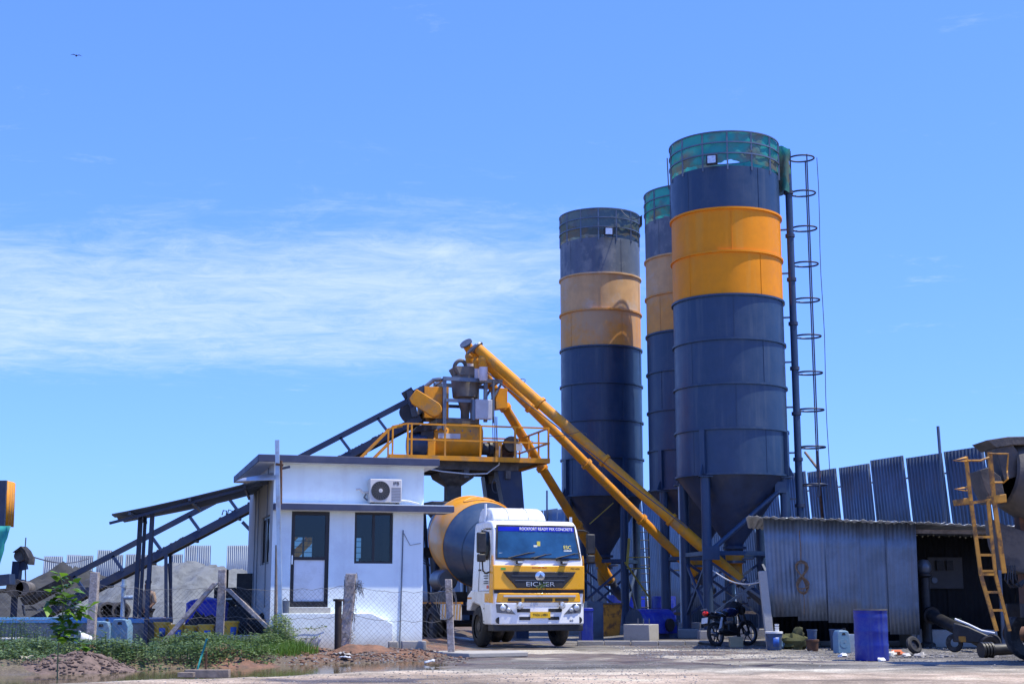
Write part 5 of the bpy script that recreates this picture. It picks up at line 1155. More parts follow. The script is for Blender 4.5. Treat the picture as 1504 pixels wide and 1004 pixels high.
MB().tube((hw - 0.06, 0.72, 3.15), (hw - 0.06, 0.72, 3.34), 0.04, n=10).build('marker_lamp', M_lamp, tk)
# chassis
for x in (-0.43, 0.43): MB().span((x - 0.05, 0.5, 0.78), (x + 0.05, 8.5, 1.04)).build('chassis_rail', M_bluedark, tk)
MB().span((-0.9, 1.9, 0.5), (-0.5, 2.6, 0.95)).build('battery_box', M_black, tk, bev=0.02)
MB().tube((0.85, 2.3, 0.8), (0.85, 3.5, 0.8), 0.3, n=20).build('fuel_tank', M_gsteel, tk)
def wheel(x, y, dual, sgn):
    z = 0.52; r = 0.52; wd = 0.28
    t_ = MB().lathe([(0.30, -wd / 2), (0.44, -wd / 2), (r - 0.02, -wd / 2 + 0.04), (r, -wd / 4), (r, wd / 4), (r - 0.02, wd / 2 - 0.04), (0.44, wd / 2), (0.30, wd / 2)], 36, axis_m((x, y, z), (sgn, 0, 0)))
    if dual: t_.lathe([(0.30, -wd / 2), (0.44, -wd / 2), (r - 0.02, -wd / 2 + 0.04), (r, -wd / 4), (r, wd / 4), (r - 0.02, wd / 2 - 0.04), (0.44, wd / 2), (0.30, wd / 2)], 36, axis_m((x - sgn * 0.31, y, z), (sgn, 0, 0)))
    T = t_.build('wheel', M_rub, tk)
    pr_ = [(0.30, 0.10), (0.28, 0.02), (0.20, -0.02 if not dual else -0.08), (0.13, 0.03), (0.12, 0.10), (0.01, 0.11)]
    MB().lathe(pr_, 28, axis_m((x, y, z), (sgn, 0, 0))).build('rim', M_crust, T)
    for k in range(8):
        a = 2 * math.pi * k / 8; MB().tube((x + sgn * 0.0, y + 0.17 * math.cos(a), z + 0.17 * math.sin(a)), (x + sgn * 0.05, y + 0.17 * math.cos(a), z + 0.17 * math.sin(a)), 0.02, n=6).build('wheel_nut', M_gsteel, T)
for sx_ in (-1, 1):
    wheel(sx_ * 1.06, 1.36, False, sx_)
    for y in (5.5, 6.85): wheel(sx_ * 1.08, y, True, sx_)
for y in (1.36, 5.5, 6.85): MB().tube((-0.95, y, 0.52), (0.95, y, 0.52), 0.09, n=10).build('axle', M_black, tk)
# side guard with orange and white stripes
sg = MB().span((-1.2, 2.75, 0.66), (-1.17, 4.6, 1.08)).build('side_guard', M_cwhite, tk)
for k in range(7):
    y = 2.78 + k * 0.26; s = MB(); s.prism([(y, 0.67), (y + 0.13, 0.67), (y + 0.06, 1.07), (y - 0.07, 1.07)], -1.206, -1.201, 'yz'); s.build('stripe', M_cor, sg)
MB().span((-1.205, 2.7, 1.085), (-1.15, 8.3, 1.14)).build('frame_strip', M_yel, tk)
for sx_ in (-1, 1):
    for y in (5.5, 6.85):
        s = MB().lathe([(0.60, -0.33), (0.60, 0.33)], 16, axis_m((sx_ * 0.93, y, 0.55), (1, 0, 0)), R(-80) if False else 0, math.pi); s.build('rear_mudguard', M_black, tk, solid=0.012)
# drum
tiltd = R(11.5); da = Vector((0, math.cos(tiltd), math.sin(tiltd))); d0 = Vector((0, 2.35, 2.32)); DM = axis_m(d0, da)
MB().lathe([(0.02, 0), (0.52, 0.0), (0.56, 0.06), (0.86, 0.75), (1.192, 1.95), (1.212, 2.05)], 64, DM).build('drum_front', M_dblue, tk, sharp=50)
db = MB().lathe([(1.213, 2.05), (1.24, 2.3), (1.25, 2.75), (1.235, 3.25), (1.20, 3.5)], 64, DM).build('drum_band', M_dor, tk, sharp=50)
MB().lathe([(1.198, 3.5), (0.98, 4.4), (0.68, 5.3), (0.62, 5.45), (0.55, 5.3)], 64, DM).build('drum_rear', M_dblue, tk, sharp=50)
for t1, r1 in ((1.1, 0.96), (2.05, 1.216), (3.5, 1.203)): MB().lathe([(r1, t1 - 0.02), (r1 + 0.012, t1), (r1, t1 + 0.02)], 64, DM).build('weld_seam', M_dblue if t1 < 1.9 else M_dor, db)
hp = [DM @ Vector((1.252 * math.cos(a), 1.252 * math.sin(a), 2.55 + tt)) for a, tt in [(R(100) + R(34) * math.sin(i * 0.35) * 1.0, 0.28 * math.cos(i * 0.35)) for i in range(19)]]
MB().path(hp, 0.022, 6, True).build('drum_hatch', M_dor, db)
try:
    Md = DM @ Matrix.Rotation(R(-155), 4, 'Z') @ Matrix.Translation((1.115, 0, 1.55))
    Md = Md @ Matrix(((0, 0, 1, 0), (1, 0, 0, 0), (0, 1, 0, 0), (0, 0, 0, 1)))
    text('A-800-A', 0.18, M_txtw, tk, Md @ Matrix.Rotation(R(0), 4, 'X') @ Matrix.Rotation(R(-16), 4, 'X'), 'drum_lettering', 0.01)
except Exception as ex: print(ex)
# drum pedestals, hopper, chute, water tank
for y, z in ((2.35, 2.3), (7.1, 3.1)):
    for sx_ in (-1, 1): MB().bar((sx_ * 0.6, y + 0.1, 1.02), (sx_ * 0.42, y + (0.02 if y < 3 else 0.3), z - (0.0 if y < 3 else 0.25)), 0.14, 0.2).build('drum_pedestal', M_bluedark, tk)
MB().span((-0.62, 2.1, 1.04), (0.62, 2.5, 2.0)).build('drum_drive', M_black, tk, bev=0.03)
s = MB(); lv = [(0.62, 0.55, 4.15), (0.58, 0.5, 4.0), (0.26, 0.25, 3.5), (0.24, 0.22, 3.3)]; vs = []
for a, b, z in lv: vs += [(-a, 8.0 - b, z), (a, 8.0 - b, z), (a, 8.0 + b, z), (-a, 8.0 + b, z)]
s.add(vs, [(j * 4 + i, j * 4 + (i + 1) % 4, (j + 1) * 4 + (i + 1) % 4, (j + 1) * 4 + i) for j in range(3) for i in range(4)]); s.build('feed_hopper', M_crust, tk, solid=0.012)
for sx_ in (-1, 1):
    MB().bar((sx_ * 0.7, 7.3, 1.04), (sx_ * 0.66, 8.1, 3.9), 0.08).build('hopper_frame', M_black, tk)
    MB().bar((sx_ * 0.75, 8.4, 1.0), (sx_ * 0.66, 8.1, 3.6), 0.08).build('hopper_frame', M_black, tk)
MB().prism([(-0.3, 2.9), (0.3, 2.9), (0.22, 2.0), (-0.22, 2.0)], 8.35, 8.8, 'xz').build('discharge_chute', M_crust, tk)
MB().lathe([(0.02, 0), (0.26, 0.0), (0.30, 0.05), (0.30, 0.85), (0.26, 0.9), (0.02, 0.9)], 24, axis_m((-0.98, 4.6, 1.75), (0, 1, 0))).build('water_tank', M_gsteel, tk)
MB().span((-1.15, 4.3, 1.14), (-0.5, 5.8, 1.42)).build('tank_bracket', M_black, tk)
for k in range(4): MB().path([(-0.9 - 0.05 * k, 7.2, 3.7 - 0.1 * k), (-1.15, 7.3 + 0.1 * k, 3.2), (-0.95, 7.3, 2.6 - 0.1 * k), (-0.8, 7.0, 2.2)], 0.02, 5).build('hydraulic_hose', M_ink, tk)
MB().span((-1.15, 7.3, 2.45), (-0.6, 7.6, 2.75)).build('control_box', M_black, tk)
# ================================================================== CORRUGATED SHED
YS = 36.2
sh = thing('corrugated_shed', 'open fronted shed of blue grey corrugated sheets before the silos', 'shed', (at(1240, 900, YS).x, YS, 0))
def sx(px, Y=YS, py=850): return at(px, py, Y).x
SX = MW[sh.name].translation.x
xe = [1129, 1172, 1216, 1262, 1305, 1346]; zb_ = [905, 911, 914, 927, 931]
xL, xRr = sx(1129), sx(1346)
ztop = at(1240, 766, YS).z
for k in range(5):
    xa, xb = sx(xe[k]) - SX, sx(xe[k + 1]) - SX; zt = at(xe[k], 763 + 1.6 * k, YS).z; z0 = at(xe[k], zb_[k], YS).z
    o = corr(xb - xa + 0.05, zt - z0 + 0.05, 0.105, 0.014, 4, 0.008, k * 1.7).build('wall_sheet', M_galv, sh, solid=0.004)
    o.location = ((xa + xb) / 2, 0.02 * (k % 2), z0); o.rotation_euler = (0, R((-1.6, -0.6, 0.4, -0.3, 0.5)[k]), R(0.6 * (-1) ** k))
xEnd = 15.2
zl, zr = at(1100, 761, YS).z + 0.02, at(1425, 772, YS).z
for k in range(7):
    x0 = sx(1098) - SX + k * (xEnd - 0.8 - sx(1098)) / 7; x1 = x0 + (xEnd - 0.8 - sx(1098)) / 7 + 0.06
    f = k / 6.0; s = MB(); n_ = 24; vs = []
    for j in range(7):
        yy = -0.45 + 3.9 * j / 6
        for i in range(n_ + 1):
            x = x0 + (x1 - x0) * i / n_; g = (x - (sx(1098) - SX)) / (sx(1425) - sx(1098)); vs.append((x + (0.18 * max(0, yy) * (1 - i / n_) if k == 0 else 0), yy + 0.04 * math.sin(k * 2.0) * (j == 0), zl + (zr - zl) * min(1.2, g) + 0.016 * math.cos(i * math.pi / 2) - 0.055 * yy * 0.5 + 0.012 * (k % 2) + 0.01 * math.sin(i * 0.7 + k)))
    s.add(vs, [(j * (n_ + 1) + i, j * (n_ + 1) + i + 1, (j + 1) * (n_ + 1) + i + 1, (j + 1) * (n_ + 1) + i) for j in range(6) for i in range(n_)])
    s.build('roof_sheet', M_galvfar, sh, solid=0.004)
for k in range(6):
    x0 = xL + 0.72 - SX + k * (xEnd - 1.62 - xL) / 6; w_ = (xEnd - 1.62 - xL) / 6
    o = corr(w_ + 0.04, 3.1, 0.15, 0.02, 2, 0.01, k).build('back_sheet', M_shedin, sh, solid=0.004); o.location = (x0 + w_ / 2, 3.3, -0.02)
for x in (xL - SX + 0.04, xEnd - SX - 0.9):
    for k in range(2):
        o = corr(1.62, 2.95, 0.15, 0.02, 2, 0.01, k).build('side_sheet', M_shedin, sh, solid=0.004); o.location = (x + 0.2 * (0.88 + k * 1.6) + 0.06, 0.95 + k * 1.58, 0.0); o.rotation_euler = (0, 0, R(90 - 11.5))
for px in (1131, 1346, 1470):
    MB().bar((sx(px) - SX, 0.08, 0), (sx(px) - SX, 0.08, 2.95), 0.08, 0.08).build('post', M_gsteel, sh)
MB().bar((xL - SX, 0.10, 2.95), (xEnd - SX - 1, 0.10, 2.85), 0.07, 0.1).build('beam', M_wood, sh)
for z in (1.2, 2.2): MB().bar((xL - SX + 0.2, 0.12, z), (xRr - SX, 0.12, z), 0.05, 0.06).build('girt', M_wood, sh)
# things in the open bay
c = at(1401, 840, 38.6)
sb = thing('switch_board', 'grey switch board with round dials hanging inside the shed', 'switch board', (c.x, 39.42, c.z))
MB().box((0, -0.04, 0), (0.95, 0.08, 0.85)).build('panel', M_dim, sb, bev=0.01)
for x in (-0.17, 0.1): MB().box((x, -0.12, 0.2), (0.18, 0.12, 0.26)).build('breaker', M_black, sb)
MB().tube((-0.32, -0.08, -0.2), (-0.32, -0.12, -0.2), 0.08, n=16).build('dial', M_gsteel, sb)
c = at(1357, 838, 37.0)
pg = thing('pump_column', 'dark pump column with bright round cap inside the shed', 'pump', (c.x, 37.0, 0))
MB().lathe([(0.02, 0), (0.2, 0), (0.2, 0.1), (0.13, 0.15), (0.13, 1.75), (0.2, 1.8), (0.2, 1.85), (0.02, 1.85)], 16).build('column', M_black, pg)
MB().lathe([(0.02, 2.22), (0.12, 2.2), (0.19, 2.08), (0.19, 1.95), (0.12, 1.86), (0.02, 1.86)], 16).build('cap', M_gsteel, pg)
c0 = at(1368, 903, 36.6); c1 = at(1455, 948, 33.2)
pb_ = thing('flanged_black_pipe', 'heavy black flanged pipe sloping out of the shed to the ground', 'pipe', (c1.x, 33.2, 0))
MB().tube(c0, c1, 0.15, n=18).build('pipe', M_black, pb_, w=True); u = (c1 - c0).normalized()
for p_ in (c0, c1 - u * 0.05): MB().tube(p_ - u * 0.05, p_ + u * 0.05, 0.22, n=20).build('flange', M_black, pb_, w=True)
c0 = at(1447, 957, 30.6); c1 = at(1530, 948, 30.9); c0.z = max(c0.z, 0.16); c1.z = 0.2
pb2 = thing('lying_black_pipe', 'black pipe with ribbed coupling lying on the ground before the shed', 'pipe', (c0.x, 30.6, 0))
MB().tube(c0, c1, 0.12, n=18).build('pipe', M_black, pb2, w=True); u = (c1 - c0).normalized()
for k in range(4): MB().tube(c0 + u * (k * 0.07 - 0.1), c0 + u * (k * 0.07 - 0.055), 0.165, n=20).build('coupling', M_black, pb2, w=True)
c0 = at(1478, 932, 31.6); c1 = at(1540, 926, 31.8)
tb_ = thing('rusty_tube', 'rusty cut tube end lying over the black pipe', 'tube', (c0.x, 31.6, 0))
MB().tube(c0, c1, 0.15, n=18, cap=False).build('outer', M_rust, tb_, w=True); MB().tube(c0, c0 + Vector((0.02, 0, 0)), 0.13, n=18).build('plug', M_wood, tb_, w=True)
MB().bar((c0.x + 0.5, 31.62, 0), (c0.x + 0.5, 31.62, c0.z - 0.1), 0.1).build('prop', M_rust, tb_, w=True)
c = at(1395, 930, 37.4)
pl_ = MB().box((0, 0, 0.22), (2.2, 1.2, 0.44)).build('machine_plinth', M_conc, bev=0.02); pl_.location = (c.x, 37.6, 0); tag(pl_, 'low concrete plinth in the dark bay of the shed', 'plinth')
c = at(1402, 905, 37.3)
bk = thing('oil_tub', 'dull green tub on the plinth inside the shed', 'tub', (c.x, 37.4, 0.44)); MB().lathe([(0.02, 0), (0.17, 0), (0.2, 0.3), (0.18, 0.3), (0.16, 0.04), (0.02, 0.04)], 18).build('shell', mat('dull_green', (0.12, 0.13, 0.05)), bk); MB().tube((-0.19, 0, 0.27), (0.19, 0, 0.27), 0.01).build('bar', M_wire, bk)
# second parked bike behind the pipes: only its nose shows
c = at(1440, 935, 33.0)
sc_ = thing('scooter', 'dark scooter with white seat edge parked in the shed mouth', 'scooter', (c.x, 33.6, 0), R(-18)); sc_.scale = (0.72, 0.72, 0.8)
MB().path([(-0.5, 0, 0.95), (-0.1, 0, 0.80), (0.3, 0, 0.62), (0.7, 0, 0.55)], 0.035, 8).build('seat_edge', M_cwhite, sc_)
MB().prism([(-0.6, 0.3), (-0.55, 0.85), (-0.1, 0.74), (0.35, 0.55), (0.6, 0.45), (0.55, 0.25)], -0.14, 0.14, 'xz').build('body', M_black, sc_, bev=0.04)
MB().lathe([(0.12, -0.05), (0.24, -0.05), (0.27, 0), (0.24, 0.05), (0.12, 0.05)], 24, axis_m((-0.55, 0, 0.27), (0, 1, 0))).build('wheel', M_rub, sc_); MB().lathe([(0.12, -0.05), (0.24, -0.05), (0.27, 0), (0.24, 0.05), (0.12, 0.05)], 24, axis_m((0.62, 0, 0.27), (0, 1, 0))).build('wheel', M_rub, sc_)
MB().box((-0.3, -0.15, 0.38), (0.22, 0.03, 0.16)).build('side_panel', M_yelrust, sc_)
c = at(1500, 910, 32.5)
rb = thing('red_motorcycle', 'red motorcycle nose peeping in beside the rusty tube', 'motorcycle', (c.x + 0.75, 32.6, 0), R(200))
MB().blob((0.1, 0, 0.85), 0.3, 0.15, 0.16, 14, 8).build('tank', mat('red_paint', (0.35, 0.012, 0.012), 0.25), rb); MB().tube((0.42, -0.35, 1.05), (0.42, 0.35, 1.05), 0.02).build('handlebar', M_chrome, rb)
MB().lathe([(0.2, -0.05), (0.28, -0.05), (0.31, 0), (0.28, 0.05), (0.2, 0.05)], 28, axis_m((0.7, 0, 0.31), (0, 1, 0))).build('wheel', M_rub, rb); MB().lathe([(0.2, -0.05), (0.28, -0.05), (0.31, 0), (0.28, 0.05), (0.2, 0.05)], 28, axis_m((-0.6, 0, 0.31), (0, 1, 0))).build('wheel', M_rub, rb)
for y in (-0.09, 0.09): MB().tube((0.7, y, 0.31), (0.42, y, 1.02), 0.025).build('fork', M_chrome, rb)
MB().box((-0.05, 0, 0.5), (0.6, 0.2, 0.4)).build('engine', M_gsteel, rb, bev=0.05); MB().blob((-0.45, 0, 0.8), 0.42, 0.13, 0.07, 14, 8).build('seat', M_rub, rb)
# rope coil hanging on the shed wall
c = at(1177, 846, YS - 0.06)
rp = thing('rope_coil', 'brown coir rope coil hanging on the corrugated shed wall', 'rope', (c.x, YS - 0.05, c.z))
for k in range(4):
    e = 0.10 + 0.028 * k + random.uniform(-0.02, 0.02); ph = k * 0.9; pts = []; va = 0.36 + random.uniform(-0.05, 0.04); oy = random.uniform(-0.03, 0.03)
    for i in range(40):
        a = 2 * math.pi * i / 40; pts.append((e * 1.0 * math.sin(2 * a) * 0.95 + 0.012 * math.sin(ph), -0.03 - 0.026 * k + 0.03 * math.cos(a), va * math.cos(a) + oy + 0.02 * math.sin(3 * a + ph)))
    MB().path(pts, 0.017, 6, True).build('loop', M_rope, rp)
MB().path([(0, -0.02, 0.36), (0.01, -0.01, 0.7), (-0.01, 0.0, 1.15)], 0.012, 6).build('hanger', M_rope, rp)
MB().path([(0.03, -0.02, -0.3), (0.05, -0.02, -0.6), (0.03, -0.02, -0.95)], 0.010, 6).build('tail', M_rope, rp)
# ================================================================== DRUM, BUCKETS, LITTER
c = at(1281, 966, 29.4); wpx = 29.4 / 1.02 / FPX; rd = 24.5 * wpx; hd_ = 72.5 * wpx
dm = thing('blue_drum', 'scuffed blue plastic drum standing before the shed wall', 'drum', (c.x, 29.4, gz(c.x, 29.4)))
pr_ = [(0.01, 0.0), (rd * 0.97, 0.0), (rd, 0.03)]
for k in range(3):
    z = hd_ * (0.30 + 0.28 * k); pr_ += [(rd * 0.985, z - 0.05), (rd * 1.0, z - 0.02), (rd * 1.0, z + 0.02), (rd * 0.985, z + 0.05)]
pr_ += [(rd * 0.985, hd_ - 0.05), (rd * 1.01, hd_ - 0.03), (rd * 1.01, hd_), (rd * 0.96, hd_), (rd * 0.95, hd_ - 0.25), (0.01, hd_ - 0.28)]
MB().lathe(pr_, 40).build('body', M_plast, dm); MB().lathe([(rd * 1.0, hd_ - 0.012), (rd * 1.025, hd_ - 0.005), (rd * 1.02, hd_ + 0.014), (rd * 0.97, hd_ + 0.012)], 40).build('rim', M_crust, dm)
def bucket(label, p, r, h, m, lid=None, lab=None, cat='bucket', handle=True, group=None, ry=0.0, rz=0.0):
    T = thing('bucket', label, cat, p, rz, group, ry=ry)
    MB().lathe([(0.01, 0), (r * 0.84, 0), (r * 0.86, 0.01), (r, h), (r * 1.05, h), (r * 1.05, h - 0.03), (r * 1.02, h - 0.03)], 24).build('shell', m, T)
    MB().lathe([(r * 0.96, h), (r * 0.82, 0.02), (0.01, 0.02)], 24).build('inside', m, T)
    if lid: MB().lathe([(0.01, h + 0.015), (r * 1.0, h + 0.015), (r * 1.07, h + 0.01), (r * 1.07, h - 0.03)], 24).build('lid', lid, T)
    if lab: MB().lathe([(r * 0.905, h * 0.2), (r * 0.985, h * 0.72)], 10, None, R(-108), R(-62)).build('label_patch', lab, T, solid=0.006)
    if handle: MB().path([(r * 1.02 * math.cos(a), -0.05 - r * 0.5 * math.sin(a), h * 0.93 - r * 0.9 * math.sin(a)) for a in [math.pi * i / 12 for i in range(13)]], 0.006, 5).build('handle', M_wire, T)
    return T
def gp3(px, Y): p = at(px, 940, Y); return (p.x, Y, gz(p.x, Y))
bucket('clear paint bucket with blue label and white lid by the leaning post', gp3(1137, 35.0), 0.20, 0.42, M_plastd, M_wplast, M_blab)
T = thing('white_cup_stack', 'small stack of white cups on the paint bucket lid', 'cups', Vector(gp3(1138, 35.0)) + Vector((0.06, 0, 0.44)))
for k in range(3): MB().lathe([(0.01, 0.06 * k), (0.045, 0.06 * k), (0.055, 0.06 * k + 0.05), (0.05, 0.06 * k + 0.05)], 14).build('cup', M_wplast, T)
bucket('small blue tub standing on a rusty tin under the shed sheets', Vector(gp3(1193, 34.6)) + Vector((0, 0, 0.27)), 0.12, 0.24, M_plastd, handle=False, cat='tub')
bucket('rusty brown tin under the small blue tub', gp3(1193, 34.6), 0.15, 0.26, M_rust, M_rust, handle=False, cat='tin')
bucket('blue bin half hidden behind the grey blue jerry can', gp3(1229, 35.2), 0.17, 0.5, M_plastd, handle=False, cat='bin')
bucket('white bucket tucked behind the blue drum', gp3(1253, 33.6), 0.19, 0.42, M_wplast)
def jerry(label, p, w_, d_, h, m, rz=0.0, group=None):
    T = thing('jerry_can', label, 'jerry can', p, rz, group)
    q = [(-w_ / 2, 0), (w_ / 2, 0), (w_ / 2, h * 0.74), (w_ * 0.42, h * 0.84), (w_ * 0.36, h * 0.97), (w_ * 0.16, h), (-w_ * 0.36, h), (-w_ * 0.46, h * 0.86), (-w_ / 2, h * 0.74)]
    b = MB().prism(q, -d_ / 2, d_ / 2, 'xz').build('body', m, T, bev=0.025, seg=3)
    MB().prism([(-w_ * 0.14, h * 0.80), (w_ * 0.14, h * 0.80), (w_ * 0.10, h * 0.90), (-w_ * 0.10, h * 0.90)], -d_ / 2 - 0.004, -d_ / 2 + 0.002, 'xz').build('grip_hole', M_ink, b)
    MB().lathe([(0.01, h + 0.05), (0.035, h + 0.05), (0.035, h - 0.02)], 14, Matrix.Translation((w_ * 0.24, 0, 0))).build('cap', M_black, b)
    MB().lathe([(0.02, 0), (w_ * 0.30, 0), (w_ * 0.30, 0.008), (0.02, 0.008)], 20, axis_m((0, -d_ / 2 + 0.001, h * 0.45), (0, -1, 0))).build('moulding', m, b)
    return T
jerry('pale grey blue jerry can between blue bin and scuffed blue drum', gp3(1236, 33.2), 0.34, 0.22, 0.52, M_plastl, 0.3)
T = thing('bulging_sack', 'dirty olive sack slumped under the shed wall', 'sack', gp3(1163, 35.4)); MB().blob((0, 0, 0.18), 0.42, 0.26, 0.2, 16, 9, 0.5).build('body', mat('olive_sack', (0.075, 0.078, 0.03), 0.95, var=0.3, bump=0.4, bscale=12), T); MB().blob((0.16, 0, 0.38), 0.14, 0.13, 0.16, 12, 8, 0.5).build('neck', mat('olive_sack2', (0.06, 0.062, 0.025), 0.95, var=0.3), T); MB().blob((-0.36, -0.1, 0.12), 0.18, 0.14, 0.12, 12, 7, 0.4).build('pale_end', M_plastl, T)
T = thing('tyre', 'worn black tyre lying by the shed doorway', 'tyre', Vector(gp3(1342, 32.6)) + Vector((0, 0, 0.12)), 0.3); T.scale = (0.7, 0.7, 0.7)
MB().lathe([(0.16, -0.07), (0.24, -0.08), (0.29, -0.04), (0.29, 0.04), (0.24, 0.08), (0.16, 0.07), (0.16, -0.07)], 28, axis_m((0, 0, 0.1), (0.25, -1, 0.4))).build('casing', M_rub, T); MB().lathe([(0.03, 0), (0.16, 0), (0.165, 0.03)], 20, axis_m((0, 0, 0.1), (0.25, -1, 0.4))).build('hub', M_black, T)
lit = [(1316, 31.6, 0.14, (0.5, 0.12, 0.04), 'orange broken helmet in the litter by the drum'), (1308, 31.4, 0.10, (0.6, 0.58, 0.52), 'white rag lump beside the orange helmet'), (1293, 29.0, 0.08, (0.7, 0.7, 0.7), 'white paper scrap at the foot of the drum'),
       (1330, 31.0, 0.09, (0.5, 0.48, 0.45), 'pale plastic scrap between the blue drum and the tyre'), (1341, 31.0, 0.07, (0.03, 0.03, 0.03), 'black plastic cup lying close to the tyre'), (1237, 30.9, 0.08, (0.6, 0.62, 0.66), 'white plastic scrap below the jerry can'), (1352, 30.8, 0.10, (0.4, 0.38, 0.36), 'grey cloth scrap near the shed doorway'), (1300, 30.6, 0.06, (0.62, 0.58, 0.5), 'cream food wrapper lying near the drum')]
for px, Y, r, c_, lab in lit:
    p = gp3(px, Y); T = MB().blob((0, 0, 0), r * 1.2, r, r * 0.6, 10, 6, 0.9).build('litter', mat('litter_' + lab.split()[0] + str(px), c_, 0.8)); T.location = (p[0], Y, p[2] + r * 0.35); tag(T, lab, 'litter')
stones(160, (7.2, 9.4), (30.4, 32.2), 0.02, 0.06, M_stone, 'litter_crumbs', 'crumbs and scraps strewn beside the blue drum', 'scraps')
# leaning concrete post
c0 = at(1132, 930, 36.0); c1 = at(1121, 838, 36.0)
o = MB().bar((c0.x, 36.0, -0.1), (c1.x, 36.15, c1.z), 0.20, 0.16).build('leaning_post', M_conc, bev=0.012); tag(o, 'leaning square concrete post between motorcycle and shed', 'post')
# concrete foundation blocks
for px, py, wd, Y, ht, lab, bolts in ((942, 946, 0.78, 40.6, 0.50, 'concrete foundation block with bare bolts near the kerb', 3), (1006, 940, 0.95, 45.2, 0.44, 'concrete foundation block carrying the grey pipe column', 0), (1092, 925, 0.55, 41.4, 0.45, 'grey concrete block half hidden behind the motorcycle', 0)):
    c = at(px, py, Y); T = thing('foundation_block', lab, 'concrete block', (c.x, Y, gz(c.x, Y) - 0.02), R(-28) if bolts else R(-12))
    MB().span((-wd / 2, -0.35, 0), (wd / 2, 0.35, ht)).build('block', M_conc, T, bev=0.015)
    for k in range(bolts): MB().tube((-0.05 + 0.17 * k, -0.1, ht - 0.02), (-0.05 + 0.17 * k, -0.1, ht + 0.16), 0.016, n=8).build('bolt', M_gsteel, T)
# ================================================================== MOTORCYCLE
c = at(1053, 944, 37.6)
mc = thing('motorcycle', 'black motorcycle with red tail lamp parked below the bright banded silo', 'motorcycle', (c.x, 37.6, gz(c.x, 37.6)), R(42), rx=R(-7))
def mwheel(x, y0=0.0, steer=0.0):
    ax = Matrix.Translation((x, 0, 0.31)) @ Matrix.Rotation(steer, 4, 'Z') @ Matrix.Rotation(R(90), 4, 'X')
    T = MB().lathe([(0.235, -0.045), (0.28, -0.055), (0.308, -0.03), (0.313, 0), (0.308, 0.03), (0.28, 0.055), (0.235, 0.045)], 36, ax).build('wheel', M_rub, mc)
    MB().lathe([(0.225, -0.035), (0.24, -0.04), (0.24, 0.04), (0.225, 0.035), (0.225, -0.035)], 36, ax).build('rim', M_gsteel, T)
    MB().lathe([(0.01, -0.05), (0.06, -0.05), (0.06, 0.05), (0.01, 0.05)], 16, ax).build('hub', M_gsteel, T)
    for k in range(6):
        a = k * math.pi / 3; MB().bar(ax @ Vector((0.05 * math.cos(a), 0.05 * math.sin(a), 0)), ax @ Vector((0.23 * math.cos(a), 0.23 * math.sin(a), 0)), 0.03, 0.02).build('spoke', M_black, T)
mwheel(0.0); mwheel(1.28, steer=R(-20))
MB().path([(0.0, -0.13, 0.31), (0.45, -0.1, 0.36)], 0.025, 8).build('swing_arm', M_black, mc); MB().path([(0.0, 0.13, 0.31), (0.45, 0.1, 0.36)], 0.025, 8).build('swing_arm', M_black, mc)
en = MB().box((0.60, 0, 0.42), (0.36, 0.26, 0.32)).build('engine', M_black, mc, bev=0.05)
for k in range(5): MB().box((0.72, 0, 0.52 + 0.03 * k), (0.22, 0.24, 0.012)).build('fin', M_gsteel, en)
MB().path([(0.85, 0, 0.95), (0.80, 0, 0.6), (0.55, 0, 0.28), (0.4, 0, 0.4), (0.35, 0, 0.75)], 0.025, 8).build('frame', M_black, mc)
MB().path([(1.06, 0, 0.92), (0.8, 0, 0.82), (0.35, 0, 0.74), (-0.22, 0, 0.80)], 0.022, 8).build('frame', M_black, mc)
MB().blob((0.70, 0, 0.87), 0.30, 0.155, 0.135, 18, 10).build('tank', mat('deep_blue_tank', (0.012, 0.02, 0.07), 0.2, coat=0.5), mc)
MB().grid(lambda u, v: (-0.22 + 0.70 * u, (v - 0.5) * 0.25 * (0.72 + 0.28 * math.sin(math.pi * min(1, u + 0.2))), 0.90 - 0.09 * math.sin(math.pi * (0.25 + 0.75 * u)) - 0.045 * (2 * v - 1) ** 2 * 2), 14, 6).build('seat', M_rub, mc, solid=0.06)
MB().prism([(-0.28, 0.84), (-0.2, 0.88), (0.35, 0.80), (0.42, 0.62), (0.1, 0.66)], -0.12, 0.12, 'xz').build('side_cowl', mat('blue_black_cowl', (0.02, 0.025, 0.04), 0.2, coat=0.4), mc, bev=0.04)
MB().path([(-0.05, -0.125, 0.86), (0.15, -0.128, 0.83), (0.33, -0.125, 0.78)], 0.018, 6).build('silver_flash', M_chrome, mc)
MB().blob((-0.31, 0, 0.84), 0.09, 0.085, 0.065, 14, 8).build('tail_lamp', M_red, mc)
MB().path([(-0.34, -0.1, 0.93), (-0.28, 0, 0.95), (-0.34, 0.1, 0.93)], 0.018, 6).build('grab_rail', M_gsteel, mc)
MB().prism([(-0.36, 0.52), (-0.28, 0.78), (-0.22, 0.78), (-0.30, 0.52)], -0.09, 0.09, 'xz').build('rear_fender', M_black, mc, bev=0.01)
MB().box((-0.372, 0, 0.66), (0.012, 0.2, 0.15), Matrix.Rotation(R(15), 3, 'Y')).build('number_plate', M_wplast, mc)
MB().lathe([(0.02, 0), (0.055, 0), (0.06, 0.45), (0.02, 0.5)], 14, axis_m((0.45, -0.18, 0.32), (-1, -0.02, 0.16))).build('silencer', M_black, mc)
for y in (-0.17, 0.17):
    MB().tube((0.02, y * 0.75, 0.36), (0.18, y * 0.75, 0.72), 0.035, n=10).build('shock_absorber', M_silver, mc)
    MB().tube((1.28, y * 0.55, 0.31), (1.06, y * 0.55, 1.0), 0.028, n=10).build('fork', M_black, mc)
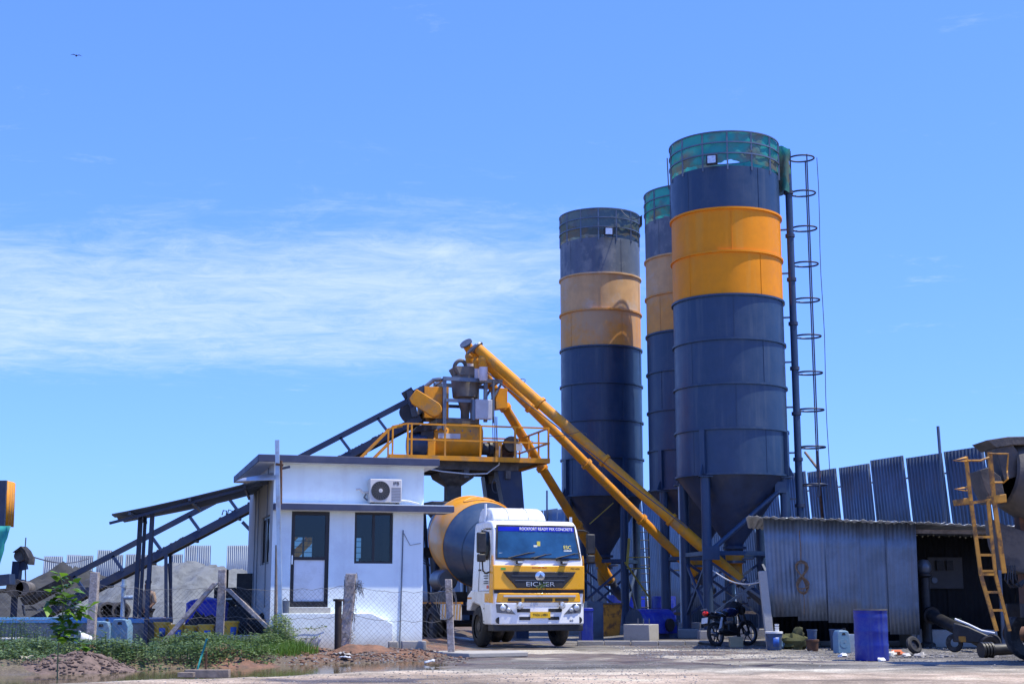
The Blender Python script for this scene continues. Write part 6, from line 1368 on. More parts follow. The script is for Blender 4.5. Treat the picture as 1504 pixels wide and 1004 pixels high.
MB().lathe([(0.34, -0.05), (0.35, 0), (0.34, 0.05)], 14, Matrix.Translation((1.28, 0, 0.31)) @ Matrix.Rotation(R(90), 4, 'X'), R(10), R(150)).build('front_fender', M_black, mc, solid=0.01)
MB().path([(1.0, -0.38, 1.06), (1.04, -0.2, 1.08), (1.06, 0, 1.02), (1.04, 0.2, 1.08), (1.0, 0.38, 1.06)], 0.016, 6).build('handlebar', M_black, mc)
MB().blob((1.16, 0, 0.92), 0.11, 0.12, 0.13, 14, 9).build('headlamp', M_black, mc); MB().blob((0.95, 0.1, 1.0), 0.22, 0.2, 0.16, 12, 8, 0.6).build('draped_cloth', M_dkint, mc)
for y in (-0.42, 0.42): MB().box((1.02, y, 1.2), (0.02, 0.12, 0.07)).build('mirror', M_black, mc, bev=0.01); MB().tube((1.02, y * 0.85, 1.07), (1.02, y, 1.18), 0.008).build('mirror_stem', M_wire, mc)
MB().path([(0.3, 0.1, 0.4), (0.2, 0.25, 0.0)], 0.014, 6).build('stand', M_black, mc)
o = MB().box((0, 0, 0.13), (0.34, 0.25, 0.26)).build('carton', mat('tan_carton', (0.40, 0.32, 0.19), 0.9), bev=0.01); p = gp3(1081, 37.2); o.location = p; tag(o, 'small tan carton beneath the motorcycle', 'carton')
# ================================================================== UNDER THE SILOS
c = at(956, 905, 43.0)
mo_ = thing('blue_motor_hood', 'big blue half round motor hood lying behind the bolted block', 'motor hood', (c.x, 43.0, gz(c.x, 43)), R(28)); mo_.scale = (0.95, 1.2, 1.35)
MB().prism([(0.42 * math.cos(a), 0.12 + 0.52 * math.sin(a) ** 0.7 if math.sin(a) > 0 else 0.12) for a in [math.pi * i / 16 for i in range(17)]], -0.62, 0.62, 'xz').xf(Matrix.Rotation(R(90), 4, 'Z')).build('hood', M_plast, mo_)
MB().prism([(0.43 * math.cos(a), 0.11 + 0.54 * math.sin(a) ** 0.7 if math.sin(a) > 0 else 0.11) for a in [math.pi * i / 16 for i in range(17)]], -0.64, -0.60, 'xz').xf(Matrix.Rotation(R(-90), 4, 'Z')).build('end_plate', M_blue, mo_)
MB().box((0.2, -0.1, 0.06), (1.0, 0.5, 0.12)).build('base', M_bluedark, mo_)
MB().tube((0.3, -0.42, 0.3), (0.3, -0.52, 0.3), 0.14, n=14).build('fan_hole', M_ink, mo_)
bucket('dull grey blue bucket beside the blue motor hood', gp3(985, 43.0), 0.24, 0.5, M_plastd, handle=True)
def drum2(label, p, r, h, m, nm='barrel', cat='barrel'):
    T = thing(nm, label, cat, p); MB().lathe([(0.01, 0), (r * 0.97, 0), (r, 0.04), (r, h * 0.33), (r * 1.03, h * 0.35), (r, h * 0.37), (r, h * 0.64), (r * 1.03, h * 0.66), (r, h * 0.68), (r, h - 0.03), (r * 0.97, h), (r * 0.9, h - 0.03), (0.01, h - 0.03)], 28).build('body', m, T)
    MB().tube((r * 0.5, 0, h - 0.03), (r * 0.5, 0, h + 0.01), 0.04, n=10).build('bung', M_black, T); return T
drum2('blue barrel behind the grey netted silo legs, next to the orange bin', gp3(908, 56.0), 0.42, 1.3, M_plast)
drum2('brighter blue barrel behind the grey netted silo, beside the thin ladder', gp3(932, 55.0), 0.42, 1.25, M_tarp)
drum2('blue barrel behind the middle silo legs', gp3(976, 54.0), 0.45, 1.25, M_plast)
c = at(890, 905, 48.5)
T = thing('orange_skip', 'dull orange bin with slanted rim beyond the truck', 'bin', (c.x, 48.5, 0), R(15)); q = [(-0.3, 0), (0.3, 0), (0.42, 1.05), (-0.3, 1.05)]; MB().prism(q, -0.5, 0.5, 'xz').build('bin', M_yelrust, T, bev=0.02); MB().prism([(-0.32, 1.05), (0.44, 1.05), (0.44, 1.1), (-0.32, 1.1)], -0.53, 0.53, 'xz').build('rim', M_crust, T)
c = at(872, 905, 45.5)
T = thing('grey_steel_cabinet', 'tall grey steel cabinet between truck and orange bin', 'cabinet', (c.x, 45.6, 0), R(10)); MB().span((-0.26, -0.25, 0), (0.26, 0.25, 1.15)).build('body', M_gsteel, T, bev=0.01); MB().span((-0.22, -0.262, 0.05), (0.22, -0.252, 1.1)).build('door', M_gsteel, T)
c = at(861, 905, 40.2)
T = thing('blue_crate', 'upright blue plastic crate just beyond the truck bumper', 'crate', (c.x, 40.4, 0), R(8)); MB().span((-0.17, -0.2, 0), (0.17, 0.2, 0.98)).build('body', M_plast, T, bev=0.02); MB().span((-0.18, -0.21, 0.9), (0.18, 0.21, 0.95)).build('rim', M_tarp, T)
# access ladder and yellow angle frame by the far silo
T = thing('steel_ladder', 'thin dark steel ladder standing between grey netted and middle silos', 'ladder', (at(945, 850, 54).x, 54, 0))
for x in (-0.23, 0.23): MB().bar((x, 0, 0), (x, 0.1, 4.0), 0.05, 0.03).build('rail', M_black, T)
for k in range(12): MB().tube((-0.23, 0.03, 0.3 + 0.31 * k), (0.23, 0.03, 0.3 + 0.31 * k), 0.018, n=6).build('rung', M_black, T)
T = thing('yellow_angle_frame', 'yellow steel angle frame bolted among the silo legs', 'frame', (at(930, 860, 51).x, 51, 0))
M_yg = mat('pale_yellow_steel', (0.42, 0.33, 0.05), 0.6, var=0.2)
for a, b in (((922, 818, 50.2), (953, 818, 51)), ((922, 834, 50.2), (953, 834, 51)), ((918, 825, 50.2), (953, 876, 50.6)), ((972, 837, 51), (1003, 837, 51)), ((924, 790, 50.3), (921, 830, 50.2)), ((866, 769, 50.0), (901, 738, 49.9))):
    MB().bar(at(*a), at(*b), 0.09, 0.03).build('angle_bar', M_yg, T, w=True)
p, q = at(965, 850, 52), at(996, 824, 52)
for a, b in (((975, 900), (1003, 901)), ((1060, 897), (1110, 899))):
    o = MB().bar(at(*a, 50), at(*b, 50), 0.16, 0.10).build('timber_beam', M_wood); tag(o, 'pale timber beam lying behind the ' + ('grey pipe column' if a[0] < 1000 else 'motorcycle'), 'timber')
cable('black hose snaking on the gravel beside the motorcycle', gp3(1010, 39.4), gp3(1058, 37.9), -0.02, 0.03, M_rub)
# ================================================================== SECOND MIXER TRUCK AT THE RIGHT EDGE
Y2 = 26.6
t2 = thing('rear_mixer_truck', 'dirty black mixer truck rear with rusty yellow ladder beside the shed', 'truck', (at(1500, 900, Y2).x + 0.6, Y2 + 1.0, 0))
AX = Vector((1, 0.12, -0.19)).normalized(); D0 = at(1476, 700, Y2 + 1.0) + Vector((0, 0, 0.02))
DM2 = axis_m(D0, AX)
MB().lathe([(0.50, 0.1), (0.56, -0.03), (0.62, 0.0), (0.80, 0.5), (1.02, 1.1), (1.18, 1.9), (1.2, 3.0), (0.9, 4.0), (0.5, 4.7), (0.02, 4.7)], 56, DM2).build('drum', M_soot, t2, w=True)
for z, r in ((0.5, 0.8), (1.1, 1.02)): MB().lathe([(r, z - 0.03), (r + 0.035, z), (r + 0.02, z + 0.05)], 56, DM2).build('drum_rib', M_soot, t2, w=True)
def P2(px, py, dy=0.0): return at(px, py, Y2 + dy)
def plate(pts, dy, th, m, nm):
    s = MB(); v = [P2(x, y, dy) for x, y in pts]; n_ = len(v); s.add(v + [p + Vector((0, th, 0)) for p in v], [tuple(range(n_ - 1, -1, -1)), tuple(range(n_, 2 * n_))] + [(i, (i + 1) % n_, n_ + (i + 1) % n_, n_ + i) for i in range(n_)]); return s.build(nm, m, t2, w=True, bev=0.01)
plate([(1449, 646), (1480, 641), (1530, 640), (1530, 652), (1488, 653), (1463, 657)], 0.5, 0.9, M_soot, 'feed_hood')
plate([(1463, 657), (1488, 653), (1500, 670), (1492, 700), (1475, 705)], 0.55, 0.7, M_soot, 'feed_hopper')
plate([(1439, 690), (1452, 686), (1470, 700), (1478, 735), (1458, 738), (1446, 715)], 0.35, 0.7, M_soot, 'discharge_chute')
plate([(1458, 762), (1480, 772), (1540, 790), (1540, 850), (1478, 835), (1464, 800)], 0.8, 0.5, M_soot, 'rear_frame')
for dy in (0.02,):
    L1 = [(1418.5, 670), (1426, 735), (1441, 845), (1464, 926)]; L2 = [(1451, 735), (1462, 843), (1483, 926)]; L3 = [(1453.5, 664), (1460, 735), (1475, 841)]
    for Lk, wd in ((L1, 0.065), (L2, 0.055), (L3, 0.08)):
        for a, b in zip(Lk, Lk[1:]): MB().bar(P2(*a), P2(*b), wd, 0.05, (0, 1, 0)).build('ladder_rail', M_yelrust, t2, w=True)
    for y in (788, 814.5, 838, 843, 869, 895.5):
        def xon(Lk, y):
            for (xa, ya_), (xb, yb) in zip(Lk, Lk[1:]):
                if ya_ <= y <= yb: return xa + (xb - xa) * (y - ya_) / (yb - ya_)
            return Lk[0][0]
        MB().bar(P2(xon(L1, y), y), P2(xon(L2, y), y), 0.045, 0.045).build('rung', M_yelrust, t2, w=True)
plate([(1406, 733), (1425, 730), (1426, 740), (1408, 741)], -0.02, 0.3, M_yelrust, 'ladder_platform'); plate([(1459, 727), (1478, 725), (1479, 737), (1461, 739)], -0.03, 0.4, M_yelrust, 'ladder_platform')
MB().bar(P2(1428, 738), P2(1459, 733), 0.04, 0.05).build('platform_edge', M_yelrust, t2, w=True)
for pts in ([(1419, 671), (1399, 676), (1420, 677)], [(1420, 715), (1402, 718), (1420, 720)], [(1453, 666), (1481, 666), (1479, 690), (1480, 703), (1474, 708), (1460, 708)], [(1421, 676), (1440, 676), (1453, 671)]):
    MB().path([P2(x, y, -0.03 if i % 2 == 0 else -0.12) for i, (x, y) in enumerate(pts)], 0.018, 6).build('hand_hoop', M_yelrust, t2, w=True)
for x in (10.3, 11.7, 15.2):
    for y in (Y2 + 0.15, Y2 + 2.2):
        T = MB().lathe([(0.28, -0.14), (0.46, -0.15), (0.52, -0.08), (0.52, 0.08), (0.46, 0.15), (0.28, 0.14)], 28, axis_m((x, y, 0.52), (0, 1, 0))).build('wheel', M_rub, t2, w=True)
for y in (Y2 + 0.7, Y2 + 1.5): MB().bar((9.6, y, 1.0), (16.6, y, 1.0), 0.1, 0.25).build('chassis_rail', M_black, t2, w=True)
MB().span((15.0, Y2 - 0.05, 0.9), (16.8, Y2 + 2.35, 3.0)).build('cab', M_cwhite, t2, w=True, bev=0.1)
MB().bar((9.9, Y2 + 1.1, 1.0), (9.9, Y2 + 1.1, 2.9), 0.25, 0.3).build('pedestal', M_rust, t2, w=True); MB().bar((14.4, Y2 + 1.3, 1.0), (14.4, Y2 + 1.3, 2.6), 0.3, 0.5).build('pedestal', M_rust, t2, w=True)
for k in range(5): MB().path([P2(1478 + 3 * k, 830, 0.6), P2(1476 + 4 * k, 850 + 6 * (k % 2), 0.55), P2(1484 + 4 * k, 862, 0.6), P2(1506, 850, 0.7)], 0.016, 5).build('hydraulic_hose', M_black, t2, w=True)
# ================================================================== LEFT SIDE
# batching bin at the left edge
bn = thing('batching_bin', 'tall dark bin with orange ribs and teal net at the sand heaps', 'bin', (at(-20, 800, 42).x, 42, 0))
def PL_(px, py, Y=42.0): return at(px, py, Y)
a0, a1 = PL_(-60, 706), PL_(9, 705); b0, b1 = PL_(-60, 775), PL_(6, 772)
MB().prism([(a0.x, b0.z), (b1.x, b1.z), (a1.x, a1.z), (a0.x, a0.z)], 42.0, 42.1, 'xz').build('front_panel', M_bluedark, bn, w=True)
for k in range(3):
    y0 = 42.1 + k * 0.2; s = MB()
    s.add([(b1.x, y0, b1.z), (a1.x, y0, a1.z), (a1.x + 0.03, y0 + 0.1, a1.z - 0.02), (b1.x + 0.03, y0 + 0.1, b1.z), (a1.x + 0.03, y0 + 0.19, a1.z - 0.04), (b1.x + 0.03, y0 + 0.19, b1.z)], [(0, 3, 2, 1), (3, 5, 4, 2)]); s.build('side_rib_panel', M_yel, bn, w=True, solid=0.03)
s = MB()
def fnb(u, v):
    z = b1.z + (0.9 - b1.z) * v; x = a0.x + (b1.x + 0.22 - a0.x) * u - 0.55 * v * u + 0.05 * nz3(u * 3, v * 3, 2.0, 4); return (x, 41.95 + 0.08 * nz3(u * 4, v * 2, 2.2, 8), z)
s.grid(fnb, 20, 14); s.build('teal_sheeting', M_teal, bn, w=True, solid=0.01)
for y in (42.05, 42.6):
    for x in (a0.x + 0.3, a1.x - 0.55): MB().bar((x, y, 0), (x, y, 2.0), 0.15).build('leg', M_bluedark, bn, w=True)
MB().bar(PL_(-40, 856), PL_(18, 850), 0.5, 0.30).build('bin_beam', M_bluedark, bn, w=True)
# feeder head with hooded pulley
fh = thing('feeder_head', 'dark hooded pulley on a post beside the batching bin', 'feeder', (at(30, 880, 43).x, 43, 0))
F = lambda px, py, Y=43.0: at(px, py, Y)
c = F(32, 816); MB().tube(c + Vector((0, -0.2, 0)), c + Vector((0, 0.2, 0)), 0.17, n=20).build('pulley', M_crust, fh, w=True)
s = MB(); q = [(23, 811), (35, 802), (41, 808), (47, 820), (46, 829), (41, 824), (38, 812), (34, 807), (27, 812)]; v = [F(x, y) for x, y in q]; n_ = len(v)
s.add([p + Vector((0, -0.28, 0)) for p in v] + [p + Vector((0, 0.28, 0)) for p in v], [tuple(range(n_ - 1, -1, -1)), tuple(range(n_, 2 * n_))] + [(i, (i + 1) % n_, n_ + (i + 1) % n_, n_ + i) for i in range(n_)]); s.build('hood', M_rub, fh, w=True)
MB().bar(F(22, 868), F(26, 824), 0.22, 0.3).build('post', M_bluedark, fh, w=True); MB().bar(F(22, 833), F(39, 829), 0.2, 0.25).build('arm', M_bluedark, fh, w=True)
MB().tube(F(37, 803), F(38, 789), 0.018).build('aerial_rod', M_wire, fh, w=True); MB().tube(F(37, 832), F(38, 862), 0.02).build('chain', M_wire, fh, w=True)
c = F(34, 863); MB().tube(c + Vector((-0.15, -0.3, 0)), c + Vector((-0.15, 0.3, 0)), 0.26, n=22).build('tail_drum', M_crust, fh, w=True); MB().tube(c + Vector((0.08, -0.3, -0.02)), c + Vector((0.08, 0.3, -0.02)), 0.2, n=22).build('tail_drum', M_crust, fh, w=True)
MB().bar(F(-20, 868), F(30, 866), 0.4, 0.12).build('belt_bed', M_crust, fh, w=True); MB().bar(F(22, 868), Vector((F(22, 868).x, 43, 0)), 0.15).build('post', M_bluedark, fh, w=True)
for k in range(14):
    p = F(30 + 8 * k + random.uniform(-4, 4), 892 + random.uniform(-8, 6), 42.5 + random.uniform(0, 2)); q = p + Vector((random.uniform(-0.5, 0.5), 0.1, random.uniform(-0.35, 0.35)))
    MB().bar(p, q, 0.06, 0.05).build('scrap_bar', M_black if k % 3 else M_gsteel, fh, w=True)
# curing tank
YT = 33.2; xA, xB, xC = at(-60, 930, YT).x, at(96, 930, YT).x, at(212, 930, YT).x; zt = at(50, 908, YT).z
tkn = thing('curing_tank', 'low plastered water tank with bright blue rim by the fence', 'tank', (xB, YT, 0))
M_plas = mat('stained_plaster', (0.24, 0.235, 0.22), 0.9, var=0.15, dirt=(0.10, 0.105, 0.09), damt=0.75, dscale=1.3, streak=(0.36, 0.35, 0.33), samt=0.45, sfreq=2, bump=0.2, bscale=12)
M_rim = mat('blue_rim', (0.10, 0.29, 0.52), 0.55, var=0.12)
MB().span((xA, YT, 0), (xC, YT + 0.16, zt - 0.1)).build('front_wall', M_plas, tkn, w=True, bev=0.01)
MB().span((xC - 0.16, YT + 0.16, 0), (xC, YT + 2.4, zt - 0.1)).build('side_wall', M_plas, tkn, w=True); MB().span((xA, YT + 2.4, 0), (xC, YT + 2.56, zt - 0.1)).build('back_wall', M_plas, tkn, w=True)
for a, b in (((xA, YT - 0.03, zt - 0.1), (xC + 0.03, YT + 0.2, zt)), ((xC - 0.2, YT + 0.2, zt - 0.1), (xC + 0.03, YT + 2.37, zt)), ((xA, YT + 2.37, zt - 0.1), (xC + 0.03, YT + 2.6, zt))): MB().span(a, b).build('rim', M_rim, tkn, w=True, bev=0.01)
MB().span((xA, YT + 0.16, 0.1), (xC - 0.16, YT + 2.4, zt - 0.25)).build('tank_water', wm, tkn, w=True)
# pvc outlet
c0 = at(-10, 938, 32.9)
pv = thing('white_pvc_pipe', 'white plastic outlet pipe bending down before the tank', 'pipe', (c0.x, 32.9, 0))
p1 = at(33, 938, 32.9); p2 = at(32, 962, 32.9)
MB().tube((c0.x - 0.5, 32.9, c0.z), (p1.x - 0.04, 32.9, p1.z), 0.038, n=12).build('pipe', M_wplast, pv, w=True); MB().path([(p1.x - 0.08, 32.9, p1.z), (p1.x - 0.01, 32.9, p1.z), (p1.x, 32.9, p1.z - 0.02), (p1.x, 32.9, p1.z - 0.1)], 0.05, 10).build('elbow', M_wplast, pv, w=True); MB().tube((p1.x, 32.9, p1.z - 0.08), (p1.x, 32.9, 0.05), 0.038, n=12).build('pipe', M_wplast, pv, w=True)
# black pipes and pump behind the tank
for px, lab in ((158, 'black pipe mouth beside the one below the standpipe'), (178, 'black pipe mouth directly below the standpipe')):
    c = at(px, 897, 38.5); T = thing('concrete_pipe', lab, 'pipe', (c.x, 38.5, 0), R(20)); r = 13.0 * 38.5 / 1.02 / FPX
    MB().lathe([(r, 2.0), (r, 0), (r * 0.8, 0), (r * 0.8, 1.9), (0.02, 1.9)], 28, axis_m((0, 0, c.z), (0, 1, 0))).build('barrel', M_rub, T); MB().lathe([(r * 1.05, 0.1), (r * 1.05, -0.03), (r * 0.78, -0.03)], 28, axis_m((0, 0, c.z), (0, 1, 0))).build('collar', M_crust, T); MB().box((0, 0.6, c.z / 2 - r / 2), (0.5, 1.0, max(0.05, c.z - r))).build('cradle', M_wood, T)
sp_ = thing('standpipe', 'pale blue vertical standpipe with side branch behind the tank', 'pipe', (at(180, 900, 37.6).x, 37.6, 0))
p = at(180, 900, 37.6).x; MB().tube((p, 37.6, 0), (p, 37.6, at(180, 850, 37.6).z), 0.06, n=14).build('riser', M_pipe, sp_, w=True); MB().tube((p, 37.6, at(180, 877, 37.6).z), (at(196, 877, 37.6).x, 37.6, at(180, 877, 37.6).z), 0.06, n=14).build('branch', M_pipe, sp_, w=True); MB().lathe([(0.06, 0), (0.09, 0), (0.09, 0.06), (0.06, 0.06)], 14, Matrix.Translation((p, 37.6, at(180, 862, 37.6).z))).build('flange', M_pipe, sp_, w=True)
o = heap('sand_strip', 'pale sand ridge behind the black pipe mouths', (at(172, 890, 41).x, 41, 0), 1.5, 1.2, 1.45, M_sand, 0.9, 33); o['category'] = 'sand ridge'; del o['group']
# jerry cans and buckets along the tank
jerry('pale blue jerry can tight beside a concrete fence post', gp3(149, 31.9), 0.40, 0.28, 0.62, M_plastl, 0.1)
jerry('pale blue jerry can standing clear of the fence post', gp3(178.5, 32.0), 0.40, 0.28, 0.62, M_plastl, -0.15)
for px, Y, lab, rz in ((237, 33.4, 'yellow bucket at the row end nearest the jerry cans', 0.2), (258, 32.9, 'yellow bucket with wire handle up and blue label under the brace', 0.4), (280, 33.0, 'orange yellow bucket below the blue tarpaulin', 0.9), (302, 32.9, 'yellow bucket between orange yellow bucket and braced post', 0.3), (338, 32.9, 'yellow bucket between braced post and office', 0.5)):
    bucket(lab, Vector(gp3(px, Y)) + Vector((0, 0, 0.12)), 0.185, 0.42, M_ybuck, None if rz == 0.4 else M_ybuck, M_blab, rz=rz)
# tarpaulin bundle and dark machine
c = at(302, 900, 34.4)
tp_ = thing('tarpaulin_bundle', 'bright blue tarpaulin over a box behind the buckets', 'tarpaulin', (c.x, 34.6, 0.5))
s = MB()
def fnt(u, v):
    a = 2 * math.pi * u; sq = 1 / max(abs(math.cos(a)), abs(math.sin(a))); r = min(sq, 1.25) * 0.42 * (1 + 0.12 * nz3(math.cos(a) * 2, math.sin(a) * 2 + v, 1.6, 6))
    if v > 0.82: r *= (1 - v) / 0.18
    return (r * math.cos(a) * 1.05, r * math.sin(a), -0.55 + 1.22 * min(v, 0.82) / 0.82 + (0.10 * (v - 0.82) / 0.18 if v > 0.82 else 0))
s.grid(fnt, 36, 14); s.build('sheet', M_tarp, tp_, sharp=35); MB().box((0, 0, -0.28), (0.6, 0.6, 0.5)).build('box', M_wood, tp_)
c = at(345, 870, 36.2)
mcx = thing('diesel_generator', 'black diesel generator between braced post and office wall', 'generator', (c.x, 36.4, 0), R(10))
MB().span((-0.75, -0.35, 0.25), (0.55, 0.35, 1.05)).build('base_tank', M_black, mcx, bev=0.03); MB().span((0.0, -0.3, 1.05), (0.52, 0.3, 1.85)).build('radiator', M_black, mcx, bev=0.02); MB().span((-0.55, -0.25, 1.05), (0.0, 0.25, 1.5)).build('engine', M_rub, mcx, bev=0.04)
MB().tube((-0.3, 0, 1.5), (-0.3, 0, 1.95), 0.09, n=14).build('air_filter', M_rub, mcx); MB().span((-0.35, -0.36, 1.2), (-0.1, -0.26, 1.24)).build('name_plate', M_txtw, mcx)
for x in (-0.5, 0.35):
    for y in (-0.38, 0.38): MB().lathe([(0.1, -0.06), (0.24, -0.07), (0.27, 0), (0.24, 0.07), (0.1, 0.06)], 22, axis_m((x, y, 0.27), (0, 1, 0))).build('wheel', M_rub, mcx)
c = at(300, 912, 33.9)
for px, Y, lab in ((300, 33.7, 'dark heap of cloth below the blue tarpaulin'), (375, 33.3, 'black cloth bundle against the office side wall')):
    T = MB().blob((0, 0, 0.3), 0.5, 0.35, 0.4, 14, 9, 0.8).build('cloth_bundle', M_dkint); T.location = (at(px, 900, Y).x, Y, 0.1); tag(T, lab, 'cloth')
o = MB().span((-1.6, -0.1, 0), (1.6, 0.1, 0.42)).build('low_wall', M_conc, bev=0.015); p = at(370, 930, 32.6); o.location = (p.x - 0.1, 32.75, 0.0); o.rotation_euler = (0, 0, R(8)); tag(o, 'low rough concrete wall between buckets and office corner', 'wall')
# ------------------------------------------------------------------ person
pe = at(215, 905, 39.6)
ps = thing('person', 'person in tan shirt and dark trousers standing behind the awning posts', 'person', (pe.x, 39.6, 0), R(-25))
def skin_mesh(name, verts, edges, radii, m, par, root=0, sub=2):
    me = bpy.data.meshes.new(name); me.from_pydata(verts, edges, []); me.materials.append(m)
    o = bpy.data.objects.new(name, me); col.objects.link(o); o.parent = par
    sk = o.modifiers.new('skin', 'SKIN'); sk.use_smooth_shade = True
    sv = me.skin_vertices[0].data if me.skin_vertices else None
    if sv is None: return o
    for i, r in enumerate(radii): sv[i].radius = (r, r) if not isinstance(r, tuple) else r
    sv[root].use_root = True
    sb_ = o.modifiers.new('sub', 'SUBSURF'); sb_.levels = sub; sb_.render_levels = sub; return o
try:
    V = [(0, 0, 0.92), (0, 0, 1.12), (0, 0.01, 1.36), (0, 0.0, 1.46), (0, -0.015, 1.54), (0, -0.02, 1.66), (-0.1, 0, 0.88), (-0.11, -0.02, 0.48), (-0.12, 0.02, 0.08), (-0.13, -0.12, 0.04), (0.1, 0, 0.88), (0.11, -0.02, 0.48), (0.12, 0.02, 0.08), (0.13, -0.12, 0.04),
         (-0.19, 0, 1.38), (-0.24, 0.02, 1.12), (-0.25, -0.06, 0.88), (-0.25, -0.09, 0.79), (0.19, 0, 1.38), (0.25, 0.02, 1.12), (0.2, -0.16, 0.98), (0.16, -0.22, 0.93)]
    E = [(0, 1), (1, 2), (2, 3), (3, 4), (4, 5), (0, 6), (6, 7), (7, 8), (8, 9), (0, 10), (10, 11), (11, 12), (12, 13), (2, 14), (14, 15), (15, 16), (16, 17), (2, 18), (18, 19), (19, 20), (20, 21)]
    Rr = [.12, .12, .13, .055, .085, .08, .08, .055, .038, .035, .08, .055, .038, .035, .05, .04, .03, .025, .05, .04, .03, .025]
    body = skin_mesh('body', V, E, Rr, M_skin, ps)
    skin_mesh('shirt', [(0, 0, 0.86), (0, 0, 1.12), (0, 0.01, 1.34), (0, 0, 1.42), (-0.2, 0, 1.37), (-0.245, 0.02, 1.10), (0.2, 0, 1.37), (0.255, 0.02, 1.10)], [(0, 1), (1, 2), (2, 3), (2, 4), (4, 5), (2, 6), (6, 7)], [(.17, .13), (.155, .125), (.165, .13), .07, .07, .06, .07, .06], M_cloth, ps)
    skin_mesh('trousers', [(0, 0, 0.93), (-0.1, 0, 0.86), (-0.11, -0.02, 0.48), (-0.12, 0.02, 0.1), (0.1, 0, 0.86), (0.11, -0.02, 0.48), (0.12, 0.02, 0.1)], [(0, 1), (1, 2), (2, 3), (0, 4), (4, 5), (5, 6)], [.14, .10, .08, .065, .10, .08, .065], M_trou, ps)
    MB().blob((0, 0.015, 1.68), 0.092, 0.10, 0.075, 14, 8).build('hair', M_hair, ps)
    MB().blob((0, -0.115, 1.60), 0.014, 0.018, 0.022, 8, 6).build('nose', M_skin, ps)
    for x in (-0.087, 0.087): MB().blob((x, -0.01, 1.60), 0.012, 0.02, 0.03, 8, 6).build('ear', M_skin, ps)
    for sx_, hx, hy, hz in ((-1, -0.25, -0.10, 0.77), (1, 0.15, -0.24, 0.92)):
        for k in range(4): MB().path([(hx + 0.016 * (k - 1.5), hy, hz), (hx + 0.017 * (k - 1.5), hy - 0.015, hz - 0.04), (hx + 0.017 * (k - 1.5), hy - 0.035, hz - 0.07 + 0.006 * abs(k - 1.5))], 0.009, 6).build('finger', M_skin, ps)
        MB().path([(hx - sx_ * 0.03, hy - 0.01, hz + 0.03), (hx - sx_ * 0.045, hy - 0.03, hz - 0.01)], 0.010, 6).build('thumb', M_skin, ps)
except Exception as ex: print('person', ex)
# bird
bp_ = at(112, 82, 120.0)
bd = thing('bird', 'small dark bird gliding high in the blue sky', 'bird', bp_, R(20))
MB().blob((0, 0, 0), 0.07, 0.22, 0.07, 10, 6).build('body', M_ink, bd)
for sg in (-1, 1):
    s = MB(); s.add([(0.03 * sg, -0.08, 0.02), (0.03 * sg, 0.09, 0.02), (0.26 * sg, 0.06, 0.09), (0.26 * sg, -0.1, 0.09), (0.5 * sg, 0.06, 0.03)], [(0, 1, 2, 3), (3, 2, 4)]); s.build('wing', M_ink, bd, solid=0.012)
# ================================================================== PLANTS AND FOREGROUND
def leafq(s, c, d, ln, wd, droop=0.25):
    d = d.normalized(); sd = d.cross(Vector((0, 0, 1)))
    if sd.length < 0.05: sd = Vector((1, 0, 0))
    sd = (sd.normalized() + Vector((0, 0, random.uniform(-0.4, 0.4)))).normalized() * wd / 2; m = c + d * ln * 0.45; e = c + d * ln - Vector((0, 0, droop * ln)); m2 = m + Vector((0, 0, 0.06 * ln))
    s.add([c, m + sd, e, m - sd, m2 - Vector((0, 0, 0.04 * ln))], [(0, 1, 4), (1, 2, 4), (2, 3, 4), (3, 0, 4)])
# sapling
yS = 22.6; sb0 = at(84, 1003, yS); sb0.z = -0.05
sa_ = thing('sapling', 'young sapling with broad bright leaves rising from the puddle edge', 'sapling', (sb0.x, yS, -0.05))
stem = [at(84, 1003, yS), at(84.5, 970, yS), at(86, 945, yS), at(89, 925, yS), at(92, 900, yS), at(95, 880, yS), at(93, 862, yS), at(88, 843, yS)]
stem[0].z = -0.08
MB().path(stem, 0.011, 7).build('stem', M_stem, sa_, w=True)
random.seed(21)
for cl_i, (px, py, n_, sp) in enumerate(((87, 846, 4, 5), (103, 862, 6, 9), (80, 868, 6, 8), (95, 882, 8, 12), (76, 886, 5, 8), (114, 893, 6, 10), (128, 893, 5, 8), (106, 905, 7, 12), (92, 915, 9, 13), (104, 925, 8, 12), (88, 932, 7, 9), (122, 948, 4, 9), (100, 940, 5, 10))):
    base = at(92 + (px - 92) * 0.35, py + 6, yS)
    tip = at(px, py, yS) + Vector((0, random.uniform(-0.15, 0.15), 0))
    MB().path([base, (base + tip) / 2 + Vector((0, 0, 0.02)), tip], 0.004, 5).build('twig', M_stem, sa_, w=True)
    for k in range(int(n_ * 1.8)):
        s = MB(); c = at(px + random.gauss(0, sp * 0.5), py + random.gauss(0, sp * 0.4), yS) + Vector((0, random.uniform(-0.12, 0.12), 0))
        d = Vector((random.uniform(-1, 1), random.uniform(-1, 0.6), random.uniform(-0.2, 0.5)))
        leafq(s, c, d, random.uniform(0.15, 0.25), random.uniform(0.10, 0.18)); s.build('leaf', M_leaf, sa_, w=True, sharp=60)
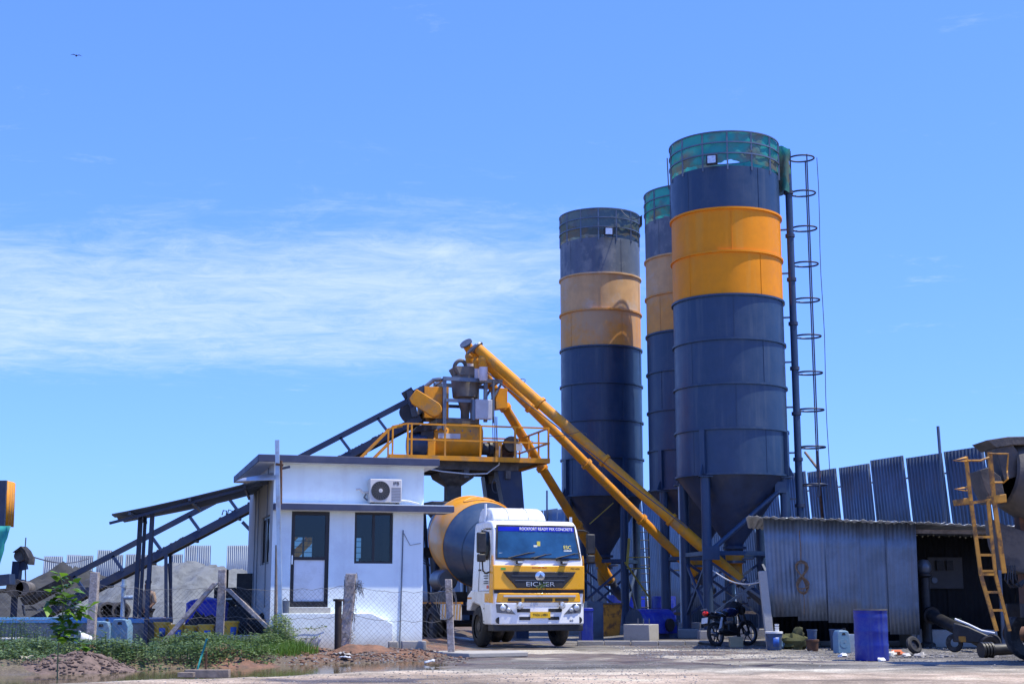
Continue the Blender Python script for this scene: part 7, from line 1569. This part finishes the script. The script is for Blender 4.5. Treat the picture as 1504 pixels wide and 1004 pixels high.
# weeds along the bank
def weedarea(n, flt, hmax, m, name, label, cat, size=(0.05, 0.10), xr=(-11.5, -4.2), yr=(24.5, 33.0)):
    s = MB(); k = 0
    while k < n:
        x = random.uniform(*xr); y = random.uniform(*yr); dn = flt(x, y)
        if random.random() > dn: continue
        k += 1; h = hmax * (0.35 + 0.65 * dn) * random.random() ** 0.7; c = Vector((x, y, gz(x, y) + h)); a = random.uniform(0, 6.28)
        leafq(s, c, Vector((math.cos(a), math.sin(a), random.uniform(-0.1, 0.7))), random.uniform(*size), random.uniform(size[0] * 0.6, size[1] * 0.6))
        if random.random() < 0.12: s.path([Vector((x, y, gz(x, y))), c], 0.004, 3)
    return tag(s.build(name, m, sharp=60), label, cat, kind='stuff')
def d1(x, y):
    e = edge(x, y); v = sm(3.4, 4.3, e + 0.9 * nz3(x, y, 0.8, 40)) * sm(7.3, 6.6, e) * sm(-4.35, -4.9, x); return v * (0.25 + 0.75 * sm(-0.25, 0.25, nz3(x, y, 0.7, 50)))
weedarea(19000, d1, 0.36, M_weed, 'weeds', 'low leafy green weeds covering the bank below the fence', 'weeds')
weedarea(1800, lambda x, y: sm(0.45, 0.1, abs(x + 4.9 + 0.25 * (y - 30.6))) * sm(1.2, 0.3, abs(y - 30.6)), 0.75, M_weed, 'weeds', 'taller dark weeds climbing by the pole foot', 'weeds', (0.05, 0.09), (-6.5, -4.0), (29, 32))
weedarea(1300, lambda x, y: sm(1.4, 0.3, abs(x + 11.2)) * sm(1.2, 0.2, abs(y - 32.2)), 0.7, M_weed, 'weeds', 'tall thin weeds by the white outlet pipe', 'weeds', (0.04, 0.08), (-13, -9), (30, 33.1))
s = MB(); k = 0
while k < 220:
    x = random.uniform(-11.5, -4.4); y = random.uniform(25, 32.6)
    if random.random() > d1(x, y) * 0.9: continue
    k += 1; b = Vector((x, y, gz(x, y))); h = random.uniform(0.2, 0.48); a = random.uniform(0, 6.28); t = b + Vector((math.cos(a) * 0.12, math.sin(a) * 0.12, h)); s.path([b, (b + t) / 2 + Vector((0, 0, 0.03)), t], 0.005, 3)
    for j in range(random.randint(3, 8)):
        f = random.uniform(0.4, 1); c = b + (t - b) * f; a2 = random.uniform(0, 6.28); leafq(s, c, Vector((math.cos(a2), math.sin(a2), 0.4)), random.uniform(0.07, 0.16), random.uniform(0.03, 0.07))
tag(s.build('tall_weeds', M_weed, sharp=60), 'taller stalky weeds poking out of the green bank', 'weeds', kind='stuff')
s = MB(); k = 0
while k < 5200:
    x = random.uniform(-6.7, -4.0); y = random.uniform(27.6, 31.2); dn = sm(1.35, 0.4, abs(x + 5.1)) * sm(1.5, 0.4, abs(y - 29.3)) * sm(3.9, 4.7, edge(x, y) + 0.3 * nz3(x, y, 1.2, 3))
    if random.random() > dn: continue
    k += 1; z = gz(x, y); h = random.uniform(0.12, 0.30); a = random.uniform(0, 6.28); l = Vector((math.cos(a), math.sin(a), 0)) * h * random.uniform(0.15, 0.6); sd = Vector((-math.sin(a), math.cos(a), 0)) * 0.006; b = Vector((x, y, z))
    s.add([b - sd, b + sd, b + l * 0.4 + Vector((0, 0, h * 0.6)) + sd * 0.7, b + l * 0.4 + Vector((0, 0, h * 0.6)) - sd * 0.7, b + l + Vector((0, 0, h))], [(0, 1, 2, 3), (3, 2, 4)])
tag(s.build('grass', M_grass, sharp=180), 'tuft of bright green grass at the pole foot', 'grass', kind='stuff')
# creepers on the office plinth
for k, (py, x0, x1) in enumerate(((927, 418, 480), (942, 424, 470))):
    T = thing('creeper', ('upper' if k == 0 else 'lower') + ' thin creeper trailing over the white office plinth', 'creeper', MW[of.name] @ ol(x0, py, 0.3))
    pts = [MW[of.name] @ ol(x0 + (x1 - x0) * i / 10, py - 8 * (i / 10) + 1.5 * math.sin(i), 0.29) for i in range(11)]; MB().path(pts, 0.005, 4).build('stem', M_stem, T, w=True)
    for i in range(22):
        f = random.random() ** 1.4; c = MW[of.name] @ ol(x0 + (x1 - x0) * f, py - 8 * f + random.uniform(-2, 2), 0.31); s = MB(); leafq(s, c, Vector((random.uniform(-1, 1), -0.5, random.uniform(-0.6, 0.8))), random.uniform(0.05, 0.09), 0.05); s.build('leaf', M_weed, T, w=True)
# soil mounds
def mound(label, px, Y, rx, ry, h, m, seed, nm='soil_mound'):
    c = at(px, 970, Y); s = MB()
    def fn(u, v):
        x = u * 2.2 - 1.1; y = v * 2.2 - 1.1; d = math.sqrt(x * x + y * y); kx = max(0, 1 - d)
        return (c.x + x * rx, Y + y * ry, gz(c.x + x * rx, Y + y * ry) - 0.015 + h * kx ** 0.8 * (1 + 0.45 * nz3(x * 2, y * 2, 1.7, seed)))
    s.grid(fn, 30, 30); return tag(s.build(nm, m, sharp=70), label, 'soil mound')
mound('dark gravelly mound at the foot of the sapling', 125, 25.0, 1.05, 1.0, 0.30, M_rock, 3)
mound('red earth lump on top of the gravelly mound', 128, 26.1, 0.36, 0.4, 0.30, M_rsoil, 9)
mound('red earth mound behind the plank and ribbon stake', 325, 27.6, 0.55, 0.6, 0.28, M_rsoil, 15)
mound('low red earth spread between grass and plank', 365, 26.9, 1.0, 0.7, 0.14, M_rsoil, 22)
mound('red earth heap at the foot of the thick fence post', 530, 30.4, 0.8, 0.45, 0.15, M_rsoil, 31)
random.seed(5); s = MB(); cm = at(125, 970, 25.0)
for k in range(420):
    a = random.uniform(0, 6.28); d = random.random() ** 0.6; x = cm.x + 1.0 * d * math.cos(a); y = 25.0 + 0.95 * d * math.sin(a); r = random.uniform(0.012, 0.04)
    s.blob((x, y, gz(x, y) + 0.30 * (1 - d) ** 0.8 * 0.95 + 0.01), r * 1.2, r, r * 0.7, 6, 4, 0.6)
tag(s.build('mound_gravel', M_rock, sharp=20), 'dark crushed stones covering the mound below the sapling', 'gravel', kind='stuff')
# plank, ribbon stake, scraps
c = at(300, 996, 22.6)
for (xa, ya_, xb, yb, wd, lab) in ((272, 996, 337, 995, 0.12, 'grey weathered plank lying on the road edge'), (262, 999, 285, 997, 0.07, 'short thin board end under the weathered plank')):
    yq = 22.5 if wd > 0.1 else 22.2
    a, b = at(xa, ya_, yq), at(xb, yb, yq); a.z = b.z = max(0.03, gz(a.x, 22.5)) + 0.05
    o = MB().bar(a, b, 0.16, wd).build('plank', M_wood, bev=0.006); tag(o, lab, 'plank')
c = at(302, 990, 23.8); T = thing('ribbon_stake', 'thin stake with green ribbon stuck behind the plank', 'stake', (c.x, 23.8, -0.05))
MB().bar((c.x, 23.8, -0.1), (at(303, 955, 23.8).x, 23.8, at(303, 955, 23.8).z), 0.03).build('stake', M_rust, T, w=True)
s = MB(); s.grid(lambda u, v: tuple(at(287 + 17 * v + 3 * (u - 0.5), 992 - 55 * v, 23.7 - 0.1 * math.sin(6 * v + u)) ), 3, 12); s.build('ribbon', M_teal, T, w=True, solid=0.003)
T = thing('white_tumbler', 'tipped white tumbler lying on the gravelly mound', 'tumbler', Vector(gp3(131, 26.6)) + Vector((0, 0, 0.30)), 0.5)
MB().lathe([(0.01, 0), (0.09, 0), (0.115, 0.26), (0.105, 0.26), (0.085, 0.02)], 18, axis_m((0, 0, 0.05), (-0.9, -0.35, 0.25))).build('shell', M_wplast, T); MB().lathe([(0.112, 0.25), (0.125, 0.255), (0.12, 0.27)], 18, axis_m((0, 0, 0.05), (-0.9, -0.35, 0.25))).build('lip', M_silver, T)
for px, Y, w_, lab in ((12, 27.5, 0.4, 'crumpled grey sheet scrap at the puddle edge'), (41, 27.0, 0.22, 'white wrapper scrap beside the crumpled grey sheet'), (40, 25.6, 0.25, 'flat pale scrap in the shallow puddle'), (503, 29.3, 0.35, 'broken grey tile pieces before the flanged pipe'), (507, 28.6, 0.22, 'pale blue plastic scrap at the puddle edge'), (632, 28.0, 0.28, 'white stone lump at the road corner')):
    p = gp3(px, Y); o = MB().grid(lambda u, v: ((u - 0.5) * w_, (v - 0.5) * w_ * 0.7, 0.04 + 0.10 * w_ * 3 * abs(nz3(u * 2, v * 2, 1.5, px))), 6, 5).build('scrap', M_silver if 'white' in lab or 'blue' in lab else M_conc, solid=0.012); o.location = (p[0], Y, max(p[2], -0.02)); o.rotation_euler = (R(10), 0, R(px)); tag(o, lab, 'scrap')
